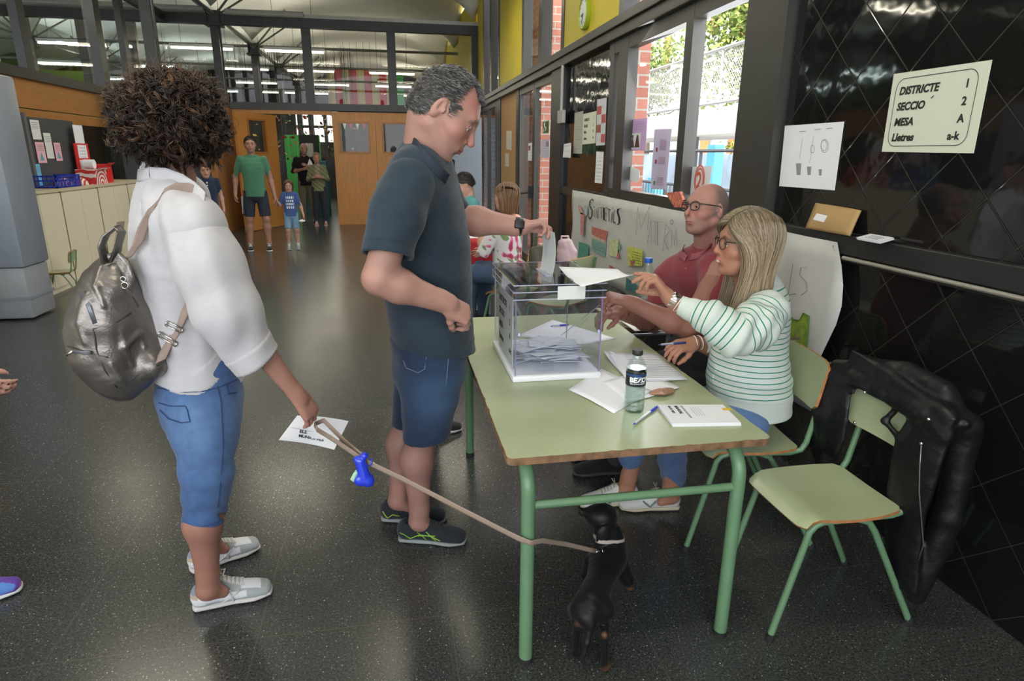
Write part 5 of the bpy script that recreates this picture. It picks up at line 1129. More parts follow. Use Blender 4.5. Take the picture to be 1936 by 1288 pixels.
def bald_man():
 t = person_root('bald man in glasses and dark red polo seated behind the ballot table', (1.4, 2.72, 0))
 hc = P(1335, 396, Y=2.68); hf = nrm(V(-.955, -.25, .12)); hu = V(.0, .08, 1); s = .98; neck = P(1340, 480, Y=2.74)
 H = SDF(); head_sdf(H, hc, hf, hu, s, neck=neck, rn=.062, nose=1.15, jaw=1.08); vh, Fh = H.mesh(.003)
 sh, el, wr = P(1362, 512, Y=2.52), P(1300, 622, Y=2.46), P(1190, 572, Y=2.50); sh2, el2, wr2 = P(1268, 520, Y=2.90), P(1238, 612, Y=2.86), P(1168, 590, Y=2.62)
 A = SDF(); arm_sdf(A, sh, el, wr, 1.0, up=.050, fo=.046, wrr=.030); tips = hand_sdf(A, wr, nrm(V(-.9, .1, .25)), nrm(V(-.40, .35, -.85)), -1, 1.0, curl=((.9, .7, .3), (1.0, .8, .4), (1.1, .8, .4), (1.2, .9, .5)), thumb=(.2, .2, .2), tin=.6)
 B = SDF(); arm_sdf(B, sh2, el2, wr2, 1.0, up=.050, fo=.046, wrr=.030); hand_sdf(B, wr2, nrm(V(-.9, -.35, -.05)), nrm(V(-.2, -.1, -1)), 1, 1.0, curl=((.6, .7, .4), (.7, .7, .5), (.8, .7, .5), (.8, .9, .5)))
 va, Fa = A.mesh(.0034); vb, Fb = B.mesh(.004)
 G = SDF(); sd = V(-.42, .9, 0); hp = [V(1.42, 2.62, .53), V(1.42, 2.80, .53)]; kn = [V(1.05, 2.60, .52), V(1.05, 2.82, .52)]; an = [V(1.06, 2.74, .10), V(1.10, 2.90, .10)]
 for a, b, c_ in zip(hp, kn, an): leg_sdf(G, a, b, c_, V(1, 0, 0), 1, th=.075, toe=V(-1, 0, 0))
 G.loft([(V(1.44, 2.72, .55), .14, .10, sd), (P(1330, 600, Y=2.72), .14, .10, sd), (P(1328, 520, Y=2.72), .15, .08, sd)], .03); vg, Fg = G.mesh(.006)
 v, F = joinm([(vh, Fh), (va, Fa), (vb, Fb), (vg, Fg)]); o = mesh_obj('body', v, F, M_skin, t, True)
 def hm(q):
  x, y, z = head_local(hc, hf, hu, s, q); return .85*np.clip((.024-x+.25*np.clip(.05-z, 0, .1))/.03, 0, 1)*np.clip((z+.045)/.02, 0, 1)*np.clip((.108-z)/.03, 0, 1)*(np.abs(x) < .2)*(np.abs(y) < .0785)
 c = skin_cols(v, (.36, .18, .14), [(hc, hf, hu, s)], hairmask=hm, haircol=(.12, .10, .09), stubble=.55, red=.35, lips=(.36, .14, .12), brow=(.12, .09, .07), browk=.5)
 for i, (pa, pb) in enumerate(((el, wr), (el2, wr2))):
  pass
 lw = v[:, 2] < 1.06; c[lw] *= V(.80, .72, .70); setcol(o, c); eyes(o, hc, hf, hu, s, look=(.1, -.0))
 glasses(t, hc, hf, hu, s, (.018, .018, .02), rim=.0024, rw=.0240, rh=.0185, z0=.006, xo=.104)
 S = SDF(); L = []
 for a, b, py, w, Yc in ((1262, 1420, 715, .175, 2.72), (1262, 1418, 660, .18, 2.72), (1262, 1412, 600, .185, 2.72), (1264, 1402, 550, .195, 2.72), (1270, 1392, 515, .19, 2.72), (1290, 1378, 494, .13, 2.73), (1302, 1364, 482, .072, 2.73)):
  A_, B_ = P(a, py, Y=Yc), P(b, py, Y=Yc); L.append(((A_+B_)/2, w, .125 if py > 500 else .085, sd))
 S.loft(L[::-1], .03, sub=3); S.cone(P(1350, 508, Y=2.58), P(1358, 530, Y=2.53), .070, .078, .04); sl = P(1336, 588, Y=2.485); S.cone(P(1358, 530, Y=2.53), sl, .076, .070, .012); tm = nrm(sl-P(1358, 520, Y=2.53)); 
 S.cone(P(1275, 515, Y=2.86), P(1262, 530, Y=2.90), .075, .078, .04); sl2 = P(1248, 570, Y=2.885); S.cone(P(1262, 530, Y=2.90), sl2, .076, .070, .012)
 S.plane(sl+tm*.0, tm, .003, lo=sl-V(.12, .12, .14), hi=sl+V(.06, .03, .0)); S.plane(sl2, nrm(sl2-P(1262, 520, Y=2.9)), .003, lo=sl2-V(.14, .1, .14), hi=sl2+V(.02, .12, .0))
 v, F = S.mesh(.0045); w = gauss((v[:, 2]-.9)**2, .1); v = v+vnormals(v, F)*(.002*fnoise(v, 20, 3)+.0035*w*np.sin(v[:, 0]*40+v[:, 2]*50+2*fnoise(v, 8, 3)))[:, None]
 po = mesh_obj('polo_shirt', v, F, M_cloth, t, True); setcol(po, V(.225, .045, .055)*(1+.12*fnoise(v, 15, 4)+.06*fnoise(v, 60, 5))[:, None])
 f_, l_, u_ = frame_of(hf, hu)
 for pts in (((1300, 458), (1291, 470), (1286, 482), (1296, 490)), ((1356, 446), (1344, 466), (1325, 482), (1304, 488))):
  cp = picks(S, pts, .006); ribbon([p+V(0, -.004, .002) for p in cp], [V(.25, -.1, 1)]*len(cp), .034, .005).build('collar', mat('faded_red_collar', (.27, .075, .085), .9), po, True)
 for px, py in ((1297, 508), (1294, 528)): MB().ball(pick(S, px, py, 0), .005, 10, 6).build('button', mat('dull_button', (.30, .12, .12), .5), po)
 D = SDF(); D.loft([(V(1.43, 2.72, .62), .165, .13, sd), (V(1.44, 2.72, .54), .175, .13, sd)], .02)
 for a, b, c_ in zip(hp, kn, an): D.cone(a, b, .098, .080, .02); D.cone(b, c_, .080, .056, .02)
 sdf_obj('trousers', D, .006, mat('charcoal_trousers', (.035, .035, .038), .9, bump=.1, bscale=300), t)
 for hl in (V(1.12, 2.74, 0), V(1.16, 2.90, 0)): shoe(t, hl, V(-1, .1, 0), .29, .052, up=(.015, .015, .015), sole=(.05, .05, .05), lace=(.02, .02, .02), h=.005)
bald_man()
def dog():
 t = thing_w('dog', 'small black and tan dachshund standing under the table corner, tail towards the viewer', 'dog', (.62, 1.68, 0))
 S = SDF(); X = V(1, 0, 0)
 hipc = V(.565, 1.605, .185); mid = V(.625, 1.70, .195); shl = V(.690, 1.805, .205); nb = V(.700, 1.835, .262); hd = P(1138, 975, Y=1.845); mz = P(1098, 965, Y=1.875)
 ax = nrm(shl-hipc); sd = nrm(np.cross(ax, V(0, 0, 1)))
 S.loft([(hipc-ax*.045+V(0, 0, -.005), .036, .040, sd), (hipc, .054, .058, sd), (hipc+ax*.07, .050, .052, sd), (mid+ax*.01, .047, .050, sd), (shl-ax*.04, .058, .064, sd), (shl+ax*.015, .060, .066, sd), (shl+ax*.055+V(0, 0, .0), .046, .050, sd)], .02, sub=3)
 S.cone(shl+V(0, .005, .02), nb+V(0, 0, .01), .052, .043, .03); S.cone(nb, hd-V(0, 0, .015), .042, .040, .025)
 S.ell(hd, V(.052, .047, .043), None, .02); md = nrm(mz-hd); S.cone(hd+md*.030-V(0, 0, .004), mz-md*.008-V(0, 0, .006), .027, .0155, .02); S.ell(mz+V(0, 0, .002), V(.010, .009, .008), None, .004)
 bk = nrm(V(-md[1], md[0], 0))
 for q, c in ((-1, hd+V(-.005, -.043, -.022)), (1, hd+V(.036, .022, -.010))):
  S.ell(c+V(-.004, -.012 if q < 0 else 0, -.026), V(.028, .013 if q < 0 else .02, .046), None if q < 0 else np.array([nrm(V(.7, .7, 0)), nrm(V(-.7, .7, 0)), V(0, 0, 1)]), .006)
 # hind legs: thigh, hock, shank, paw
 for hp, kn, hk, ft, toe in ((V(.530, 1.595, .178), V(.525, 1.645, .138), P(1090, 1180, Y=1.575), P(1088, 1236, Z=.012), V(.2, 1, 0)), (V(.600, 1.585, .178), V(.620, 1.630, .134), P(1143, 1200, Y=1.53), P(1143, 1262, Z=.012), V(.5, .8, 0))):
  S.cone(hp, kn, .037, .025, .02); S.cone(kn, hk, .022, .0135, .012); S.cone(hk, ft, .0130, .0125, .008); S.ell(ft+nrm(toe)*.014+V(0, 0, .002), V(.018, .022, .0125), None, .008)
  for dd in (-.009, 0, .009): S.cone(ft+nrm(toe)*.016+np.cross(nrm(toe), V(0, 0, 1))*dd, ft+nrm(toe)*.034+np.cross(nrm(toe), V(0, 0, 1))*dd*1.1-V(0, 0, .003), .0075, .0060, .003)
 for sh_, el, ft in ((V(.735, 1.815, .165), V(.765, 1.80, .105), P(1188, 1113, Z=.012)), (V(.650, 1.840, .165), V(.635, 1.86, .10), V(.635, 1.895, .012))):
  S.cone(sh_, el, .036, .023, .02); S.cone(el, ft+V(0, 0, .02), .019, .0135, .01); S.ell(ft+V(.008, .012, 0), V(.020, .022, .0125), None, .008)
  for dd in (-.009, 0, .009): S.cone(ft+V(.01+dd, .02, 0), ft+V(.014+dd, .036, -.003), .0075, .006, .003)
 tp = [V(.553, 1.570, .205), P(1117, 1180, Y=1.545), P(1110, 1215, Y=1.53), P(1100, 1253, Y=1.515)]; S.chain(tp, [.0165, .0155, .012, .004], .012)
 v, F = S.mesh(.0026); v[:, 2] = np.maximum(v[:, 2], .0005); v = v+vnormals(v, F)*(.0006*fnoise(v, 90, 3))[:, None]
 o = mesh_obj('body', v, F, mat('short_black_fur', rough=.42, attr='Col', bump=.10, bscale=700, spec=.3, sheen=.05), t, True)
 c = np.tile(V(.005, .005, .0058), (len(v), 1))*(1+.2*fnoise(v, 40, 1))[:, None]; tan = V(.20, .085, .03)
 def tn(p, r, k=.8): 
  m = np.clip(1.3-np.linalg.norm(v-p, axis=1)/r, 0, 1)[:, None]*k; c[:] = c*(1-m)+tan*m
 tn(P(1091, 1182, Y=1.555), .013, .4); tn(P(1143, 1203, Y=1.515), .013, .5); tn(P(1150, 1266, Z=.005), .024, .6); tn(V(.80, 1.85, .01), .03, .5); tn(mz-V(.0, 0, .014)-md*.02, .018, .6); tn(V(.545, 1.545, .185), .007, .9); setcol(o, c)
 MB().ball(mz+md*.006+V(0, 0, .003), .0065).build('nose', mat('wet_black', (.01, .01, .01), .2), o, True)
 MB().ball(hd+md*.030+V(-.004, -.027, .012), .006).build('eye', mat('dark_eye', (.03, .015, .01), .1), o, True)
 # collar with ring and tag
 cc = nb+V(-.003, .0, .006); ca = nrm(V(.15, .25, 1)); a = nrm(np.cross(ca, V(0, 1, 0))); b = np.cross(ca, a)
 pth = [project_on(S, cc+(a*math.cos(q)+b*math.sin(q))*.11, -(a*math.cos(q)+b*math.sin(q)), .11, .0012) for q in np.linspace(0, 2*PI, 33)]
 ribbon(pth, [ca]*33, .013, .0028).build('collar', mat('grey_beige_webbing', (.40, .34, .30), .7, bump=.2, bscale=400), t, True)
 rp = project_on(S, cc+nrm(V(-.62, -1, .0))*.12, -nrm(V(-.62, -1, .0)), .12, .006); bangle(t, 'collar_ring', rp, V(1, -.2, .2), .0085, .0018, M_chrome, 16)
 tg = MB(); tg.M = frame4(Vector(rp+V(.002, -.010, -.024)), Vector(nrm(V(1, -.55, 0))), Vector(V(0, 0, 1)), Vector(nrm(V(-.55, -1, 0)))); hp_ = [(.013*math.sin(q)**3*1.0, .0008*(13*math.cos(q)-5*math.cos(2*q)-2*math.cos(3*q)-math.cos(4*q))) for q in np.linspace(0, 2*PI, 28, endpoint=False)]
 tg.prism(hp_, .0015); tg.build('name_tag', mat('brass_tag', (.65, .48, .08), .3, .9), t)
 return rp
dog_ring = dog()
def leash_and_bits():
 M = mat('taupe_leash_leather', (.28, .21, .16), .55, bump=.1, bscale=120); t = thing_w('dog_leash', 'long flat beige-taupe dog lead from her hand round the table leg to the collar', 'dog lead', (-.27, 2.0, 0))
 hand = P(598, 808, Y=2.03); j = P(690, 872, Y=1.87)
 leg = P(1003, 1027, Y=1.575)
 pts = [j, P(760, 905, Y=1.80), P(860, 957, Y=1.71), P(950, 1003, Y=1.62), P(980, 1018, Y=1.588), leg, V(.40, 1.60, P(1003, 1027, Y=1.58)[2]-.01), P(1070, 1029, Y=1.68), dog_ring+V(-.02, -.004, .002)]
 sm = []
 for i in range(len(pts)-1):
  for q in np.linspace(0, 1, 5)[:-1]: sm.append(pts[i]*(1-q)+pts[i+1]*q)
 sm.append(pts[-1]); ribbon(sm, [V(.15, 0, 1)]*len(sm), .0165, .0028).build('strap', M, t, True)
 h1 = [j, P(655, 848, Y=1.92), P(622, 826, Y=1.99), hand+V(.004, -.012, -.004)]; h2 = [j+V(0, .004, .01), P(660, 842, Y=1.95), P(632, 815, Y=2.02), P(612, 795, Y=2.06), hand+V(-.005, .0, .012), hand+V(.004, -.012, -.004)]
 ribbon(h1, [V(.2, 0, 1)]*4, .016, .0028).build('handle_loop', M, t, True); ribbon(h2, [V(.2, .1, 1)]*6, .016, .0028).build('handle_loop', M, t, True)
 for a, b in ((684, 868), (707, 876)): MB().ball(P(a, b, Y=1.855), (.004, .004, .004), 8, 6).build('rivet', M_chrome, t, True)
 mb = MB(); mb.tube([dog_ring+V(-.03, -.006, .003), dog_ring+V(-.008, -.002, .001)], .0038, 8); mb.build('snap_hook', M_chrome, t, True)
 # bone shaped bag dispenser
 b = thing_w('waste_bag_dispenser', 'shiny blue bone-shaped bag dispenser hanging from the lead with a green bag end', 'bag dispenser', tuple(P(688, 895, Y=1.86)))
 S = SDF(); Yb = 1.86; S.cone(P(681, 872, Y=Yb), P(690, 905, Y=Yb), .017, .021, .01); S.ell(P(682, 907, Y=Yb), V(.022, .021, .021), None, .008); S.ell(P(697, 909, Y=Yb), V(.019, .021, .021), None, .008); S.ell(P(675, 869, Y=Yb), V(.011, .012, .012), None, .005); S.ell(P(689, 862, Y=Yb), V(.012, .012, .012), None, .005)
 sdf_obj('shell', S, .002, mat('glossy_blue_plastic', (.02, .05, .62), .15, coat=.5), b)
 MB().sheet([[P(674, 888, Y=Yb), P(676, 893, Y=Yb-.01), P(680, 900, Y=Yb)], [P(668, 895, Y=Yb), P(670, 903, Y=Yb-.012), P(676, 908, Y=Yb)], [P(662, 907, Y=Yb), P(668, 911, Y=Yb-.006), P(675, 916, Y=Yb)]], .0006).build('bag_end', mat('pale_green_film', (.42, .65, .45), .4), b)
 bangle(b, 'strap_ring', P(700, 874, Y=Yb), V(1, .3, -.4), .011, .0022, mat('glossy_blue_plastic', (.02, .05, .62), .15))
 # envelope / paper in her hand
 p = thing_w('envelope', 'white printed election paper held in her hand with the dog lead', 'envelope', tuple(P(592, 820, Y=2.06)))
 c4 = [P(527, 832, Y=2.04), P(562, 786, Y=2.14), P(659, 797, Y=2.16), P(632, 851, Y=2.06)]; g = [[c4[0]*(1-u)*(1-v)+c4[1]*(1-u)*v+c4[2]*u*v+c4[3]*u*(1-v)+V(0, 0, .006*math.sin(u*3)) for v in np.linspace(0, 1, 6)] for u in np.linspace(0, 1, 8)]
 MB().sheet(g, .0012).build('sheet', M_paper, p); ax = nrm(c4[3]-c4[0]); ay = nrm(c4[1]-c4[0]); nn = nrm(np.cross(ax, ay)); ay = np.cross(nn, ax)
 for i, (tx, sz) in enumerate((('ELECCIONS', .017), ('MUNICIPALS', .015))): text_mesh(tx, sz, c4[0]+ax*.06+ay*(.040-.018*i)+nn*.0065, ax, ay, M_ink, p, bold=.0006)
 MB().tube([c4[0]+ax*.03+ay*(.052)+nn*.007, c4[0]+ax*.17+ay*.052+nn*.008], .0006, 4).build('printed_line', M_greyink, p)
 # ballot envelope in the man's hand
 e = thing_w('ballot_envelope', 'pale grey ballot envelope half way into the slot of the clear box', 'envelope', tuple(P(1022, 520, Y=2.46)))
 a0, a1, b0, b1 = P(1018, 522, Y=2.49), P(1042, 530, Y=2.40), P(1024, 432, Y=2.53), P(1047, 440, Y=2.44)
 g = [[(a0*(1-v)+a1*v)*(1-u)+(b0*(1-v)+b1*v)*u+V(.012*math.sin(u*3.0), 0, 0) for v in np.linspace(0, 1, 4)] for u in np.linspace(-.05, 1, 9)]
 MB().sheet(g, .0025).build('folded_paper', mat('grey_ballot_paper', (.50, .52, .50), .7), e)
 ax = nrm(b0-a0); ay = nrm(a0-a1); nn = nrm(np.cross(ax, ay)); q0 = (a0*.35+a1*.65)*.55+(b0*.35+b1*.65)*.45+V(-.004, 0, 0)
 text_mesh('ELECCIONS', .011, q0+nn*.006-ay*.0, ax, ay, M_greyink, e)
leash_and_bits()
def backpack():
 t = thing_w('backpack', "metallic silver-grey leather backpack on the curly-haired woman's back", 'backpack', tuple(P(220, 730, Y=2.03)))
 fw = nrm(V(.93, .36, 0)); lf = nrm(V(-.36, .93, 0)); Y0 = 2.03; S = SDF()
 st = [(236, 728, .085, .045), (226, 705, .115, .080), (213, 670, .130, .105), (203, 625, .135, .110), (205, 585, .125, .100), (208, 545, .105, .078), (210, 512, .075, .045)]
 S.loft([(P(x, y, Y=Y0), w, d, lf) for x, y, w, d in st[::-1]], .015, sub=3)
 S.cone(P(262, 700, Y=2.0), P(288, 690, Y=1.98), .05, .040, .03); S.cone(P(262, 600, Y=2.04), P(275, 660, Y=2.02), .05, .055, .03)
 S.ell(P(165, 660, Y=1.99), V(.045, .085, .085), np.array([fw, lf, V(0, 0, 1)]), .02)
 def fold(pts, r, k=.016):
  P3 = picks(S, pts, .001); S.chain(P3, [r*.5]+[r]*(len(P3)-2)+[r*.5], k)
 fold([(190, 505), (182, 540), (196, 580)], .008); fold([(232, 620), (236, 655), (250, 690)], .007); fold([(238, 655), (262, 632), (275, 655)], .007); fold([(210, 690), (228, 715), (236, 728)], .006); fold([(165, 560), (150, 610), (158, 650)], .008)
 def disp(q, n): return .0035*fnoise(q*V(1, 1, .7), 22, 71)+.0022*fnoise(q, 55, 72)+.003*np.sin(q[:, 2]*38+4*fnoise(q, 9, 73))*gauss((q[:, 2]-.95)**2, .12)
 b = sdf_obj('bag_body', S, .0035, mat('silver_metallic_leather', (.21, .19, .175), .34, .75, bump=.12, bscale=160, var=.12, vscale=7), t, disp)
 dk = mat('dark_seam', (.05, .045, .04), .5); M_strap = mat('taupe_webbing', (.30, .22, .18), .75, bump=.15, bscale=300, var=.08, vscale=30)
 def on(px, py, off=.003): return pick(S, px, py, off)
 for pts in (((176, 622), (200, 618), (222, 608), (248, 592)), ((128, 655), (150, 663), (190, 672), (205, 676)), ((176, 622), (182, 660), (198, 700), (222, 734)), ((225, 735), (262, 708), (300, 690))):
  MB().tube([on(x, y) for x, y in pts], .0022, 6).build('seam', dk, b, True)
 mb = MB(); q = [on(x, y, .004) for x, y in ((156, 552), (168, 580), (180, 612))]; ribbon(q, [V(1, 0, .35)]*3, .012, .003).build('zip', mat('grey_zip', (.16, .17, .19), .4, .5), b, True)
 ribbon([on(x, y, .004) for x, y in ((138, 664), (155, 667), (172, 667))], [V(0, 0, 1)]*3, .010, .003).build('zip', mat('grey_zip', (.16, .17, .19), .4, .5), b, True)
 MB().tube([on(138, 664), on(134, 668)+V(-.01, -.004, -.004)], .004, 8).build('zip_pull', M_chrome, b, True)
 ribbon([on(200, 496, .006), on(222, 490, .008), P(240, 510, Y=1.97), P(250, 540, Y=1.96)], [V(.3, 0, 1)]*4, .05, .008).build('top_flap', mat('silver_metallic_leather'), t, True)
 bangle(b, 'zip_ring', P(236, 540, Y=1.925), V(0, 1, 0), .009, .0018, M_chrome, 16); bangle(b, 'zip_ring', P(233, 528, Y=1.925), V(0, 1, 0), .007, .0018, M_chrome, 16)
 ribbon([P(238, 545, Y=1.92), P(250, 560, Y=1.93), P(262, 580, Y=1.95)], [V(.7, 0, .7)]*3, .007, .003).build('zip_pull', mat('silver_metallic_leather'), b)
 # straps
 S2 = BL
 def onb(px, py, Yn=1.7, off=.006): return pick(S2, px, py, off)
 sp = [onb(382, 366)+V(.01, .0, 0), onb(360, 358), onb(335, 357), onb(308, 366), onb(288, 390), onb(274, 425)+V(0, -.01, 0), P(262, 458, Y=1.98), P(246, 482, Y=1.99), P(232, 500, Y=1.99)]
 wd = [V(-.25, -.1, 1), V(-.15, -.1, 1), V(0, -.1, 1), V(.45, 0, .9), V(.8, 0, .6), V(.95, 0, .3), V(1, 0, .3), V(1, 0, .5), V(1, 0, .5)]
 sp2 = []; w2 = []
 for i in range(len(sp)-1):
  for q in (0, .5): sp2.append(sp[i]*(1-q)+sp[i+1]*q); w2.append(wd[i]*(1-q)+wd[i+1]*q)
 ribbon(sp2, w2, .034, .0035).build('shoulder_strap', M_strap, t, True)
 lp = [onb(366, 545), onb(356, 575), onb(343, 605), onb(326, 640), onb(314, 660)+V(0, -.004, 0), P(302, 684, Y=1.95)]; ribbon(lp, [V(1, 0, .45)]*6, .038, .0035).build('lower_strap', M_strap, t, True)
 for a, b_ in (((316, 608), (346, 622)), ((302, 628), (335, 648))):
  p, q = onb(*a, off=.010), onb(*b_, off=.010); MB().tube([p, q], .003, 8).tube([p+V(-.006, 0, -.012), q+V(-.006, 0, -.012)], .003, 8).tube([p, p+V(-.006, 0, -.012)], .003, 8).tube([q, q+V(-.006, 0, -.012)], .003, 8).build('buckle', M_chrome, t, True)
 ribbon([onb(268, 335, off=.004)+V(0, .05, 0), onb(240, 372)+V(-.005, .03, 0), P(228, 420, Y=2.12), P(224, 455, Y=2.1), P(222, 478, Y=2.08)], [V(.4, 1, 0)]*5, .030, .0035).build('shoulder_strap', M_strap, t, True)
 hl = [P(200, 498, Y=1.97), P(192, 465, Y=1.96), P(200, 445, Y=1.96), P(222, 428, Y=1.97), P(231, 440, Y=1.98), P(222, 470, Y=1.99), P(212, 495, Y=1.99)]; ribbon(hl, [V(.3, 1, .1)]*7, .028, .006).build('carry_handle', mat('silver_metallic_leather'), t, True)
backpack()
# ------------------------------------------------------------------ furniture
M_green = mat('green_painted_tube', (.125, .235, .125), .32, var=.06, vscale=9, spec=.5)
M_lam = None
def m_laminate():
 m = bpy.data.materials.new('pale_green_laminate'); m.use_nodes = True; t = m.node_tree; L = t.links; b = t.nodes['Principled BSDF']; tc = nd(t, 'ShaderNodeTexCoord')
 n = nd(t, 'ShaderNodeTexNoise'); n.inputs['Scale'].default_value = 5; n.inputs['Detail'].default_value = 5; L.new(tc.outputs['Object'], n.inputs['Vector'])
 cr = nd(t, 'ShaderNodeValToRGB'); L.new(n.outputs['Fac'], cr.inputs[0]); e = cr.color_ramp.elements; e[0].position = .3; e[0].color = (.33, .375, .215, 1); e[1].position = .7; e[1].color = (.385, .43, .255, 1)
 L.new(cr.outputs[0], b.inputs['Base Color']); b.inputs['Roughness'].default_value = .28
 return m
M_lam = m_laminate(); M_ply = mat('worn_plywood_edge', (.20, .11, .055), .7, var=.4, vscale=30, bump=.3, bscale=60); M_plyo = mat('orange_plywood_edge', (.38, .15, .05), .6, var=.2, vscale=40)
M_ferr = mat('black_rubber_foot', (.015, .015, .015), .7); M_steelgrey = mat('grey_painted_tube', (.28, .30, .33), .35, .3)
def arc_pts(c, r, a0, a1, ex, ey, n=7): return [Vector(c)+Vector(ex)*math.cos(a0+(a1-a0)*i/(n-1))*r+Vector(ey)*math.sin(a0+(a1-a0)*i/(n-1))*r for i in range(n)]
def table(name, label, x0, x1, y0, y1, h=.722, top=M_lam, edge=M_ply, tube=M_green, r=.0215, chips=True, inset=.045, group=None, rail=True, th=.024):
 t = thing(name, label, 'table', ((x0+x1)/2, (y0+y1)/2, 0), group); W_, D_ = x1-x0, y1-y0
 # top: outline with small chips along the laminate
 rg = random.Random(5); ed = []; n = 46
 def out(chip, o=0.0):
  pts = []; cr = .022
  for (cx, cy, a) in ((W_/2-cr, D_/2-cr, 0), (-W_/2+cr, D_/2-cr, 90), (-W_/2+cr, -D_/2+cr, 180), (W_/2-cr, -D_/2+cr, 270)):
   for k in range(5): q = math.radians(a+k*22.5); pts.append((cx+cr*math.cos(q), cy+cr*math.sin(q)))
   nx = {0: (-1, 0), 90: (0, -1), 180: (1, 0), 270: (0, 1)}[a]; L = (W_ if nx[0] else D_)-2*cr
   if chip:
    x, y = pts[-1]
    for k in range(1, n): d = L*k/n; j = rg.choice([0, 0, 0, .001, .002, .0045]) if rg.random() < .5 else 0; pts.append((x+nx[0]*d+(j if nx == (0, -1) else -j if nx == (0, 1) else 0), y+nx[1]*d+(j if nx == (1, 0) else -j if nx == (-1, 0) else 0)))
  return pts
 tt = MB().prism(out(False), th-.0012, (0, 0, h-th)).build('tabletop', edge, t)
 MB().prism(out(chips), .0012, (0, 0, h-.0012)).build('laminate', top, tt)
 xs = (-W_/2+inset+.02, W_/2-inset-.045) if chips else (-W_/2+inset, W_/2-inset)
 for sx in xs:
  ya, yb = -D_/2+.012, D_/2-.15 if chips else D_/2-.03; R = .085; z1 = h-th-r
  mb = MB(); mb.tube([(sx, ya+.0, .012)]+[(sx, ya, z1-R)]+arc_pts((sx, ya+R, z1-R), R, PI, PI/2, (0, 1, 0), (0, 0, 1))[1:]+[(sx, 0, z1)], r, 14); mb.build('leg', tube, t, auto=40)
  mb = MB(); mb.tube([(sx, yb, .012)]+[(sx, yb, z1-R)]+arc_pts((sx, yb-R, z1-R), R, 0, PI/2, (0, 1, 0), (0, 0, 1))[1:]+[(sx, 0, z1)], r, 14); mb.build('leg', tube, t, auto=40)
  for y in (ya, yb): MB().lathe([(r+.0015, 0), (r+.0015, .018), (r*.9, .02)], (sx, y, 0), 14).build('foot_cap', M_ferr, t)
 if rail:
  for y in ((-D_/2+.015), (D_/2-.152 if chips else D_/2-.03)): MB().tube([(xs[0], y, h-.165), (xs[1], y, h-.165)], r*.62, 12).build('cross_rail', tube, t, auto=40)
 return t
def chair(name, label, loc, rz, group=None, seatm=None, tube=M_green, s=1., edge=M_plyo, cat='chair'):
 """faces local +x"""
 t = thing(name, label, cat, loc, group, rz); sm = seatm or M_lam; r = .0115
 # seat: curved plywood, front edge rolled down
 def shell(pts_fn, nu, nv, th, nm, par):
  g = [[pts_fn(u, v) for v in np.linspace(-1, 1, nv)] for u in np.linspace(0, 1, nu)]
  o = MB().sheet(g, th).build(nm, [sm, edge], par, auto=50)
  for p in o.data.polygons:
   if p.area < .0006 and abs(p.normal.dot(Vector((0, 0, 1)))) < .7 and len(p.vertices) == 4:
    es = sorted([(Vector(o.data.vertices[p.vertices[i]].co)-Vector(o.data.vertices[p.vertices[(i+1) % 4]].co)).length for i in range(4)])
    if es[0] < th*1.3: p.material_index = 1
  return o
 def seat(u, v):
  x = (-.185+.37*u)*s; wd = (.165+.018*math.sin(PI*min(1, u*1.1)))*s; cr = max(0, (abs(v)-.8)/.2); dz = -.030*max(0, (u-.82)/.18)**2-.006*math.sin(PI*u)
  x2 = x-(.020*cr**2*(1 if u > .5 else -1))*s*(abs(u-.5)*2)**3; return (x2, v*wd, .443*s+dz*s+.004*v*v)
 so = shell(seat, 15, 15, .010, 'seat', t)
 def back(u, v):
  z = (.615+.195*u)*s; cr = max(0, (abs(v)-.78)/.22); z += -.022*cr**2*s*(1 if u > .5 else -1)*(abs(u-.5)*2)**3; return ((-.222-.030*u-.016*(1-v*v)+.016)*s, v*.19*s, z)
 def shell_b():
  g = [[back(u, v) for v in np.linspace(-1, 1, 15)] for u in np.linspace(0, 1, 9)]
  o = MB().sheet(g, .010).build('backrest', [sm, edge], t, auto=50)
  for p in o.data.polygons:
   es = sorted([(Vector(o.data.vertices[p.vertices[i]].co)-Vector(o.data.vertices[p.vertices[(i+1) % 4]].co)).length for i in range(4)])
   if .0085 < es[0] < .0115 and abs(p.normal.x) < .75: p.material_index = 1
  return o
 bo = shell_b()
 for sy in (-1, 1):
  y = sy*.150*s
  MB().tube([(.235*s, y*1.05, .01), (.150*s, y, .36*s), (.143*s, y, .395*s), (.125*s, y, .418*s), (.10*s, y, .427*s)], r*s, 10).build('front_leg', tube, t, auto=45)
  MB().tube([(-.29*s, y*1.1, .01), (-.10*s, y, .37*s), (-.07*s, y, .41*s), (-.03*s, y, .425*s)], r*s, 10).build('rear_leg', tube, t, auto=45)
  MB().tube([(.10*s, y, .427*s), (-.15*s, y, .427*s), (-.195*s, y, .438*s), (-.212*s, y, .47*s), (-.240*s, y, .62*s), (-.268*s, y, .80*s)], r*s, 10).build('back_post', tube, t, auto=45)
  for x, yy in ((.235, y*1.05), (-.29, y*1.1)): MB().tube([(x*s, yy, 0), (x*s-.004, yy, .022)], r*s+.003, 10).build('foot_cap', M_ferr, t)
  for z in (.66, .765): MB().ball(((-.222-.03*(z-.615)/.195+.006)*s, y, z*s), (.004, .007, .007), 10, 6).build('screw', M_chrome, t, True)
  for x in (.12, -.12): MB().ball((x*s, y, .446*s-.003), (.006, .006, .003), 10, 6).build('screw', M_chrome, t, True)
 MB().tube([(.11*s, -.15*s, .424*s), (.11*s, .15*s, .424*s)], r*.8*s, 8).build('cross_bar', tube, t, auto=45); MB().tube([(-.08*s, -.15*s, .40*s), (-.08*s, .15*s, .40*s)], r*.8*s, 8).build('cross_bar', tube, t, auto=45)
 return t
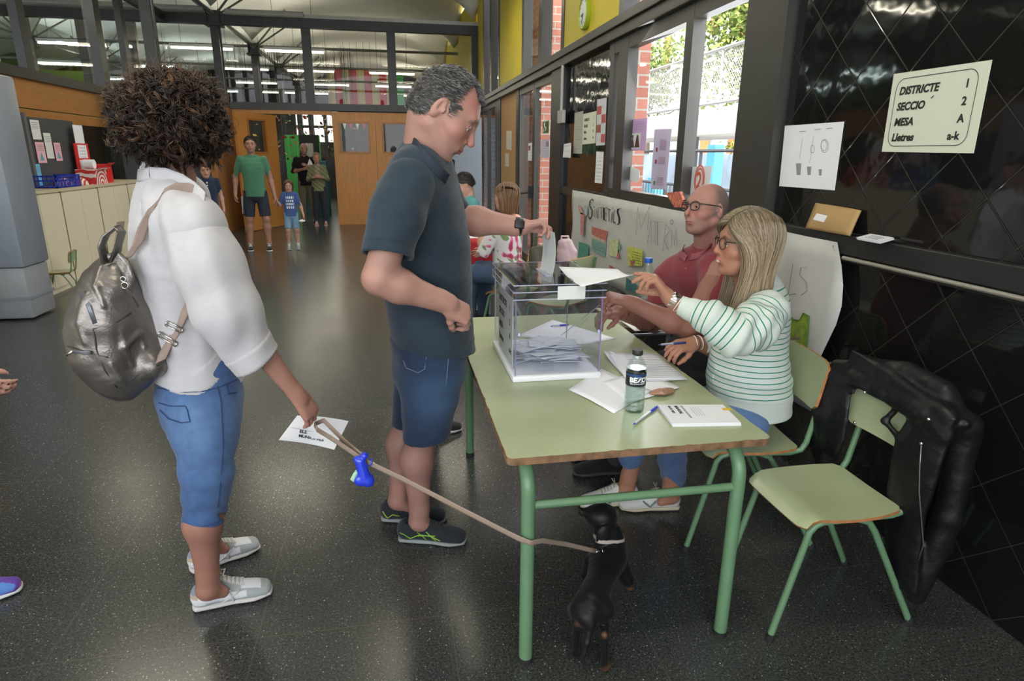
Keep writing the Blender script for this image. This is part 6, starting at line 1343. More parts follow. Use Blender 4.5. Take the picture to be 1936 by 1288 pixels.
table('school_table', 'long pale green school table with chipped brown edge carrying the clear ballot box', .292, 1.118, 1.598, 3.22)
chair('school_chair', 'empty pale green school chair with a black leather jacket over its back', (1.415, 1.715, 0), PI, s=1.0)
chair('school_chair', 'pale green school chair the blonde woman in the striped jumper sits on', (1.375, 2.20, 0), PI-.12, s=1.0)
chair('school_chair', 'school chair under the bald man in the red polo, hidden behind the blonde woman', (1.44, 2.72, 0), PI+.1)
chair('school_chair', 'small empty green school chair standing by the cream cupboards on the left', P(122, 560, Z=0), 3.3, s=.62)
# second low desk beside the table with magazines
table('school_desk', 'small wooden-edged school desk behind the bald man\'s elbow with magazines on it', 1.135, 1.62, 2.98, 3.42, h=.70, top=mat('cream_desk_top', (.55, .48, .34), .5), chips=False, tube=M_steelgrey, r=.014, inset=.03)
def flat_mag(name, label, corners, z, th, m, cat='magazine'):
 t = thing_w(name, label, cat, (*np.mean(corners, 0)[:2], z)); c = [V(*p[:2], 0) for p in corners]; n = len(c)
 MB().prism([(p[0], p[1]) for p in c], th, (0, 0, z)).build('cover', m, t); return t
def m_cover(name, cols, sc=9):
 m = bpy.data.materials.new(name); m.use_nodes = True; t = m.node_tree; b = t.nodes['Principled BSDF']; tc = nd(t, 'ShaderNodeTexCoord'); v = nd(t, 'ShaderNodeTexVoronoi'); v.inputs['Scale'].default_value = sc
 t.links.new(tc.outputs['Object'], v.inputs['Vector']); sp = nd(t, 'ShaderNodeSeparateColor'); t.links.new(v.outputs['Color'], sp.inputs[0]); cr = nd(t, 'ShaderNodeValToRGB'); cr.color_ramp.interpolation = 'CONSTANT'; t.links.new(sp.outputs[0], cr.inputs[0])
 e = cr.color_ramp.elements; e[0].color = (*cols[0], 1); e[1].position = 1/len(cols); e[1].color = (*cols[1], 1)
 for i, c in enumerate(cols[2:]): x = e.new((i+2)/len(cols)); x.color = (*c, 1)
 t.links.new(cr.outputs[0], b.inputs['Base Color']); b.inputs['Roughness'].default_value = .5; return m
def quadpx(pts, z): return [P(x, y, Z=z) for x, y in pts]
flat_mag('magazine', 'open magazine with orange and grey pictures on top of the papers by the bald man', quadpx([(1186, 592), (1260, 608), (1262, 630), (1205, 618)], .722), .7225, .006, m_cover('magazine_print', [(.55, .50, .42), (.50, .28, .10), (.40, .42, .44), (.62, .58, .50)], 22))
flat_mag('paper_pile', 'white sheets lying under the orange and grey magazine', quadpx([(1164, 601), (1195, 594), (1262, 626), (1200, 626)], .722), .7222-.0, .0035, M_paper, 'papers')
# cupboards along the left wall
def cupboards():
 ys = [7.3, 8.28, 9.26, 10.24, 11.2]
 for i in range(len(ys)-1):
  a, b = ys[i], ys[i+1]; x1 = -3.74
  t = thing('cupboard', ['cream low cupboard nearest the grey padded pillar', 'cream low cupboard under the blue crate', 'cream low cupboard under the red and white box', 'last cream low cupboard towards the far corner'][i], 'cupboard', ((XLW+x1)/2, (a+b)/2, 0), 'row of cream cupboards along the left wall'); hx, hy = (x1-XLW)/2, (b-a)/2
  MB().box(-hx+.01, hx-.02, -hy+.001, hy-.001, 0, 1.10).build('body', M_cream, t); MB().box(hx-.02, hx, -hy+.012, -.004, .06, 1.085).build('door', M_cream, t); MB().box(hx-.02, hx, .004, hy-.012, .06, 1.085).build('door', M_cream, t)
  MB().box(-hx+.01, hx+.012, -hy+.001, hy-.001, 1.10, 1.125).build('top', mat('cream_worktop', (.55, .48, .33), .5), t); MB().box(hx-.021, hx+.002, -hy+.001, -hy+.012, 0, 1.1).build('edge_strip', mat('brown_edge_strip', (.30, .21, .12), .6), t)
cupboards()
# grey padded pillar
t = thing('pillar_padding', 'grey vinyl crash padding wrapped round the column on the left', 'padding', (-3.59, 6.78, 0))
M_vin = mat('grey_vinyl', (.19, .215, .25), .38, bump=.15, bscale=9, var=.05, vscale=3)
MB().box(-.26, .22, -.24, .24, .50, 2.20, bev=.03).build('upper_pad', M_vin, t, auto=40); 
bm_ = MB(); bm_.box(-.235, .20, -.22, .22, .015, .50, bev=.02).build('lower_pad', mat('grey_vinyl_lower', (.23, .245, .26), .45, bump=.6, bscale=7), t, auto=40); MB().box(-.245, .21, -.23, .23, .20, .225).build('tape_band', M_vin, t)
# crate, boxes and leaflets on the cupboards
def crate():
 c = P(105, 352, X=-3.95); t = thing('crate', 'blue perforated plastic crate on the cream cupboards', 'crate', (-4.0, 8.75, 1.125)); M = mat('blue_plastic', (.02, .05, .45), .35); g = MB(); w, d, h = .17, .30, .145
 for z in (0, .075, .125): g.box(-w, w, -d, -d+.008, z, z+.018).box(-w, w, d-.008, d, z, z+.018).box(-w, -w+.008, -d, d, z, z+.018).box(w-.008, w, -d, d, z, z+.018)
 for k in range(15):
  y = -d+.01+k*(2*d-.02)/14; g.box(w-.008, w, y-.005, y+.005, 0, h) if not 5 <= k <= 9 else g.box(w-.008, w, y-.005, y+.005, 0, .09); g.box(-w, -w+.008, y-.005, y+.005, 0, h)
 for k in range(8): x = -w+.01+k*(2*w-.02)/7; g.box(x-.005, x+.005, -d, -d+.008, 0, h).box(x-.005, x+.005, d-.008, d, 0, h)
 g.box(-w, w, -d, d, 0, .006); g.build('basket', M, t)
crate()
def m_stripes(name, c1, c2, sc, kind='BANDS'):
 m = bpy.data.materials.new(name); m.use_nodes = True; t = m.node_tree; b = t.nodes['Principled BSDF']; tc = nd(t, 'ShaderNodeTexCoord'); w = nd(t, 'ShaderNodeTexWave'); w.wave_type = kind; w.inputs['Scale'].default_value = sc; w.inputs['Distortion'].default_value = 3 if kind == 'RINGS' else 0
 t.links.new(tc.outputs['Object'], w.inputs['Vector']); cr = nd(t, 'ShaderNodeValToRGB'); cr.color_ramp.interpolation = 'CONSTANT'; t.links.new(w.outputs['Fac'], cr.inputs[0]); e = cr.color_ramp.elements; e[0].color = (*c1, 1); e[1].position = .5; e[1].color = (*c2, 1)
 t.links.new(cr.outputs[0], b.inputs['Base Color']); b.inputs['Roughness'].default_value = .5; return m
def boxy(name, label, cat, loc, dx, dy, dz, m, rz=0, lid=True):
 t = thing(name, label, cat, loc, None, rz); MB().box(-dx/2, dx/2, -dy/2, dy/2, 0, dz, bev=.003).build('carton', m, t)
 if lid: MB().box(dx/2-.003, dx/2+.06, -dy/2, dy/2, dz-.001, dz+.002, rot=Matrix.Rotation(-.6, 3, 'Y')).build('flap', m, t)
 return t
M_rw = m_stripes('red_white_swirl', (.75, .72, .68), (.55, .03, .03), 6, 'RINGS')
boxy('snack_box', 'red and white swirl-patterned box on the cream cupboards', 'box', (-3.92, 9.60, 1.125), .24, .34, .19, M_rw)
boxy('snack_box', 'plain red box behind the swirl-patterned box on the cupboards', 'box', (-3.98, 10.05, 1.125), .22, .22, .25, mat('red_card', (.60, .02, .02), .5))
for i, (y, x) in enumerate(((8.95, -3.98), (9.25, -3.93))):
 b = thing('bowl', ['red and white striped paper bowl upside down behind the blue crate', 'small striped paper bowl next to the blue crate'][i], 'bowl', (x, y, 1.125)); MB().lathe([(.10, 0), (.09, .05), (.05, .09), (.0001, .10)], n=24).build('shell', m_stripes('red_white_bands%d' % i, (.7, .68, .62), (.55, .04, .04), 10), b, True)
t = thing('roll', 'white paper roll lying on top of the snack boxes', 'paper roll', (-3.93, 9.62, 1.32)); MB().lathe([(.025, -.06), (.06, -.06), (.06, .06), (.025, .06)], (0, 0, .06), 24, 'x').build('paper', M_paper, t, auto=40)
# display board with leaflets
t = thing('leaflet_board', 'grey upright board with pinned leaflets standing on the cupboards', 'display board', (-4.12, 9.15, 1.125)); MB().box(-.02, .0, -.55, .65, 0, .80).build('board', mat('dark_grey_board', (.06, .065, .07), .5), t); MB().box(-.03, .03, -.60, -.55, 0, .84).build('post', mat('grey_post', (.13, .13, .13), .5), t)
leaf = [(-.42, .55, .20, .22, (.72, .72, .72), 'white notice at the top left of the leaflet board'), (-.40, .28, .20, .24, (.80, .45, .50), 'pink and blue leaflet on the leaflet board'), (-.17, .33, .17, .30, (.68, .70, .66), 'white leaflet with a green picture on the leaflet board'), (.04, .30, .16, .22, (.78, .42, .48), 'pink leaflet in the middle of the leaflet board'), (-.56, .02, .17, .25, (.15, .50, .72), 'light blue leaflet left of the leaflet board')]
for y, z, w, h, c, lb in leaf:
 f = thing('leaflet', lb, 'leaflet', (-4.11, 9.12+y+w/2, 1.125+z)); MB().box(0, .003, -w/2, w/2, 0, h).build('sheet', mat('leaflet_%d' % int(c[0]*100+c[2]*10), c, .5), f)
 for k in range(4): MB().box(.003, .0035, -w*.35, w*.35, h*.85-k*.02, h*.85-k*.02+.006).build('printed_line', M_greyink, f)
 if c[1] < .5: MB().prism([(-.05, .03), (.05, .03), (.0, .12)], .0006, (.0035, 0, 0), (0, 1, 0), (0, 0, 1)).build('printed_shape', mat('teal_print', (.10, .35, .45), .5), f)
f = thing('notice_holder', 'red notice holder with two white sheets standing on the cupboards', 'notice holder', (-4.05, 9.75, 1.125)); MB().box(-.01, .01, -.20, .20, .10, .52, bev=.004).build('frame', mat('red_card', (.6, .02, .02), .5), f)
for z in (.14, .33): MB().box(.011, .013, -.13, .13, z, z+.17).build('sheet', M_paper, f); 
MB().box(.005, .008, -.15, .12, .52, .75).build('top_sheet', M_paper, f)
for k in range(4): MB().box(.013, .0135, -.09, .09, .46-k*.04, .466-k*.04).build('printed_line', M_greyink, f)
# things at the far left edge: orange and white boxes
boxy('crate', 'orange box at the left edge behind the padded pillar', 'box', (-4.0, 6.9, .32), .5, .6, .35, mat('orange_card', (.50, .13, .03), .6), lid=False); boxy('crate', 'white plastic box at the left edge below the orange box', 'box', (-4.0, 6.9, 0), .55, .65, .318, mat('white_translucent', (.55, .56, .56), .4), lid=False)
# ------------------------------------------------------------------ on the table
TZ = .722
def m_acrylic(nm='clear_acrylic', tint=(.93, .94, .97), base=.03):
 if nm in MATS: return MATS[nm]
 m = bpy.data.materials.new(nm); MATS[nm] = m; m.use_nodes = True; t = m.node_tree; L = t.links; t.nodes.remove(t.nodes['Principled BSDF'])
 tr = nd(t, 'ShaderNodeBsdfTransparent'); tr.inputs[0].default_value = (*tint, 1); gl = nd(t, 'ShaderNodeBsdfGlossy'); gl.inputs['Roughness'].default_value = .03
 fr = nd(t, 'ShaderNodeFresnel'); fr.inputs[0].default_value = 1.5; mx = nd(t, 'ShaderNodeMixShader'); ge = nd(t, 'ShaderNodeNewGeometry'); iv = nd(t, 'ShaderNodeMath', operation='SUBTRACT'); iv.inputs[0].default_value = 1; L.new(ge.outputs['Backfacing'], iv.inputs[1])
 mu = nd(t, 'ShaderNodeMath', operation='MULTIPLY_ADD'); L.new(fr.outputs[0], mu.inputs[0]); L.new(iv.outputs[0], mu.inputs[1]); mu.inputs[2].default_value = base
 L.new(mu.outputs[0], mx.inputs[0]); L.new(tr.outputs[0], mx.inputs[1]); L.new(gl.outputs[0], mx.inputs[2]); L.new(mx.outputs[0], t.nodes['Material Output'].inputs[0]); return m
M_acr = m_acrylic(); M_edge = mat('acrylic_edge', (.62, .64, .80), .15, alpha=.55, spec=.8); M_violet = mat('violet_acrylic_edge', (.26, .24, .46), .2, alpha=.6); M_lid = m_acrylic('clear_lid', (.93, .94, .96), .10)
BX0, BX1, BY0, BY1, BZ0, BZ1 = .432, .762, 2.215, 2.690, TZ+.022, TZ+.375
def ballot_box():
 t = thing_w('ballot_box', 'clear plastic ballot box with white base and taped lid, half full of envelopes', 'ballot box', ((BX0+BX1)/2, (BY0+BY1)/2, TZ))
 MB().box(BX0-.012, BX1+.006, BY0-.012, BY1+.012, TZ, TZ+.024, bev=.006).build('base', mat('white_plastic', (.74, .75, .76), .35), t, auto=40)
 w = .004
 for nm, a in (('front_panel', (BX0, BX1, BY0, BY0+w)), ('rear_panel', (BX0, BX1, BY1-w, BY1)), ('side_panel', (BX0, BX0+w, BY0+w, BY1-w)), ('side_panel', (BX1-w, BX1, BY0+w, BY1-w))): MB().box(*a, BZ0, BZ1-.02).build(nm, M_acr, t)
 for x in (BX0, BX1):
  for y in (BY0, BY1): MB().box(x-.0022, x+.0022, y-.0022, y+.0022, BZ0, BZ1-.02).build('corner_edge', M_violet if y == BY0 else M_edge, t)
 # lid
 L = MB(); L.box(BX0-.008, BX1+.008, BY0-.008, BY1+.008, BZ1-.004, BZ1); lid = L.build('lid', M_lid, t)
 for a in ((BX0-.010, BX1+.010, BY0-.012, BY0-.006), (BX0-.010, BX1+.010, BY1+.006, BY1+.012), (BX0-.012, BX0-.006, BY0-.006, BY1+.006), (BX1+.006, BX1+.012, BY0-.006, BY1+.006)): MB().box(*a, BZ1-.055, BZ1).build('lid_rim', M_lid, lid)
 for z in (BZ1-.055, BZ1-.002, BZ1-.028):
  MB().tube([(BX0-.011, BY0-.012, z), (BX1+.011, BY0-.012, z)], .0022, 6).build('rim_edge', M_edge, lid); MB().tube([(BX0-.011, BY0-.012, z), (BX0-.011, BY1+.012, z)], .0020, 6).build('rim_edge', M_edge, lid)
 MB().tube([(BX1+.011, BY0-.012, BZ1-.001), (BX1+.011, BY1+.012, BZ1-.001)], .0018, 6).build('rim_edge', M_edge, lid); MB().tube([(BX0-.011, BY1+.012, BZ1-.001), (BX1+.011, BY1+.012, BZ1-.001)], .0018, 6).build('rim_edge', M_edge, lid)
 MB().box(.575, .600, 2.36, 2.53, BZ1, BZ1+.003).build('slot', M_edge, lid)
 MB().tube([(BX1-.03, BY1-.02, BZ0+.02), (BX1-.004, BY0+.02, BZ0+.26)], .0016, 6).build('wire_seal', M_edge, t)
 for x in (BX0+.012, BX1-.010): MB().ball((x, BY0-.006, BZ0+.165), (.006, .006, .008), 10, 6).build('latch', M_edge, t, True)
 MB().sheet([[(.585+.105*u, BY0-.0140, BZ1-.058+.050*v-(.0 if u < .9 else .008*(1-abs(v-.5)*2))) for v in (0, .33, .66, 1)] for u in np.linspace(0, 1, 8)], .0008).build('paper_tape', mat('off_white_tape', (.66, .68, .64), .5), lid)
 # side notice with the ballot details
 s = MB().box(BX0-.0030, BX0-.0010, BY0+.05, BY0+.36, BZ0+.02, BZ1-.065).build('side_notice', mat('grey_notice', (.50, .52, .52), .6), t)
 for i, (a, b) in enumerate((('DISTRICTE', '1'), ('SECCIÓ', '2'), ('MESA', 'A'), ('Lletres', 'a-k'))):
  text_mesh(a.replace('Ó', 'O'), .036, (BX0-.0034, BY0+.345, BZ1-.125-.055*i), (0, -1, 0), (0, 0, 1), M_ink, s, bold=.001); text_mesh(b, .036, (BX0-.0034, BY0+.115, BZ1-.125-.055*i), (0, -1, 0), (0, 0, 1), M_ink, s, bold=.001)
ballot_box()
def ballots():
 rg = random.Random(3); proto = thing('ballot_envelope_pile_sheet', None, None)
 bpy.data.objects.remove(proto)
 M_env = mat('white_envelope', (.62, .65, .72), .65)
 t0 = thing('ballot_envelope', 'white ballot envelope in the loose pile inside the clear box', 'envelope', (0, 0, 0), 'ballot envelopes piled inside the clear box')
 g = [[(-.085+.17*u, -.055+.11*v, .003*math.sin(3*u)) for v in (0, .5, 1)] for u in np.linspace(0, 1, 6)]
 e = MB().sheet(g, .0018).build('envelope_body', M_env, t0); MB().box(-.04, .04, -.004, -.002, .0036, .0041).box(-.03, .03, -.010, -.008, .0036, .0041).build('printed_line', M_greyink, e)
 MB().tube([(-.085, .05, .0018), (0, .0, .0042), (.085, .05, .0018)], .0005, 4).build('flap_edge', mat('envelope_shadow_line', (.32, .34, .38), .7), e)
 k = 0
 for lay in range(7):
  for j in range(7 if lay < 5 else 5):
   o = t0 if k == 0 else copy_tree(t0); k += 1
   x = rg.uniform(BX0+.095, BX1-.10); y = rg.uniform(BY0+.065, BY1-.09-.03*lay); z = BZ0+.004+.0085*lay+.0011*j
   o.location = (x, y, z+(.012 if abs(x-.6) < .06 else 0)); o.rotation_euler = (rg.uniform(-.13, .13)*(lay > 0), rg.uniform(-.13, .13)*(lay > 0), rg.uniform(-.5, .5)+rg.choice([0, PI/2])*(rg.random() < .35))
   o['label'] = 'white ballot envelope, %s layer of the pile, %s %s of the clear box' % (('bottom', 'second', 'third', 'fourth', 'fifth', 'sixth', 'topmost')[lay], 'front' if y < BY0+.14 else 'middle' if y < BY0+.26 else 'back', 'left' if x < .575 else 'centre' if x < .615 else 'right')
   if abs(math.sin(o.rotation_euler[2])) > .5: o.location.y = min(max(y, BY0+.10), BY1-.10)
ballots()
def sheet_on(name, label, pts, m=M_paper, curl=0., cat='paper', z=TZ+.0015, lift=()):
 c = [P(x, y, Z=z) for x, y in pts]; t = thing_w(name, label, cat, tuple(np.mean(c, 0)))
 g = [[c[0]*(1-u)*(1-v)+c[1]*u*(1-v)+c[2]*u*v+c[3]*(1-u)*v+V(0, 0, curl*math.sin(PI*u)*(1-v)+sum(h*max(0, 1-math.hypot(u-a, v-b)/.6)**2 for a, b, h in lift)) for v in np.linspace(0, 1, 9)] for u in np.linspace(0, 1, 9)]
 MB().sheet(g, .0008).build('sheet', m, t, True); return t, c
sheet_on('paper_sheet', 'big white sheet under the water bottle, its upper edge bowed up', [(1075, 737), (1160, 782), (1232, 742), (1137, 697)], curl=.004, lift=((1, .95, .008),))
sheet_on('paper_sheet', 'white sheet between the bottle and the printed list, pointing right', [(1140, 722), (1190, 762), (1286, 734), (1215, 700)], z=TZ+.004, lift=((.9, .9, .004),))
t, c = sheet_on('voter_list', 'open stapled voter list with ruled lines beside the clear box', [(1185, 722), (1300, 718), (1240, 668), (1150, 670)], z=TZ+.008, lift=((0, 1, .018), (.0, .0, .010)))
for k in range(15):
 a = c[0]*(1-k/15)+c[3]*(k/15); b = c[1]*(1-k/15)+c[2]*(k/15); MB().tube([a*.72+b*.28+V(0, 0, .0045), b*.97+a*.03+V(0, 0, .002)], .0007, 4).build('ruled_line', M_greyink, t)
sheet_on('paper_sheet', 'white sheet lying behind the clear box', [(975, 636), (1045, 605), (1165, 640), (1100, 652)], z=TZ+.0015)
sheet_on('paper_sheet', 'white sheet under the open voter list, left corner curling', [(1140, 671), (1185, 715), (1262, 700), (1225, 668)], z=TZ+.0025, lift=((0, 0, .02),))
def pen(label, a, b, z, cap=(.02, .05, .55), body=None, za=None):
 a, b = np.asarray(a), np.asarray(b); t = thing_w('ballpoint_pen', label, 'pen', tuple(a)); d = nrm(b-a); L_ = np.linalg.norm(b-a)
 MB().tube([a+d*.012, a+d*(L_-.045)], .0040, 6).build('barrel', body or mat('clear_pen_plastic', (.75, .78, .82), .1, alpha=.75), t)
 MB().tube([a, a+d*.004, a+d*.014], [.0006, .0018, .0035], 8).build('tip', mat('blue_pen_cap_%d' % int(cap[2]*99), cap, .3), t); MB().tube([a+d*(L_-.05), a+d*L_], .0050, 10).build('cap', mat('blue_pen_cap_%d' % int(cap[2]*99), cap, .3), t)
 MB().tube([a+d*.014, a+d*(L_-.05)], .0014, 6).build('ink_tube', mat('blue_ink', (.01, .02, .3), .4), t)
pen('blue capped clear ballpoint pen lying at the front beside the water bottle', P(1197, 803, Z=TZ+.006), P(1241, 770, Z=TZ+.006), 0)
pen('blue ballpoint pen lying on the white sheet behind the clear box', P(1040, 617, Z=TZ+.008), P(1075, 614, Z=TZ+.008), 0)
# snack in brown wrapper
t = thing_w('snack_wrapper', 'crumpled brown paper snack wrapper behind the water bottle', 'wrapper', tuple(P(1250, 742, Z=TZ))); S = SDF(); a, b = P(1225, 745, Z=TZ+.012), P(1278, 738, Z=TZ+.010); S.ell((a+b)/2, V(.055, .022, .012), np.array([nrm(b-a), nrm(np.cross(V(0, 0, 1), b-a)), V(0, 0, 1)]), .01); S.plane(V(0, 0, TZ+.001), V(0, 0, -1), .002)
sdf_obj('wrapper', S, .003, mat('brown_foil_paper', (.36, .20, .13), .35, .25, bump=.5, bscale=60), t, lambda q, n: .0035*fnoise(q, 90, 3))
# booklet
t = thing_w('booklet', 'thick white booklet with small print and a yellow-red mark at the table corner', 'booklet', tuple(P(1322, 782, Z=TZ)))
c = [P(1272, 801, Z=TZ+.012), P(1402, 799, Z=TZ+.012), P(1368, 765, Z=TZ+.012), P(1244, 765, Z=TZ+.012)]
for k in range(3): MB().prism([(p[0]-.001*k, p[1]) for p in c], .0035, (0, 0, TZ+.0005+.004*k)).build('page_block' if k < 2 else 'cover', M_paper, t)
ax, ay = nrm(c[3]-c[0]), nrm(c[1]-c[0]); ay = ay-ax*(ax@ay); o = c[0]*.42+c[1]*.2+c[2]*.13+c[3]*.25
for k, (tx, sz) in enumerate((('ELECCIONES MUNICIPALES', .0085), ('MANUAL', .017), ('MAYO 2023', .012))): text_mesh(tx, sz, c[3]*.9+c[0]*.1+ay*(.072-.022*k+.0)+V(0, 0, .0005), -ax, ay, M_ink if k else M_greyink, t, bold=.0003)
for k in range(4): MB().tube([c[3]*.80+c[0]*.20+ay*(.10+.009*k)+V(0, 0, .0002), c[3]*.35+c[0]*.65+ay*(.10+.009*k)+V(0, 0, .0002)], .0006, 4).build('printed_line', M_greyink, t)
q = c[3]*.72+c[0]*.28+ay*.205; MB().prism([(0, 0), (.018, 0), (.018, .030), (0, .030)], .0006, tuple(q+V(0, 0, -.0003)), tuple(-ax), tuple(ay)).build('colour_mark', mat('yellow_mark', (.75, .50, .02), .5), t)
# water bottle
def bottle(label, base, h, r, cap, water=.7, lab=True, s=1.):
 t = thing('water_bottle', label, 'bottle', tuple(base)); prof = [(.0001, .004), (r*.7, .002), (r*.95, .006), (r, .014)]
 for k in range(4): z = .028+k*.0155; prof += [(r, z-.005), (r*.955, z), (r, z+.005)]
 prof += [(r, h*.44), (r*.985, h*.45), (r*.985, h*.66), (r, h*.67), (r*.99, h*.72), (r*.80, h*.80), (r*.55, h*.865), (r*.42, h*.89), (r*.42, h*.93)]
 MB().lathe(prof, n=36).build('bottle_wall', m_acrylic('clear_pet', (.90, .95, .94), .10), t, auto=60)
 wp = [(a*.96, z) for a, z in prof if z < h*water]; wp.append((wp[-1][0], h*water)); wp.append((.0001, h*water))
 MB().lathe(wp, n=36).build('water', m_acrylic('water', (.78, .86, .83), .03), t, auto=60)
 MB().lathe([(r*.50, h*.925), (r*.52, h*.93), (r*.52, h*.99), (r*.48, h)], n=28).build('cap', cap, t, auto=40)
 if lab:
  lb = MB().lathe([(r*1.003, h*.455), (r*1.006, h*.457), (r*1.006, h*.655), (r*1.003, h*.657)], n=40, cap=False).build('label', mat('black_label', (.012, .015, .022), .35), t, auto=40)
  MB().lathe([(r*1.009, h*.615), (r*1.010, h*.616), (r*1.010, h*.650), (r*1.009, h*.651)], n=40, cap=False).build('label_band', mat('navy_band', (.02, .06, .16), .35), lb, auto=40)
  vd = nrm(V(base[0], base[1], 0))
  def wrap(txt, size, z, a0, bold, m):
   o = text_mesh(txt, size, (0, 0, 0), (1, 0, 0), (0, 1, 0), m, lb, bold=bold)
   base_a = math.atan2(-vd[1], -vd[0])+a0
   for v in o.data.vertices: aa = base_a+v.co.x/r; R_ = r*1.012+v.co.z; zz = z+v.co.y; v.co = (R_*math.cos(aa), R_*math.sin(aa), zz)
   return o
  wrap('BEZOYA', .0235, h*.525, -.62, .0011, mat('label_white', (.8, .8, .8), .5)); wrap('agua mineral natural', .0062, h*.495, -.55, .0001, mat('label_white', (.8, .8, .8), .5))
  wrap('Premium', .006, h*.60, -.1, .0001, mat('label_blue', (.25, .45, .8), .5))
 return t
bottle('small clear water bottle with black cap and black printed label on the table', P(1198, 778, Z=TZ), .218, .0335, mat('black_cap', (.025, .025, .022), .5), water=.72)
bp = P(1237, 520, Y=3.18); bottle('clear water bottle with a blue cap standing behind the bald man', (1.33, 3.15, .70), .33, .042, mat('blue_cap', (.02, .12, .50), .4), water=.35, lab=False)
# sheet handed over by the blonde woman
t = thing_w('paper_sheet', 'white sheet held out by the blonde woman over the clear box lid', 'paper', tuple(P(1120, 525, Y=2.25)))
c = [P(1056, 508, Y=2.50), P(1168, 509, Y=2.34), P(1200, 519, Y=2.17), P(1100, 542, Y=2.12)]; c[0][2] = max(c[0][2], BZ1+.012)
g = [[c[0]*(1-u)*(1-v)+c[1]*u*(1-v)+c[2]*u*v+c[3]*(1-u)*v+V(0, 0, -.010*math.sin(PI*v)) for v in np.linspace(0, 1, 9)] for u in np.linspace(0, 1, 9)]
MB().sheet(g, .0008).build('sheet', M_paper, t, True)
# pen in her right hand
pen('dark clear ballpoint pen in the right hand of the blonde woman', P(1244, 652, Y=2.24), P(1297, 648, Y=2.22), 0, (.01, .02, .12), mat('smoky_pen', (.25, .27, .32), .2))
# ------------------------------------------------------------------ notices on the right wall
def wsheet(name, label, px, m=M_paper, x=None, cat='notice', group=None, back=.0007):
 x = XW-.004 if x is None else x; c = [P(a, b, X=x) for a, b in px]; t = thing_w(name, label, cat, tuple(np.mean(c, 0)), group)
 MB().prism([(p[1], p[2]) for p in c], back, (x, 0, 0), (0, 1, 0), (0, 0, 1)).build('sheet', m, t); return t, c, x
def wstroke(t, px, x, r, m, nm='pen_stroke'):
 for s in px: MB().tube([P(a, b, X=x-.0012) for a, b in s], r, 5, flat=(1, .35)).build(nm, m, t)
def wtext(t, s, size, px, x, m=M_ink, bold=.0, shear=0, dy=(0, -1, 0), nm='lettering'): text_mesh(s, size, P(*px, X=x-.0012), dy, (0, 0, 1), m, t, bold=bold, shear=shear, name=nm)
M_cream_paper = mat('cream_paper', (.66, .67, .55), .6)
t, c, x = wsheet('notice', 'cream landscape sign with DISTRICTE 1, SECCIÓ 2, MESA A and Lletres a-k', ((1690, 140), (1876, 113), (1841, 290), (1667, 287)), M_cream_paper)
ya, yb, za, zb = 2.385, 1.978, 1.583, 1.860
for i, (a, b) in enumerate((('DISTRICTE', '1'), ('SECCIÓ', '2'), ('MESA', 'A'), ('Lletres', 'a-k'))):
 z = zb-.071-.058*i; text_mesh(a.replace('Ó', 'O'), .040, (x-.0012, ya-.035, z), (0, -1, 0), (0, 0, 1), M_ink, t, bold=.0016, shear=.15); text_mesh(b, .040, (x-.0012, yb+.060+(.018 if i == 3 else 0), z), (0, -1, 0), (0, 0, 1), M_ink, t, bold=.0012, align='CENTER')
def accent(t, p, s): MB().tube([V(*p)+V(0, .10*s, .84*s), V(*p)+V(0, -.14*s, 1.04*s)], .07*s, 5, flat=(1, .3)).build('accent', M_ink, t)
accent(t, (x-.0014, ya-.035-.168, zb-.071-.058), .040)
def rrect(y0, y1, z0, z1, r, n=6):
 out = []
 for cy, cz, a0 in ((y1-r, z1-r, 0), (y0+r, z1-r, 90), (y0+r, z0+r, 180), (y1-r, z0+r, 270)):
  for k in range(n+1): q = math.radians(a0+90*k/n); out.append((cy+r*math.cos(q), cz+r*math.sin(q)))
 return out
pts = [(x-.0012, a, b) for a, b in rrect(yb+.02, ya-.015, za+.012, zb-.012, .04)]; pts.append(pts[0]); MB().tube(pts, .0013, 4, flat=(1, .5)).build('printed_frame', M_ink, t)
t, c, x = wsheet('notice', 'white landscape sheet with three hanging line drawings above the brown envelope', ((1484, 238), (1596, 230), (1578, 360), (1473, 352)))
wstroke(t, (((1517, 262), (1512, 300)), ((1538, 258), (1532, 300), (1530, 308))), x, .0011, M_greyink, 'drawn_line')
for cx, cy, rr in ((1536, 282, 5), (1558, 275, 7), (1559, 276, 9)): MB().tube([P(cx+rr*math.cos(q)*.8, cy+rr*1.4*math.sin(q), X=x-.0012) for q in np.linspace(0, 2*PI, 20)], .0012, 4, flat=(1, .4)).build('drawn_loop', M_greyink, t)
for cx, cy, w, h in ((1510, 320, 5, 11), (1530, 323, 4, 8), (1551, 326, 3, 6)): MB().prism([tuple(P(a, b, X=x)[1:]) for a, b in ((cx-w, cy-h), (cx+w, cy-h), (cx+w*.7, cy+h), (cx-w*.7, cy+h))], .0008, (x-.001, 0, 0), (0, 1, 0), (0, 0, 1)).build('drawn_pot', M_greyink, t)
for a, b in ((1512, 249), (1540, 245), (1562, 243)): MB().tube([P(a, b, X=x-.0012), P(a+12, b-1, X=x-.0012)], .0016, 4, flat=(1, .4)).build('printed_line', M_ink, t)
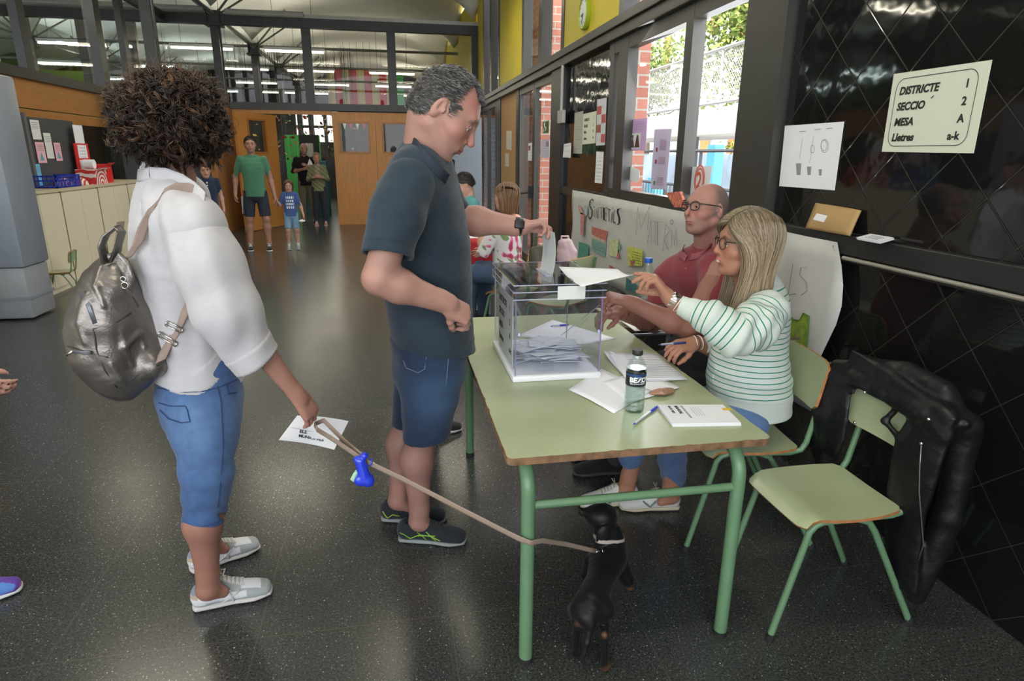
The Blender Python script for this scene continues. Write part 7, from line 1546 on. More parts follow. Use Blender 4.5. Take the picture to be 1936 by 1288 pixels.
# big hanging banner
def banner():
 x = 1.955; t = thing_w('banner', 'long off-white hand-lettered paper banner SINTETICS hung along the dado', 'banner', (x, 4.6, .8)); y0, y1 = 2.45, 6.82; g = []
 for u in np.linspace(0, 1, 60):
  y = y0+(y1-y0)*u; row = []
  for v in np.linspace(0, 1, 10):
   z0 = .37+.05*u; z = z0+(1.185-z0)*v; ye = y+(.05*math.sin(v*7)+.03 if u == 0 else .03*math.sin(v*9) if u == 1 else 0); row.append((x+.010*math.sin(y*4.1+v*2)*(1-v*.5)+.005*math.sin(y*11), ye, z))
  g.append(row)
 g[0][9] = (x, y0+.10, 1.165); m = mat('off_white_banner_paper', (.52, .52, .49), .75, var=.05, vscale=6, bump=.15, bscale=5); MB().sheet(g, .001).build('paper', m, t, True); xs = x-.016
 M_mk = mat('black_marker', (.015, .015, .015), .6); M_pc = mat('pencil_grey', (.20, .20, .20), .7)
 def Z_(a, b): return (1090+a/6.438, 360+b/6.438)
 S_ = {'s': [[(203, 125), (190, 105), (165, 130), (160, 180), (190, 250), (188, 310), (165, 355), (145, 320)]], 'i': [[(215, 235), (215, 325)], [(214, 200), (215, 208)]], 'n': [[(235, 338), (237, 225), (262, 345), (264, 215)]], 't': [[(275, 215), (325, 205)], [(298, 212), (300, 345)]], 'e': [[(370, 210), (332, 215), (334, 360), (356, 365)], [(333, 285), (360, 280)]], 't2': [[(378, 222), (412, 235)], [(392, 228), (395, 380)]], 'i2': [[(434, 262), (422, 390)], [(440, 215), (439, 228)]], 'l': [[(462, 240), (445, 320), (445, 385), (468, 395)]], 's2': [[(532, 222), (508, 225), (498, 260), (520, 340), (520, 400), (500, 420)]]}
 for k, st in S_.items():
  r = .0085 if k in ('s2', 'e') else .0065; MB_ = MB()
  for s in st: MB_.tube([P(*Z_(*q), X=xs) for q in s], r, 6, flat=(1, .25))
  MB_.build('marker_letter', M_mk, t)
 for st in ([[(720, 560), (745, 205), (785, 460), (885, 200), (865, 480)]], [[(860, 650), (905, 370), (915, 640)], [(862, 550), (912, 552)]], [[(925, 375), (985, 380)], [(955, 378), (955, 650)]], [[(1050, 380), (985, 385), (985, 670)], [(985, 530), (995, 530)]], [[(1050, 745), (1085, 410), (1140, 480), (1065, 600), (1110, 720)]], [[(1160, 480), (1155, 700)]], [[(1185, 670), (1215, 470), (1225, 690)], [(1190, 600), (1220, 600)]]):
  MB_ = MB(); 
  for s in st: MB_.tube([P(*Z_(*q), X=xs) for q in s], .0035, 5, flat=(1, .3))
  MB_.build('pencil_letter', M_pc, t)
 MB().tube([P(1170+3*math.cos(q)+100, 420+4*math.sin(q), X=xs) for q in np.linspace(0, 6.3, 14)], .003, 5, flat=(1, .3)).build('pencil_letter', M_pc, t)
 MB().tube([P(a, b, X=xs) for a, b in ((1499, 500), (1490, 558), (1504, 556))], .003, 5, flat=(1, .3)).build('pencil_letter', M_pc, t)
 MB().tube([P(a, b, X=xs) for a, b in ((1526, 505), (1514, 506), (1512, 520), (1525, 535), (1526, 550), (1514, 559))], .003, 5, flat=(1, .3)).build('pencil_letter', M_pc, t)
 def patch(px, col, nm='collage_patch', d=0): MB().prism([tuple(P(a, b, X=xs)[1:]) for a, b in px], .001, (xs-.004-d, 0, 0), (0, 1, 0), (0, 0, 1)).build(nm, mat('collage_%d_%d_%d' % tuple(int(v*99) for v in col), col, .7, var=.25, vscale=30), t)
 patch([Z_(*q) for q in ((190, 440), (385, 500), (360, 615), (190, 535))], (.50, .16, .13)); patch([Z_(*q) for q in ((190, 580), (365, 650), (355, 815), (188, 720))], (.22, .40, .36))
 patch([Z_(*q) for q in ((190, 535), (360, 615), (362, 650), (190, 580))], (.55, .42, .36)); patch([Z_(*q) for q in ((32, 625), (150, 660), (145, 860), (22, 820))], (.10, .32, .25)); patch([Z_(*q) for q in ((52, 270), (100, 285), (85, 550), (50, 540))], (.55, .25, .22))
 patch([Z_(*q) for q in ((30, 160), (75, 250), (90, 300), (52, 290), (20, 210))], (.60, .32, .32)); patch([Z_(*q) for q in ((90, 190), (135, 180), (135, 300), (95, 310))], (.38, .42, .46)); patch([Z_(*q) for q in ((410, 600), (515, 590), (500, 820), (405, 790))], (.55, .56, .33))
 patch([Z_(*q) for q in ((625, 675), (805, 720), (800, 920), (630, 920))], (.55, .58, .12)); patch([Z_(*q) for q in ((160, 890), (225, 930), (160, 960))], (.5, .15, .17)); patch([Z_(*q) for q in ((400, 905), (480, 950), (405, 950))], (.5, .12, .18))
 patch([Z_(*q) for q in ((610, 1060), (740, 1150), (720, 1240), (600, 1220))], (.06, .18, .20)); patch([Z_(*q) for q in ((660, 850), (720, 860), (700, 920), (665, 910))], (.45, .15, .15), d=.002); patch([Z_(*q) for q in ((515, 640), (540, 660), (535, 730), (512, 720))], (.15, .35, .22), d=.002); patch([Z_(*q) for q in ((500, 770), (530, 775), (525, 835), (500, 830))], (.5, .12, .15), d=.002)
 for k in range(5): MB().tube([P(*Z_(680, 745+k*32), X=xs-.006), P(*Z_(785, 770+k*32), X=xs-.006)], .0025, 4, flat=(1, .3)).build('written_line', M_mk, t)
 for k in range(4): MB().tube([P(*Z_(200, 620+k*28), X=xs-.006), P(*Z_(345, 672+k*28), X=xs-.006)], .0022, 4, flat=(1, .3)).build('written_line', M_pc, t)
 gp = ((1484, 585), (1500, 604), (1512, 606), (1519, 592), (1530, 598), (1524, 672), (1476, 664), (1478, 640)); patch(gp, (.22, .32, .04), 'paper_dress'); MB().tube([P(a, b, X=xs-.006) for a, b in gp+(gp[0],)], .004, 5, flat=(1, .3)).build('marker_outline', mat('green_marker', (.05, .16, .03), .6), t)
 MB().tube([P(a, b, X=xs-.006) for a, b in ((1500, 650), (1504, 625), (1508, 650), (1496, 640), (1512, 640))], .003, 5, flat=(1, .3)).build('marker_outline', mat('purple_marker', (.2, .06, .18), .6), t)
banner()
# notices on black panel and doors
def notice(label, px, m=M_paper, x=None, lines=6, title=None, cat='notice', dark=M_greyink, pics=()):
 t, c, x = wsheet('notice', label, px, m, x, cat); a, b, d, e = c
 for k in range(lines):
  v = .18+.70*k/max(1, lines-1); p = a*(1-v)+e*v; q = b*(1-v)+d*v; MB().tube([p*.85+q*.15+V(-.0012, 0, 0), p*.2+q*.8+V(-.0012, 0, 0)], .0022, 4, flat=(1, .3)).build('printed_line', dark, t)
 for (u0, u1, v0, v1, col) in pics:
  f = lambda u, v: (a*(1-u)+b*u)*(1-v)+(e*(1-u)+d*u)*v
  MB().prism([tuple(f(u, v)[1:]) for u, v in ((u0, v0), (u1, v0), (u1, v1), (u0, v1))], .0008, (x-.002, 0, 0), (0, 1, 0), (0, 0, 1)).build('printed_picture', mat('print_%d_%d_%d' % tuple(int(q*99) for q in col), col, .5), t)
 return t, c, x
def Z1(a, b): return (1040+a/4.77, 90+b/4.77)
M_lilac = mat('lilac_paper', (.62, .42, .70), .6); M_lil2 = mat('pale_lilac_paper', (.58, .52, .72), .6)
notice('narrow grey sheet left of the black and white district notice', [Z1(*q) for q in ((222, 590), (300, 570), (288, 958), (208, 955))], mat('grey_paper', (.42, .41, .36), .6), lines=4)
t, c, x = wsheet('notice', 'small framed district notice among the sheets on the black panel', [Z1(*q) for q in ((300, 600), (418, 572), (408, 862), (290, 875))], M_cream_paper)
for i, s in enumerate(('DISTRICTE', 'SECCIO', 'MESA', 'Lletres')): p = c[0]*(1-.18-.2*i)+c[3]*(.18+.2*i); text_mesh(s, .036, p+V(-.0014, -.05, -.02), (0, -1, 0), (0, 0, 1), M_ink, t, bold=.001)
for i, s in enumerate(('1', '2', 'B', 'l-z')): p = c[1]*(1-.18-.2*i)+c[2]*(.18+.2*i); text_mesh(s, .036, p+V(-.0014, .09, -.02), (0, -1, 0), (0, 0, 1), M_ink, t, bold=.001)
notice('tall sheet with small red and dark photographs in two columns', [Z1(*q) for q in ((425, 470), (510, 450), (495, 880), (413, 885))], mat('pale_blue_grey_paper', (.60, .60, .64), .6), lines=3, pics=[(.05, .5, .15, .33, (.45, .08, .08)), (.55, .98, .34, .52, (.45, .08, .08)), (.03, .5, .55, .72, (.30, .10, .06)), (.55, .98, .76, .94, (.5, .09, .1))])
notice('narrow white printed sheet below the photographs sheet', [Z1(*q) for q in ((418, 938), (484, 940), (468, 1228), (402, 1218))], lines=7, dark=M_ink)
notice('small white sheet with drawings on the dark post', [Z1(*q) for q in ((125, 870), (190, 858), (185, 995), (115, 990))], x=XW-.055, lines=3, dark=M_ink)
t = thing_w('junction_box', 'small grey electrical box with a conduit on the dark post', 'electrical box', (XW-.05, 7.7, 1.8)); c0 = P(1063, 221, X=XW-.06); MB().box(XW-.09, XW-.05, c0[1]-.11, c0[1]+.11, c0[2]-.07, c0[2]+.07, bev=.006).build('box', mat('pale_grey_plastic', (.40, .41, .40), .5), t); MB().tube([(XW-.07, c0[1], c0[2]+.07), (XW-.07, c0[1], 2.5)], .018, 10).build('conduit', mat('pale_grey_plastic', (.4, .41, .4), .5), t)
xg = XW+.045
t, c, x = notice('lilac sheet with two dark garment drawings taped on the window', [Z1(*q) for q in ((700, 655), (878, 632), (862, 928), (685, 932))], M_lilac, xg, lines=0)
f = lambda u, v: (c[0]*(1-u)+c[1]*u)*(1-v)+(c[3]*(1-u)+c[2]*u)*v
MB().prism([tuple(f(u, v)[1:]) for u, v in ((.22, .45), (.75, .44), (.72, .93), (.2, .93))], .0008, (x-.002, 0, 0), (0, 1, 0), (0, 0, 1)).build('white_inset', M_paper, t)
for pts in (((.28, .5), (.38, .5), (.36, .62), (.44, .9), (.22, .9), (.32, .62)), ((.55, .5), (.62, .52), (.70, .9), (.45, .9))): MB().prism([tuple(f(u, v)[1:]) for u, v in pts], .0008, (x-.003, 0, 0), (0, 1, 0), (0, 0, 1)).build('garment_drawing', mat('brown_print', (.12, .05, .05), .6), t)
for k in range(4): MB().tube([f(.1, .1+.08*k)+V(-.001, 0, 0), f(.85, .08+.08*k)+V(-.001, 0, 0)], .002, 4, flat=(1, .3)).build('printed_line', mat('violet_ink', (.35, .18, .45), .6), t)
t, c, x = notice('long pale lilac vertical sheet with maroon lines on the window', [Z1(*q) for q in ((942, 738), (1098, 732), (1045, 1282), (905, 1275))], M_lil2, xg, lines=0)
f = lambda u, v: (c[0]*(1-u)+c[1]*u)*(1-v)+(c[3]*(1-u)+c[2]*u)*v
for blk, n in ((.18, 8), (.46, 6), (.80, 7)):
 for k in range(n): MB().tube([f(.40, blk+.022*k)+V(-.001, 0, 0), f(.78, blk+.022*k)+V(-.001, 0, 0)], .0028, 4, flat=(1, .3)).build('printed_line', mat('maroon_ink', (.35, .05, .12), .6), t)
for v, col in ((.30, (.3, .05, .08)), (.50, (.3, .03, .03)), (.86, (.05, .25, .12))): MB().prism([tuple(f(a, b)[1:]) for a, b in ((.18, v), (.30, v), (.30, v+.07), (.18, v+.07))], .0008, (x-.002, 0, 0), (0, 1, 0), (0, 0, 1)).build('printed_picture', mat('print_%d_%d_%d' % tuple(int(q*99) for q in col), col, .5), t)
t, c, x = wsheet('notice', 'white sheet with a red ringed number 2 taped on the window', ((1303, 316), (1347, 314), (1338, 372), (1296, 368)), M_paper, xg)
q0 = P(1322, 340, X=xg-.0012); mr = mat('red_print', (.65, .12, .08), .5)
for rr in (.085, .066): MB().tube([q0+V(0, rr*.8*math.cos(a), rr*1.1*math.sin(a)) for a in np.linspace(0, 2*PI, 30)], .006, 5, flat=(1, .3)).build('printed_ring', mr, t)
text_mesh('2', .15, q0+V(-.0012, .04, -.055), (0, -1, 0), (0, 0, 1), mr, t, bold=.003)
t, c, x = wsheet('paper_cutout', 'white paper T-shirt cutout stuck at the lower left of the window', [Z1(*q) for q in ((600, 1000), (625, 990), (655, 1005), (690, 1045), (690, 1070), (740, 1075), (810, 1110), (805, 1190), (790, 1215), (745, 1210), (730, 1195), (665, 1175), (655, 1080), (605, 1020))], M_paper, xg, 'paper')
# paper packet on the sill, brown envelope and cards on the ledge
t = thing_w('paper_packet', 'small red and white paper packet leaning on the window sill behind the bald man', 'packet', (1.96, 4.1, 1.26)); pk = [P(a, b, X=1.985) for a, b in ((1263, 365), (1290, 362), (1300, 392), (1280, 392))]; MB().prism([tuple(p[1:]) for p in pk], .02, (1.965, 0, 0), (0, 1, 0), (0, 0, 1)).build('packet_body', mat('red_white_packet', (.60, .18, .12), .5, var=.5, vscale=40), t)
t = thing_w('envelope', 'brown padded envelope with a white address label leaning on the dark ledge', 'envelope', (1.96, 2.58, 1.225)); cs = [P(1523, 437, X=1.955), P(1606, 450, X=1.955), P(1630, 398, X=1.990), P(1543, 384, X=1.990)]
for p in cs[:2]: p[2] = 1.222
n_ = nrm(np.cross(cs[1]-cs[0], cs[3]-cs[0])); g = [[(cs[0]*(1-u)+cs[1]*u)*(1-v)+(cs[3]*(1-u)+cs[2]*u)*v+V(-.014*math.sin(PI*u)*math.sin(PI*v)-.006*max(0, u-.8)*5*v, 0, 0) for v in np.linspace(0, 1, 9)] for u in np.linspace(0, 1, 12)]
MB().sheet(g, .008).build('envelope_body', mat('manila_paper', (.42, .27, .11), .65, bump=.2, bscale=40), t, True)
lb = [(cs[0]*(1-u)+cs[1]*u)*(1-v)+(cs[3]*(1-u)+cs[2]*u)*v+V(-.014*math.sin(PI*u)*math.sin(PI*v)-.006, 0, 0) for u, v in ((.13, .38), (.42, .36), (.44, .62), (.16, .64))]; MB().sheet([[lb[0], lb[3]], [lb[1], lb[2]]], .001).build('address_label', M_paper, t)
t = thing_w('card_stack', 'small stack of white printed cards lying on the dark ledge', 'cards', (1.95, 2.3, 1.222)); cs = [V(1.90, 2.205, 1.223), V(1.90, 2.335, 1.223), V(1.985, 2.36, 1.235), V(1.985, 2.23, 1.235)]
for k in range(3): MB().sheet([[cs[0]+V(0, .004*k, .003*k), cs[3]+V(0, .003*k, .003*k)], [cs[1]+V(0, .004*k, .003*k), cs[2]+V(0, .003*k, .003*k)]], .002).build('card', M_paper, t)
for k in range(3): MB().tube([cs[1]*(.8-.2*k)+cs[2]*(.2+.2*k)+V(0, -.03, .0095), cs[0]*(.8-.2*k)+cs[3]*(.2+.2*k)+V(0, .03, .0095)], .001, 4).build('printed_line', M_greyink, t)
# cork board and door notices
def Z2(a, b): return (920+a/6.44, 180+b/6.44)
notice('upper white sheet with four symbols on the tan cork panel', [Z2(*q) for q in ((240, 435), (305, 432), (303, 670), (240, 660))], mat('tan_white_paper', (.62, .58, .50), .6), XW-.012, lines=4)
notice('lower narrow white sheet on the tan cork panel', [Z2(*q) for q in ((225, 710), (272, 708), (270, 872), (225, 866))], mat('tan_white_paper', (.62, .58, .50), .6), XW-.012, lines=4)
notice('white sheet with a small red and black photo on the far glass door', [Z2(*q) for q in ((508, 585), (568, 580), (560, 800), (500, 797))], x=XW-.001, lines=5, dark=M_ink, pics=[(.1, .45, .15, .28, (.02, .02, .02)), (.1, .45, .28, .42, (.5, .06, .08))])
notice('curled white poster with a photo on the near glass door', [Z2(*q) for q in ((665, 545), (765, 540), (762, 765), (650, 765))], mat('lavender_white_paper', (.60, .58, .72), .6), XW-.001, lines=6, pics=[(.62, .95, .1, .38, (.25, .25, .3))])
t, c, x = wsheet('exit_sign', 'green emergency exit sign with a running figure on the near glass door', [Z2(*q) for q in ((682, 318), (765, 300), (760, 470), (680, 470))], mat('pale_sign_border', (.55, .60, .40), .5), XW-.001, 'sign')
f = lambda u, v: (c[0]*(1-u)+c[1]*u)*(1-v)+(c[3]*(1-u)+c[2]*u)*v
MB().prism([tuple(f(u, v)[1:]) for u, v in ((.08, .08), (.92, .08), (.92, .92), (.08, .92))], .001, (x-.0025, 0, 0), (0, 1, 0), (0, 0, 1)).build('green_field', mat('dark_exit_green', (.045, .09, .015), .5), t)
MB().tube([f(.35, .22)+V(-.003, 0, 0), f(.42, .45)+V(-.003, 0, 0), f(.62, .55)+V(-.003, 0, 0), f(.55, .78)+V(-.003, 0, 0)], .012, 6, flat=(1, .3)).tube([f(.42, .5)+V(-.003, 0, 0), f(.28, .68)+V(-.003, 0, 0), f(.25, .85)+V(-.003, 0, 0)], .010, 6, flat=(1, .3)).build('running_figure', mat('sign_white', (.75, .8, .65), .5), t); MB().ball(f(.38, .2)+V(-.003, 0, 0), (.004, .018, .018)).build('running_figure_head', mat('sign_white', (.75, .8, .65), .5), t)
# wall clock
t = thing('wall_clock', 'round wall clock with a lime green rim on the yellow panel', 'clock', (XW, 6.71, 2.905)); 
MB().lathe([(.145, 0), (.150, -.01), (.150, -.045), (.140, -.052), (.134, -.045), (.145, 0)], n=40, axis='x', cap=False).build('rim', mat('lime_plastic', (.32, .42, .03), .4), t, auto=40); MB().lathe([(.0001, -.040), (.138, -.040), (.138, -.038)], n=40, axis='x').build('dial', mat('clock_face', (.60, .62, .58), .4), t, auto=40)
for k in range(12): a = k*PI/6; MB().box(-.042, -.0405, math.cos(a)*.115-.003, math.cos(a)*.115+.003, math.sin(a)*.115-.010, math.sin(a)*.115+.010, rot=Matrix.Rotation(a-PI/2, 3, 'X')).build('hour_mark', M_ink, t)
MB().tube([(-.044, 0, 0), (-.044, .065, -.02)], .0035, 6).build('hour_hand', M_ink, t); MB().tube([(-.046, 0, 0), (-.046, .03, -.095)], .0028, 6).build('minute_hand', M_ink, t)
# black leather jacket over the chair back
def jacket():
 t = thing_w('leather_jacket', 'black leather biker jacket with metal snaps and zip draped on the empty chair', 'jacket', (1.68, 1.70, .85)); M = mat('black_leather', (.006, .006, .007), .42, bump=.5, bscale=22, spec=.4, var=.2, vscale=9)
 S = SDF(); tp = [V(1.640, 1.985, .765), V(1.655, 1.90, .825), V(1.670, 1.72, .855), V(1.675, 1.57, .845), V(1.665, 1.485, .775)]
 S.chain(tp, [.030, .040, .040, .036, .026], .03)
 S.chain([V(1.612, 1.975, .765), V(1.618, 1.88, .785), V(1.622, 1.72, .79), V(1.618, 1.56, .785), V(1.628, 1.495, .745)], [.030, .036, .030, .036, .026], .02)
 S.loft([(V(1.622, 1.70, .84), .24, .022, V(0, 1, 0)), (V(1.612, 1.71, .775), .23, .016, V(0, 1, 0))], .015)
 S.loft([(V(1.625, 1.955, .80), .060, .022, V(0, 1, 0)), (V(1.590, 1.955, .68), .100, .020, V(0, 1, 0)), (V(1.592, 1.955, .56), .098, .018, V(0, 1, 0)), (V(1.600, 1.96, .475), .065, .012, V(0, 1, 0))], .02)
 S.loft([(V(1.635, 1.545, .81), .075, .026, V(0, 1, 0)), (V(1.615, 1.560, .66), .090, .026, V(0, 1, 0)), (V(1.620, 1.575, .48), .080, .030, V(0, 1, 0)), (V(1.640, 1.575, .33), .075, .030, V(0, 1, 0)), (V(1.655, 1.56, .16), .070, .026, V(0, 1, 0))], .02)
 # back of the jacket and hanging sleeve
 S.loft([(V(1.700, 1.73, .83), .20, .022, V(0, 1, 0)), (V(1.735, 1.73, .65), .21, .026, V(0, 1, 0)), (V(1.745, 1.73, .45), .20, .028, V(0, 1, 0)), (V(1.745, 1.68, .26), .20, .022, V(0, 1, 0))], .02)
 S.cone(V(1.70, 1.50, .76), V(1.715, 1.50, .45), .044, .040, .03); S.cone(V(1.715, 1.50, .45), V(1.69, 1.53, .13), .040, .036, .02)
 for a, b, r in (((1.655, 1.46, .79), (1.625, 1.60, .73), .012), ((1.645, 1.66, .81), (1.60, 1.70, .70), .012), ((1.60, 1.70, .70), (1.615, 1.63, .66), .010), ((1.64, 1.95, .81), (1.60, 1.86, .74), .012)): S.cone(V(*a), V(*b), r, r*.8, .012)
 def disp(q, n): return .006*fnoise(q*V(1, 1, .45), 22, 91)+.003*fnoise(q*V(1, 1, .5), 50, 92)
 o = sdf_obj('jacket_body', S, .005, M, t, disp)
 for px, py in ((1635, 742), (1616, 799), (1756, 793), (1742, 839)): p = pick(S, px, py, .003, .9, 3); MB().ball(p if not np.isnan(p[0]) else P(px, py, X=1.62), (.006, .006, .006), 12, 8).build('snap_button', M_chrome, t, True)
 zp = [p for p in picks(S, ((1742, 842), (1739, 880), (1738, 930), (1742, 985), (1746, 1030), (1736, 1060)), .006, .9, 3)]
 if len(zp) > 1: MB().tube(zp, .0022, 6).build('zip', mat('dull_zip_metal', (.22, .22, .2), .35, .8), t, True)
 zp = [p for p in picks(S, ((1560, 876), (1580, 884), (1605, 883), (1625, 874)), .004, .9, 3)]
 if len(zp) > 1: MB().tube(zp, .002, 6).build('zip', mat('dull_zip_metal', (.22, .22, .2), .35, .8), t, True)
jacket()
# ------------------------------------------------------------------ outside the windows
def slab(name, label, cat, x0, x1, y0, y1, z0, z1, m, **k):
 t = thing(name, label, cat, ((x0+x1)/2, (y0+y1)/2, z0), k.get('group')); MB().box(-(x1-x0)/2, (x1-x0)/2, -(y1-y0)/2, (y1-y0)/2, 0, z1-z0).build(k.get('part', 'body'), m, t); return t
slab('brick_pier', 'red brick pier right outside the ribbon window', 'pillar', 2.30, 2.50, 6.22, 7.7, -.12, 5, M_brick, part='masonry')
slab('brick_pier', 'second red brick pier outside the glass doors', 'pillar', 2.45, 2.95, 10.6, 12.6, -.12, 5, M_brick, part='masonry'); slab('brick_pier', 'farthest red brick pier at the end of the hall', 'pillar', 2.45, 2.95, 14.2, 18.5, -.12, 5, M_brick, part='masonry')
M_conc = mat('pale_concrete', (.62, .62, .60), .8, var=.08, vscale=3); M_lgrey = mat('galvanised_rail', (.45, .47, .48), .5, .3)
def bridge():
 t = thing('footbridge', 'raised concrete footbridge with a wire mesh railing outside the window', 'footbridge', (7, 12, 0)); xb = -1.0
 MB().box(xb, xb+2.2, -9, 11, 1.95, 2.42).build('deck', M_conc, t)
 for z in (3.42, 2.50): MB().tube([(xb, -9, z), (xb, 11, z)], .03, 8).build('rail', M_lgrey, t)
 for k in range(12): y = -9+k*1.7; MB().tube([(xb, y, 2.4), (xb, y, 3.42)], .022, 6).build('rail_post', M_lgrey, t)
 m = bpy.data.materials.new('wire_mesh'); m.use_nodes = True; n = m.node_tree; b = n.nodes['Principled BSDF']; b.inputs['Base Color'].default_value = (.5, .52, .53, 1); tc = nd(n, 'ShaderNodeTexCoord'); sx = nd(n, 'ShaderNodeSeparateXYZ'); n.links.new(tc.outputs['Object'], sx.inputs[0]); o_ = []
 for op in ('ADD', 'SUBTRACT'):
  a = nd(n, 'ShaderNodeMath', operation=op); n.links.new(sx.outputs[1], a.inputs[0]); n.links.new(sx.outputs[2], a.inputs[1]); p = nd(n, 'ShaderNodeMath', operation='PINGPONG'); n.links.new(a.outputs[0], p.inputs[0]); p.inputs[1].default_value = .04; o_.append(p.outputs[0])
 mn = nd(n, 'ShaderNodeMath', operation='MINIMUM'); n.links.new(o_[0], mn.inputs[0]); n.links.new(o_[1], mn.inputs[1]); lt = nd(n, 'ShaderNodeMath', operation='LESS_THAN'); n.links.new(mn.outputs[0], lt.inputs[0]); lt.inputs[1].default_value = .008; n.links.new(lt.outputs[0], b.inputs['Alpha'])
 MB().box(xb+.02, xb+.024, -9, 11, 2.52, 3.40).build('wire_mesh', m, t)
 for y in (-5, 1.5, 8): MB().box(xb+.3, xb+.6, y-.15, y+.15, -.12, 1.95).build('support', mat('dark_support', (.12, .13, .14), .7), t)
bridge()
def fence(label, x, y0, y1, z0, z1, m, group=None):
 t = thing('railing', label, 'railing', (x, y0, z0)); L_ = y1-y0
 for z in (z1-z0, (z1-z0)*.62, .12): MB().tube([(0, 0, z), (0, L_, z)], .025, 6).build('rail', m, t)
 for k in range(int(L_/1.1)+1): MB().tube([(0, k*1.1, 0), (0, k*1.1, z1-z0)], .022, 6).build('rail_post', m, t)
 n = int(L_/.12); g = MB()
 for k in range(n): g.tube([(0, k*.12, .12), (0, k*.12, (z1-z0)*.62)], .006, 4)
 g.build('infill_bars', m, t)
fence('dark steel railing with thin bars outside below the window', 4.2, 6.2, 14.5, .35, 1.62, mat('dark_rail', (.07, .09, .11), .6))
slab('low_wall', 'low pale wall under the outdoor railing', 'wall', 4.1, 4.35, 6.0, 14.8, -.12, .35, M_conc, part='masonry')
M_blue = mat('light_blue_paint', (.12, .52, .75), .5)
slab('blue_post', 'light blue painted post seen through the glass door', 'post', 3.3, 3.55, 13.0, 13.5, -.12, 1.55, M_blue); slab('blue_post', 'light blue painted post behind the outdoor railing, under the number 2 sheet', 'post', 4.9, 5.05, 9.35, 9.6, -.12, 1.72, M_blue); slab('blue_post', 'light blue low block at the foot of the long lilac sheet', 'post', 4.5, 4.65, 10.6, 10.95, -.12, 1.18, M_blue)
def building():
 t = thing('building', 'bright white building with balconies and orange blinds across the yard', 'building', (17, 30, 0)); MB().box(0, 6, -22, 16, -.12, 14).build('wall', mat('bright_white_render', (.9, .9, .88), .8), t)
 k = 0
 for y in (-18, -15, -12, -9, -6, -3, 0, 3, 6, 9, 12):
  for z in (.6, 3.6, 6.6, 9.6):
   f = MB().box(-.04, .02, y, y+1.2, z, z+2.0).build('window_frame', mat('grey_window', (.30, .33, .36), .5), t); k += 1
   MB().box(-.06, -.04, y+.1, y+1.1, z+1.1 if k % 3 else z+.1, z+1.9).build('blind', mat('orange_blind', (.70, .26, .08), .7) if k % 2 else mat('pale_blind', (.6, .58, .52), .7), f)
 for z in (3.3, 6.3, 9.3): MB().box(-1.2, 0, -22, 16, z-.15, z).build('balcony_slab', M_conc, t)
building()
def tree(label, x, y, h, r, seed, n=5200, col=((.16, .22, .045), (.28, .34, .08), (.10, .15, .03))):
 t = thing('tree', label, 'tree', (x, y, -.12)); rg = np.random.default_rng(seed)
 MB().tube([(0, 0, 0), (.1, .05, h*.3), (0, .1, h*.6), (.05, 0, h*.9)], [.16, .13, .09, .03], 8).build('trunk', mat('grey_bark', (.16, .13, .10), .9, bump=.5, bscale=20), t)
 br = MB()
 for k in range(9): a = k*2.4; z = h*(.4+.05*k); br.tube([(0, .05, z), (math.cos(a)*r*.5, math.sin(a)*r*.5, z+r*.35), (math.cos(a)*r*.8, math.sin(a)*r*.8, z+r*.5)], [.05, .03, .01], 6)
 br.build('branches', mat('grey_bark', (.16, .13, .10), .9), t)
 cl = rg.normal(size=(60, 3))*V(.5, .5, .42)*r+V(0, 0, h*.72); k = rg.integers(0, 60, n); c = cl[k]+rg.normal(size=(n, 3))*.22*r*.8; s = rg.uniform(.05, .12, n)
 a = nrmv(rg.normal(size=(n, 3))); b = nrmv(np.cross(a, rg.normal(size=(n, 3)))); v = np.stack([c-a*s[:, None], c+b*s[:, None]*.5, c+a*s[:, None], c-b*s[:, None]*.5], 1).reshape(-1, 3); F = np.arange(4*n).reshape(-1, 4)
 o = mesh_obj('leaves', v, F, mat('foliage', rough=.6, attr='Col', spec=.3), t); setcol(o, np.repeat(np.array(col)[rg.integers(0, 3, n)]*rg.uniform(.7, 1.4, (n, 1)), 4, 0))
tree('leafy sunlit tree beyond the footbridge filling the upper window', 10.6, 17.6, 8.0, 2.2, 1, 11000); tree('leafy tree farther left beyond the footbridge', 11.5, 28.5, 7.0, 2.0, 2, 4000); tree('small green tree seen under the footbridge', 13.2, 21.5, 2.4, .9, 3, 2500)
slab('shed', 'low bluish wall with pink panels behind the railing', 'wall', 8.9, 9.1, 12, 26, -.12, 1.6, mat('pale_blue_wall', (.35, .46, .62), .8, var=.25, vscale=1.2), part='masonry')
# ------------------------------------------------------------------ rooms beyond the partition: flag, bright windows, garlands
t = thing('flag', 'big yellow and red striped hanging flag in the far room', 'flag', (-1.0, 28.0, 3.2)); nst = 9; w = 2.6
M_fy, M_fr = mat('flag_yellow', (.62, .50, .22), .8), mat('flag_red', (.60, .02, .03), .8)
for k in range(nst):
 x0 = -w/2-.0+w*k/nst; g = [[(x0+w/nst*u, .05*math.sin((x0+w/nst*u)*6), z) for z in np.linspace(.05, 1.62, 4)] for u in (0, .5, 1)]; MB().sheet(g, .01).build('stripe_panel', M_fr if k % 2 else M_fy, t)
t = thing('banner', 'bright green hanging cloth next to the striped flag', 'banner', (.42, 28.0, 3.2)); MB().box(0, .28, -.02, .02, .0, 1.65).build('cloth', mat('bright_green_cloth', (.02, .42, .08), .8), t)
t = thing('poster_column', 'white and red picture posters beside the striped flag', 'poster', (.32, 28.05, 3.2)); 
for k in range(4): MB().box(-.22, .06, -.02, 0, .35*k+.1, .35*k+.38).build('poster', M_paper, t); MB().box(-.15, -.02, -.03, -.02, .35*k+.16, .35*k+.30).build('printed_picture', M_fr if k % 2 else mat('blue_print', (.1, .15, .4), .5), t)
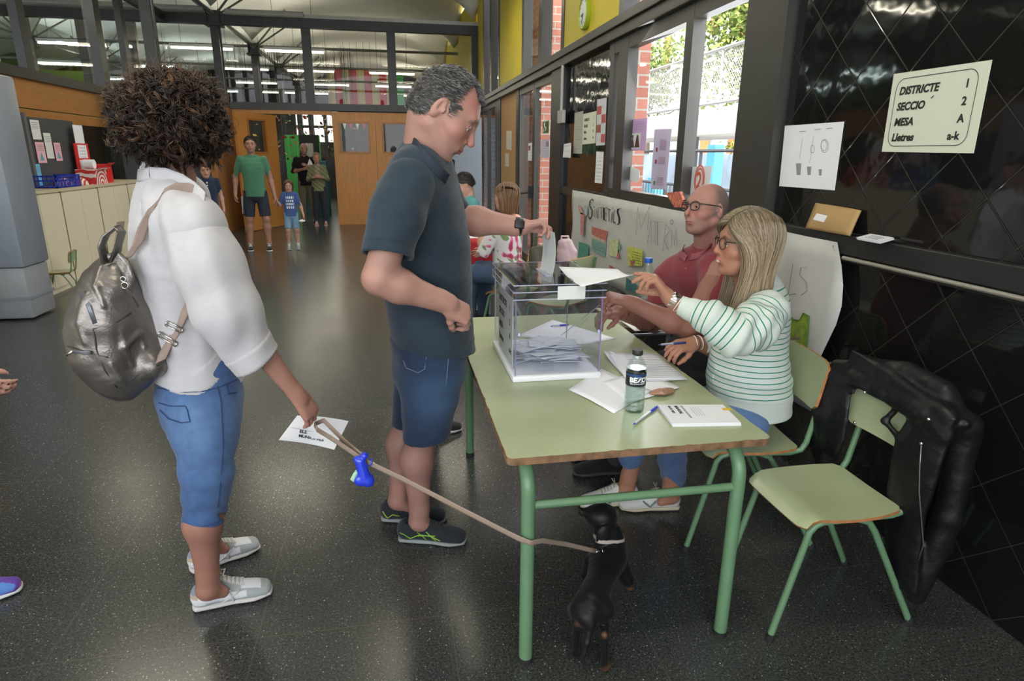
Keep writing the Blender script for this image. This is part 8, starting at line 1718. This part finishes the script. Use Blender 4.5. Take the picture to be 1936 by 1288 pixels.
M_lit = mat('daylit_far_window', (1, .97, .93), .5, emit=1.6, ecol=(1, .96, .92))
k = 0
for x in (-4.25, -3.55, -2.85):
 for z in (3.10, 3.85):
  t = struct(MB().box(x, x+.55, 32.86, 32.9, z-1.05, z-.42).build('window_%d' % (10+k), M_lit)); k += 1
g = struct(MB().box(-1.6, .6, 32.86, 32.9, 4.4, 5.2).build('window_20', M_lit))
cols = [(.30, .10, .03), (.35, .22, .05), (.06, .16, .04), (.45, .42, .35), (.25, .04, .03), (.10, .20, .08)]
rg = np.random.default_rng(9); nG = 210; px_ = rg.uniform(-4.3, -.9, nG); py_ = rg.uniform(18.8, 21.4, nG); pz_ = rg.uniform(1.35, 2.75, nG); a_ = nrmv(rg.normal(size=(nG, 3))); b_ = nrmv(np.cross(a_, rg.normal(size=(nG, 3)))); sz = rg.uniform(.04, .09, nG)[:, None]; c_ = np.stack([px_, py_, pz_], 1)
lv = np.stack([c_-a_*sz, c_+b_*sz*.6, c_+a_*sz, c_-b_*sz*.6], 1).reshape(-1, 3); st_ = np.stack([np.stack([px_-.003, py_, pz_], 1), np.stack([px_+.003, py_, pz_], 1), np.stack([px_+.003, py_, pz_*0+4.3], 1), np.stack([px_-.003, py_, pz_*0+4.3], 1)], 1).reshape(-1, 3)
o = mesh_obj('leaf_garlands', np.concatenate([lv, st_]), np.arange(8*nG).reshape(-1, 4), mat('paper_garland', rough=.8, attr='Col')); setcol(o, np.concatenate([np.repeat(np.array(cols)[rg.integers(0, 6, nG)], 4, 0), np.full((4*nG, 3), .02)])); tag(o, 'curtain of coloured paper leaves on strings in the dark room behind the doorway', 'garlands', kind='stuff')
struct(MB().box(-5.0, -.2, 24, 24.1, 0, 1.4).build('wall_far_counter', mat('dark_far_counter', (.03, .03, .035), .5, var=.5, vscale=2)))
t = thing('notice_board', 'black board with white posters seen through the open doorway', 'notice board', (-2.05, 18.0, 0)); MB().box(-.25, .25, 0, .04, .0, 2.0).build('board', M_black, t)
for z in (1.45, 1.0): MB().box(-.10, .10, -.005, 0, z, z+.34).build('poster', mat('grey_paper', (.42, .41, .36), .6), t)
slab('cabinet', 'teal blue cabinet standing behind the doorway', 'cabinet', -2.1, -1.55, 16.9, 17.4, 0, 1.35, mat('teal_cabinet', (.05, .22, .30), .5)); slab('cabinet', 'dark wooden cabinet behind the right door panel', 'cabinet', -1.3, 1.4, 20, 20.6, 0, 2.45, mat('dark_cabinet', (.035, .04, .045), .5, var=.4, vscale=3))
for i in range(6):
 t = thing('bunting_flag', '%s paper pennant behind the right wooden panel, %s' % (('white', 'red')[i % 2], ORD[i]), 'bunting', (-1.15+.17*i, 18.5, 2.15), 'paper pennants behind the window of the right wooden panel'); MB().prism([(-.07, .25), (.07, .25), (.0, 0)], .004, (0, 0, 0), (1, 0, 0), (0, 0, 1)).build('pennant', M_fr if i % 2 else M_paper, t); MB().tube([(-.085, 0, .25), (.085, 0, .25), (.085, 0, 2.2)], .003, 4).build('string', M_black, t)
struct(MB().box(-3.3, -2.2, 22.3, 22.4, 0, 2.1).build('wall_far_green_panel', mat('leaf_green_panel', (.05, .30, .07), .7)))
# grey door standing at the far right
d7 = struct(MB().box(1.12, 1.98, 14.2, 14.26, 0, 2.3).build('door_7', mat('blue_grey_door', (.25, .29, .33), .45)))
# ------------------------------------------------------------------ people farther away
def figure(label, loc, H, yaw, top, bottom, hair, skin=(.50, .27, .19), arms=None, sleeve=.45, shorts=False, legs=None, h=.009, bulk=1., shoe_c=(.03, .03, .03), sole_c=(.6, .6, .58), pattern=None, child=0, female=False, beard=False, bald=False, seated=None, lean=0., hsc=None, longhair=0., look=None, topname='t_shirt', botname='trousers', stub=0.15, root=None, headshift=(0, 0), neckline=0):
 """yaw: heading, 0 = +x. arms: dict L/R -> (elbow, wrist) in body frame (fwd, left, up) metres, or world arrays"""
 t = person_root(label, (loc[0], loc[1], 0)) if root is None else root
 f = V(math.cos(yaw), math.sin(yaw), 0); l = V(-f[1], f[0], 0); u = V(0, 0, 1); o_ = V(loc[0], loc[1], loc[2] if len(loc) > 2 else 0); k = H/1.75
 def w(a, b, c): return o_+f*a*k+l*b*k+u*c*k
 hs = hsc or (k*(1+.22*child)); hipz = .90; shz = 1.42-.03*child; sw = (.163 if not female else .148)*bulk; hw = .085
 hc = w(.02+lean*.30+headshift[0], headshift[1], 1.62-.01*child-lean*.05) if not child else w(.02, 0, 1.575); hf = f if look is None else nrm(look); neck = w(-.01+lean*.2, 0, 1.45)
 B = SDF(); head_sdf(B, hc, hf, u, hs, fem=float(female), neck=neck, rn=.052, ears=hs > .6)
 G = SDF(); A = {}
 for sd, nm in ((1, 'L'), (-1, 'R')):
  sh = w(0+lean*.18, sd*sw, shz-.02)
  if arms and nm in arms: el, wr = [w(*q) if len(q) == 3 and not isinstance(q, np.ndarray) else q for q in arms[nm][:2]]
  else: el, wr = w(-.03, sd*(sw+.05), 1.13), w(.02, sd*(sw+.075), .87)
  A[nm] = (sh, el, wr); arm_sdf(B, sh, el, wr, k*1.02, up=.045*bulk, fo=.038, wrr=.026)
  d = nrm(wr-el); pn = nrm(np.cross(d, f)*sd+l*-sd*.5+V(0, 0, .01)); hand_sdf(B, wr, d, arms[nm][2] if arms and nm in arms and len(arms[nm]) > 2 else -l*sd, -sd, k*.92, curl=((.5, .6, .3),)*4)
 hips = [w(0, s_*hw, hipz) for s_ in (1, -1)]; legp = legs or [((.02, .10, .49), (.0, .11, .085)), ((.02, -.10, .49), (.0, -.11, .085))]
 kn = [w(*q[0]) for q in legp]; an = [w(*q[1]) for q in legp]
 if seated: hips = [w(*seated[0]), w(seated[0][0], -seated[0][1], seated[0][2])]
 for a, b, c in zip(hips, kn, an): leg_sdf(B, a, b, c, -f, k, th=.075*bulk, toe=f, foot=.14)
 pc = w(0, 0, hipz) if not seated else w(seated[0][0], 0, seated[0][2]); cc = w(lean*.1, 0, 1.22)
 B.loft([(pc, .12*k, .09*k, l), (cc, .13*k, .09*k, l), (w(lean*.18, 0, 1.38), .14*k, .07*k, l)], .03)
 v, F = B.mesh(h); o = mesh_obj('body', v, F, M_skin, t, True)
 setcol(o, skin_cols(v, skin, [(hc, hf, u, hs)], stubble=.75 if beard else (stub if not female and not child else 0), haircol=hair, brow=tuple(np.array(hair)*.7), browk=1., lips=(.42, .14, .13)))
 c_ = None
 for q in (-1, 1):      # dark eyes, painted balls set in the sockets
  ff, ll, uu = frame_of(hf, u); MB().ball(hc+(ff*.0785+ll*q*.0315+uu*.003)*hs, (.011*hs, .011*hs, .008*hs), 10, 6).build('eye', mat('small_dark_eye', (.06, .04, .035), .2), o, True)
 # top
 S = SDF(); z0 = (.80 if not seated else seated[0][2]+.02)
 S.loft([(w(0, 0, z0) if not seated else w(seated[0][0], 0, z0), .176*bulk*k, .132*bulk*k, l), (w(0+lean*.05, 0, 1.05), .158*bulk*k, .118*bulk*k, l), (w(lean*.12, 0, 1.25), .172*bulk*k, .122*bulk*k, l), (w(lean*.18, 0, 1.37), .165*bulk*k, .095*k, l), (w(lean*.2, 0, 1.45), .075*k, .062*k, l)][::-1], .03, sub=2)
 for nm in 'LR':
  sh, el, wr = A[nm]; S.cone(sh, el, .062*bulk*k, .057*bulk*k, .025)
  if sleeve < 1: e = sh+(el-sh)*(sleeve+.22); tm = nrm(el-sh); S.plane(e, tm, .004, lo=np.minimum(e, el)-V(.045, .045, .06)*k, hi=np.maximum(e, el)+V(.045, .045, .06)*k)
  else: S.cone(el, el+(wr-el)*(sleeve-1), .056*bulk*k, .040*k, .02)
 if not seated: S.plane(w(0, 0, .84), V(0, 0, -1), .004)
 vv, FF = S.mesh(h*.9); vv = vv+vnormals(vv, FF)*((.003*fnoise(vv, 18, 3)+.0015*fnoise(vv, 45, 4))*k)[:, None]; to = mesh_obj(topname, vv, FF, M_cloth, t, True)
 cl = np.tile(np.array(top, float), (len(vv), 1))*(1+.08*fnoise(vv, 20, 5))[:, None]
 if pattern is not None: pattern(cl, (vv-o_)@f/k, (vv-o_)@l/k, (vv-o_)@u/k)
 setcol(to, cl)
 D = SDF(); D.loft([(pc+u*.02*k, .140*bulk*k, .100*bulk*k, l), (pc-u*.04*k, .150*bulk*k, .112*bulk*k, l)], .02)
 for a, b, c in zip(hips, kn, an):
  if shorts: D.cone(a, b+(a-b)*.12, .092*bulk*k, .085*k, .02); tm = nrm(b-a); D.plane(b+(a-b)*.10, tm, .003, lo=b-.12*k, hi=b+V(.12, .12, .10)*k)
  else: D.cone(a, b, .098*bulk*k, .078*k, .02); D.cone(b, b+(c-b)*.4-f*.02*k, .078*k, .074*k, .02); D.cone(b+(c-b)*.4-f*.02*k, c, .074*k, .054*k, .02)
 sdf_obj(botname, D, h, mat('cloth_%d_%d_%d' % tuple(int(q*200) for q in bottom), bottom, .9, var=.12, vscale=20), t)
 for a in an: shoe(t, V(a[0], a[1], 0)-f*.055*k+V(0, 0, max(0, a[2]-.085*k)), f, .27*k, .048*k*1.05, up=shoe_c, sole=sole_c, lace=(.6, .6, .6) if hs > .6 else None, h=.0055*max(k, .7), hi=.075*k)
 # hair
 if bald: pass
 elif longhair > 0: hair_long(t, hc, hf, u, hs, length=longhair, cols=[hair, tuple(np.array(hair)*1.5), tuple(np.array(hair)*.7)], N=1500, rad=.0028, seed=int(H*100))
 else: hair_short(t, hc, hf, u, hs, lambda x, y, z: ((z > np.interp(x, [-.12, -.05, -.02, .0, .02, .05, .09], [-.055, -.05, .0, .02, .02, .05, .078]))).astype(float), [hair, tuple(np.array(hair)*1.4), tuple(np.array(hair)*.7)], n=1600, ln=.022, rad=.0022, lift=.5, back=.2, thick=.010, h=.006)
 return t, hc, A
PI2 = PI/2
# father and girl walking in
fa = P(494, 473, Z=0); yw = -PI2+.16
hold = P(523, 381, Y=11.02)
def pocket(c, x, y, z): c[(x > 0) & (y > .03) & (y < .12) & (np.abs(z-1.27) < .006)] *= .7
figure('dark-haired man in a green T-shirt walking in hand in hand with a girl', (fa[0], fa[1]), 1.80, yw, (.06, .165, .10), (.018, .022, .035), (.018, .014, .012), (.32, .165, .115), shorts=True, pattern=pocket, sleeve=.42, botname='shorts', shoe_c=(.02, .02, .025), sole_c=(.7, .7, .68), legs=[((.04, .12, .50), (.02, .13, .085)), ((.0, -.13, .50), (-.05, -.15, .085))], arms={'L': ((-.03, .235, 1.14), hold+V(-.02, .02, .05)), 'R': ((-.05, -.26, 1.14), (-.0, -.29, .88))}, stub=.35)
t = thing_w('envelope', 'white envelope in the right hand of the man in the green T-shirt', 'envelope', tuple(P(460, 395, Y=11.0))); MB().sheet([[P(456, 372, Y=10.98), P(459, 405, Y=10.98)], [P(462, 370, Y=11.06), P(466, 403, Y=11.06)]], .004).build('sheet', M_paper, t)
gi = P(556, 471, Z=0)
def printed(c, x, y, z):
 for zc, n in ((1.30, 3), (1.22, 3), (1.14, 2), (1.06, 3)): c[(x > .02) & (np.abs(y) < .095) & (np.abs(z-zc) < .026) & (np.sin(y*130+zc*40) > -.3)] = V(.62, .66, .72)
figure('little girl in a blue printed T-shirt and denim shorts holding the man\'s hand', (gi[0], gi[1]), 1.14, -PI2+.12, (.05, .085, .22), (.16, .27, .38), (.12, .065, .035), (.40, .225, .165), shorts=True, child=1, female=True, pattern=printed, longhair=.17, botname='denim_shorts', shoe_c=(.25, .27, .28), h=.007, arms={'R': ((-.02, -.24, 1.10), hold+V(.02, -.0, -.02)), 'L': ((.0, .24, 1.10), (.10, .30, .86))})
t = thing_w('paper', 'crumpled white paper in the left hand of the little girl', 'paper', tuple(P(571, 418, Y=11.0))); S = SDF(); S.ell(P(571, 418, Y=11.0), V(.05, .02, .022), None, .01); sdf_obj('paper_ball', S, .005, M_paper, t, lambda q, n: .006*fnoise(q, 60, 3))
bo = P(415, 486, Z=0)
def buttons(c, x, y, z):
 for zc in (1.36, 1.31, 1.26): c[(x > .03) & (np.abs(y) < .014) & (np.abs(z-zc) < .014)] = V(.6, .6, .6)
figure('smiling boy in a navy polo shirt and grey shorts half hidden behind the curly-haired woman', (P(408, 482, Z=0)[0], P(408, 482, Z=0)[1]), 1.42, -PI2+.25, (.022, .032, .06), (.10, .105, .11), (.10, .055, .03), (.42, .24, .175), shorts=True, child=.6, pattern=buttons, sleeve=.4, topname='polo_shirt', botname='shorts', shoe_c=(.08, .20, .28), h=.0075)
bm = P(584, 424, Z=0); figure('bald bearded man in a black T-shirt and olive trousers standing in the open doorway', (bm[0], bm[1]+.15), 1.76, -PI2+.12, (.012, .012, .014), (.14, .125, .08), (.25, .22, .2), (.36, .18, .14), beard=True, bald=True, arms={'L': ((.0, .25, 1.14), (.22, .05, 1.26)), 'R': ((.0, -.26, 1.14), (.24, -.02, 1.20))}, sleeve=.42, bulk=1.08, shoe_c=(.02, .02, .02), sole_c=(.3, .3, .3))
t = thing_w('paper', 'folded white paper in the hands of the bald bearded man', 'paper', tuple(P(586, 306, Y=14.8))); MB().sheet([[P(581, 312, Y=14.75), P(585, 300, Y=14.75)], [P(592, 314, Y=14.70), P(589, 306, Y=14.70)]], .004).build('sheet', M_paper, t)
wm = P(608, 427, Z=0)
def open_shirt(c, x, y, z): c[(x > .02) & (np.abs(y) < .05) & (z > 1.2)] = V(.25, .22, .15); c[:] *= (1+.25*np.sin(z*60+y*50))[:, None]
figure('fair-haired woman in an olive shirt and dark jeans before the open doorway', (wm[0], wm[1]), 1.56, -PI2+.10, (.17, .175, .10), (.025, .03, .04), (.35, .27, .17), (.45, .24, .17), female=True, sleeve=1.6, arms={'L': ((.0, .22, 1.12), (.22, .07, 1.18)), 'R': ((.0, -.22, 1.12), (.22, -.07, 1.18))}, pattern=open_shirt, topname='shirt', botname='jeans', shoe_c=(.55, .2, .2), sole_c=(.75, .75, .75), h=.0085)
# person queueing behind the voter, white shirt and rucksack
figure('person in a white shirt with a teal rucksack standing hidden behind the voter', (P(800, 700, Y=3.42)[0]+.0, 3.45), 1.60, .25, (.62, .62, .68), (.03, .035, .05), (.05, .035, .03), (.50, .28, .2), female=True, sleeve=1.5, topname='shirt', botname='jeans', h=.009, hsc=.88, headshift=(-.03, 0))
t = thing_w('backpack', 'teal and dark red rucksack peeking out behind the back of the voter', 'backpack', tuple(P(712, 400, Y=3.45))); S = SDF(); c = P(735, 385, Y=3.42); S.ell(c, V(.075, .14, .15), None, .02); S.ell(c+V(-.01, 0, -.10), V(.09, .12, .11), None, .03)
v, F = S.mesh(.008); o = mesh_obj('bag_body', v, F, M_cloth, t, True); setcol(o, np.where((v[:, 2] < c[2]-.10)[:, None], V(.20, .02, .03), V(.03, .11, .12)))
# the group at the far table
table('study_table', 'far light wooden table with grey tube legs where the students sit', .05, .935, 6.02, 6.75, h=.765, top=mat('light_wood_top', (.45, .30, .14), .5), edge=mat('light_wood_edge', (.42, .26, .12), .6), tube=M_steelgrey, chips=False, r=.018, inset=.03)
sheet = P(880, 444, Z=.766); t = thing('paper_pile', 'white papers spread on the far study table', 'papers', (.72, 6.25, .766)); MB().box(-.15, .12, -.1, .12, 0, .006).build('sheets', M_paper, t)
fl = P(965, 470, Y=5.15)
def floral(c, x, y, z):
 q = np.stack([x, y, z], 1); n1 = fnoise(q, 45, 41); n2 = fnoise(q, 55, 43); c[(n1 > .30)] = V(.55, .14, .24); c[(n1 > .48)] = V(.35, .04, .08); c[(n2 > .45)] = V(.16, .24, .10); c[z > 1.335] = V(.60, .32, .25)
hl = P(960, 372, Y=5.15); k_ = 1.62/1.75; base = (hl[0]+.0, 5.15, hl[2]-1.62*k_)
figure('woman with straight brown hair and off-shoulder floral blouse seated with her back to us', base, 1.62, 2.45, (.58, .55, .54), (.05, .08, .14), (.20, .11, .055), (.48, .26, .18), female=True, sleeve=.9, seated=((-.05, .09, .95), 0), legs=[((.36, .12, .93), (.33, .12, .52)), ((.36, -.12, .93), (.33, -.12, .52))], arms={'L': ((.12, .22, 1.15), (.22, .10, 1.42)), 'R': ((.12, -.22, 1.15), (.30, -.12, 1.10))}, pattern=floral, longhair=.16, topname='blouse', botname='jeans', h=.0065)
hl = P(898, 350, Y=6.95); base = (hl[0], 6.95, hl[2]-1.60*.97)
figure('young man in a teal hooded sweatshirt seated bent over the far table', base, 1.70, 3.3, (.09, .27, .28), (.03, .035, .05), (.03, .02, .015), (.52, .30, .22), sleeve=1.7, seated=((-.05, .09, .95), 0), legs=[((.36, .12, .93), (.33, .12, .52)), ((.36, -.12, .93), (.33, -.12, .52))], arms={'L': ((.12, .25, 1.12), (.32, .12, 1.15)), 'R': ((.12, -.25, 1.12), (.32, -.12, 1.15))}, lean=.35, look=V(-.9, -.1, -.5), topname='hoodie', botname='jeans')
hl = P(872, 352, Y=7.7); base = (hl[0], 7.7, hl[2]-1.60*.95)
figure('person with dark hair and a pale blue shirt seated behind the young man in teal', base, 1.66, 3.4, (.42, .48, .70), (.03, .035, .05), (.035, .022, .018), (.45, .25, .18), sleeve=1.5, seated=((-.05, .09, .95), 0), legs=[((.36, .12, .93), (.33, .12, .52)), ((.36, -.12, .93), (.33, -.12, .52))], topname='shirt', botname='jeans', lean=.15)
chair('school_chair', 'green school chair under the woman in the floral blouse', (.98, 5.20, 0), 2.5); chair('school_chair', 'green school chair with the pale pink bag hung on it', (1.24, 4.75, 0), 2.3)
chair('school_chair', 'green school chair under the young man in the teal sweatshirt', (hl[0]+.05, 6.98, 0), 3.3); chair('school_chair', 'green school chair under the person in the pale blue shirt', (hl[0]+.05, 7.75, 0), 3.3)
t = thing_w('jacket', 'red jacket hung on the chair of the woman in the floral blouse', 'jacket', (.82, 5.6, .6)); S = SDF(); S.loft([(V(.78, 5.62, .78), .20, .05, V(1, .2, 0)), (V(.76, 5.62, .62), .24, .06, V(1, .2, 0)), (V(.76, 5.62, .48), .22, .05, V(1, .2, 0))], .02); sdf_obj('jacket_body', S, .008, mat('red_fabric', (.38, .015, .02), .7), t, lambda q, n: .012*fnoise(q, 14, 3))
pb = P(1071, 474, Y=4.55); t = thing_w('bag', 'pale pink quilted bag hanging on the back of a green chair', 'bag', tuple(pb)); S = SDF(); S.loft([(P(1071, 500, Y=4.55), .075, .045, V(.9, -.4, 0)), (P(1071, 475, Y=4.55), .075, .04, V(.9, -.4, 0)), (P(1069, 458, Y=4.55), .055, .025, V(.9, -.4, 0))], .02); MB().tube([P(1060, 462, Y=4.55), P(1062, 447, Y=4.55), P(1074, 447, Y=4.55), P(1078, 464, Y=4.55)], .009, 8).build('handle', mat('pale_pink_cloth', (.55, .40, .42), .8), t); sdf_obj('bag_body', S, .006, mat('pale_pink_cloth', (.55, .40, .42), .8), t, lambda q, n: .008*fnoise(q, 45, 3))
t = thing_w('handbag', 'dark olive handbag with a strap beside the pink bag', 'handbag', tuple(P(1022, 483, Y=4.5))); S = SDF(); S.loft([(P(1022, 500, Y=4.5), .09, .05, V(1, 0, 0)), (P(1022, 472, Y=4.5), .085, .03, V(1, 0, 0))], .02); sdf_obj('bag_body', S, .006, mat('olive_leather', (.06, .05, .025), .4), t); MB().tube([P(1008, 470, Y=4.5), P(1014, 448, Y=4.5), P(1034, 448, Y=4.5), P(1040, 470, Y=4.5)], .007, 6).build('strap', mat('olive_leather', (.06, .05, .025), .4), t)
# somebody just outside the frame on the left: sleeve, hand and a galaxy-print shoe come in
def galaxy(c, x, y, z, L): n = fnoise(np.stack([x, y*6, z*6], 1), 9, 61); c[:] = np.where((n > .25)[:, None], V(.45, .06, .30), np.where((n < -.3)[:, None], V(.10, .22, .55), V(.12, .05, .32)))
def neighbour():
 t, hc, A = figure('person at the left edge in a pale grey sleeve, mostly out of frame', (-1.70, 2.36), 1.62, .15, (.45, .45, .47), (.05, .055, .07), (.05, .04, .03), (.50, .27, .2), female=True, sleeve=1.75, topname='jumper', botname='trousers', arms={'R': ((-.02, -.22, 1.13), P(-62, 715, Y=2.16))})
 for ch in [c for c in bpy.data.objects if c.parent == t and c.name.startswith('shoe')]:
  for s_ in [x for x in bpy.data.objects if x.parent == ch]: bpy.data.objects.remove(s_)
  bpy.data.objects.remove(ch)
 toe = P(49, 1112, Z=0); d = nrm(V(.93, .36, 0)); shoe(t, toe-d*.27+V(0, 0, 0), d, .27, .050, up=(.2, .05, .3), sole=(.62, .64, .62), patch=galaxy, lace=None); shoe(t, V(-1.98, 2.55, 0), V(.98, .15, 0), .27, .05, up=(.2, .05, .3), sole=(.62, .64, .62), patch=galaxy, lace=None)
neighbour()
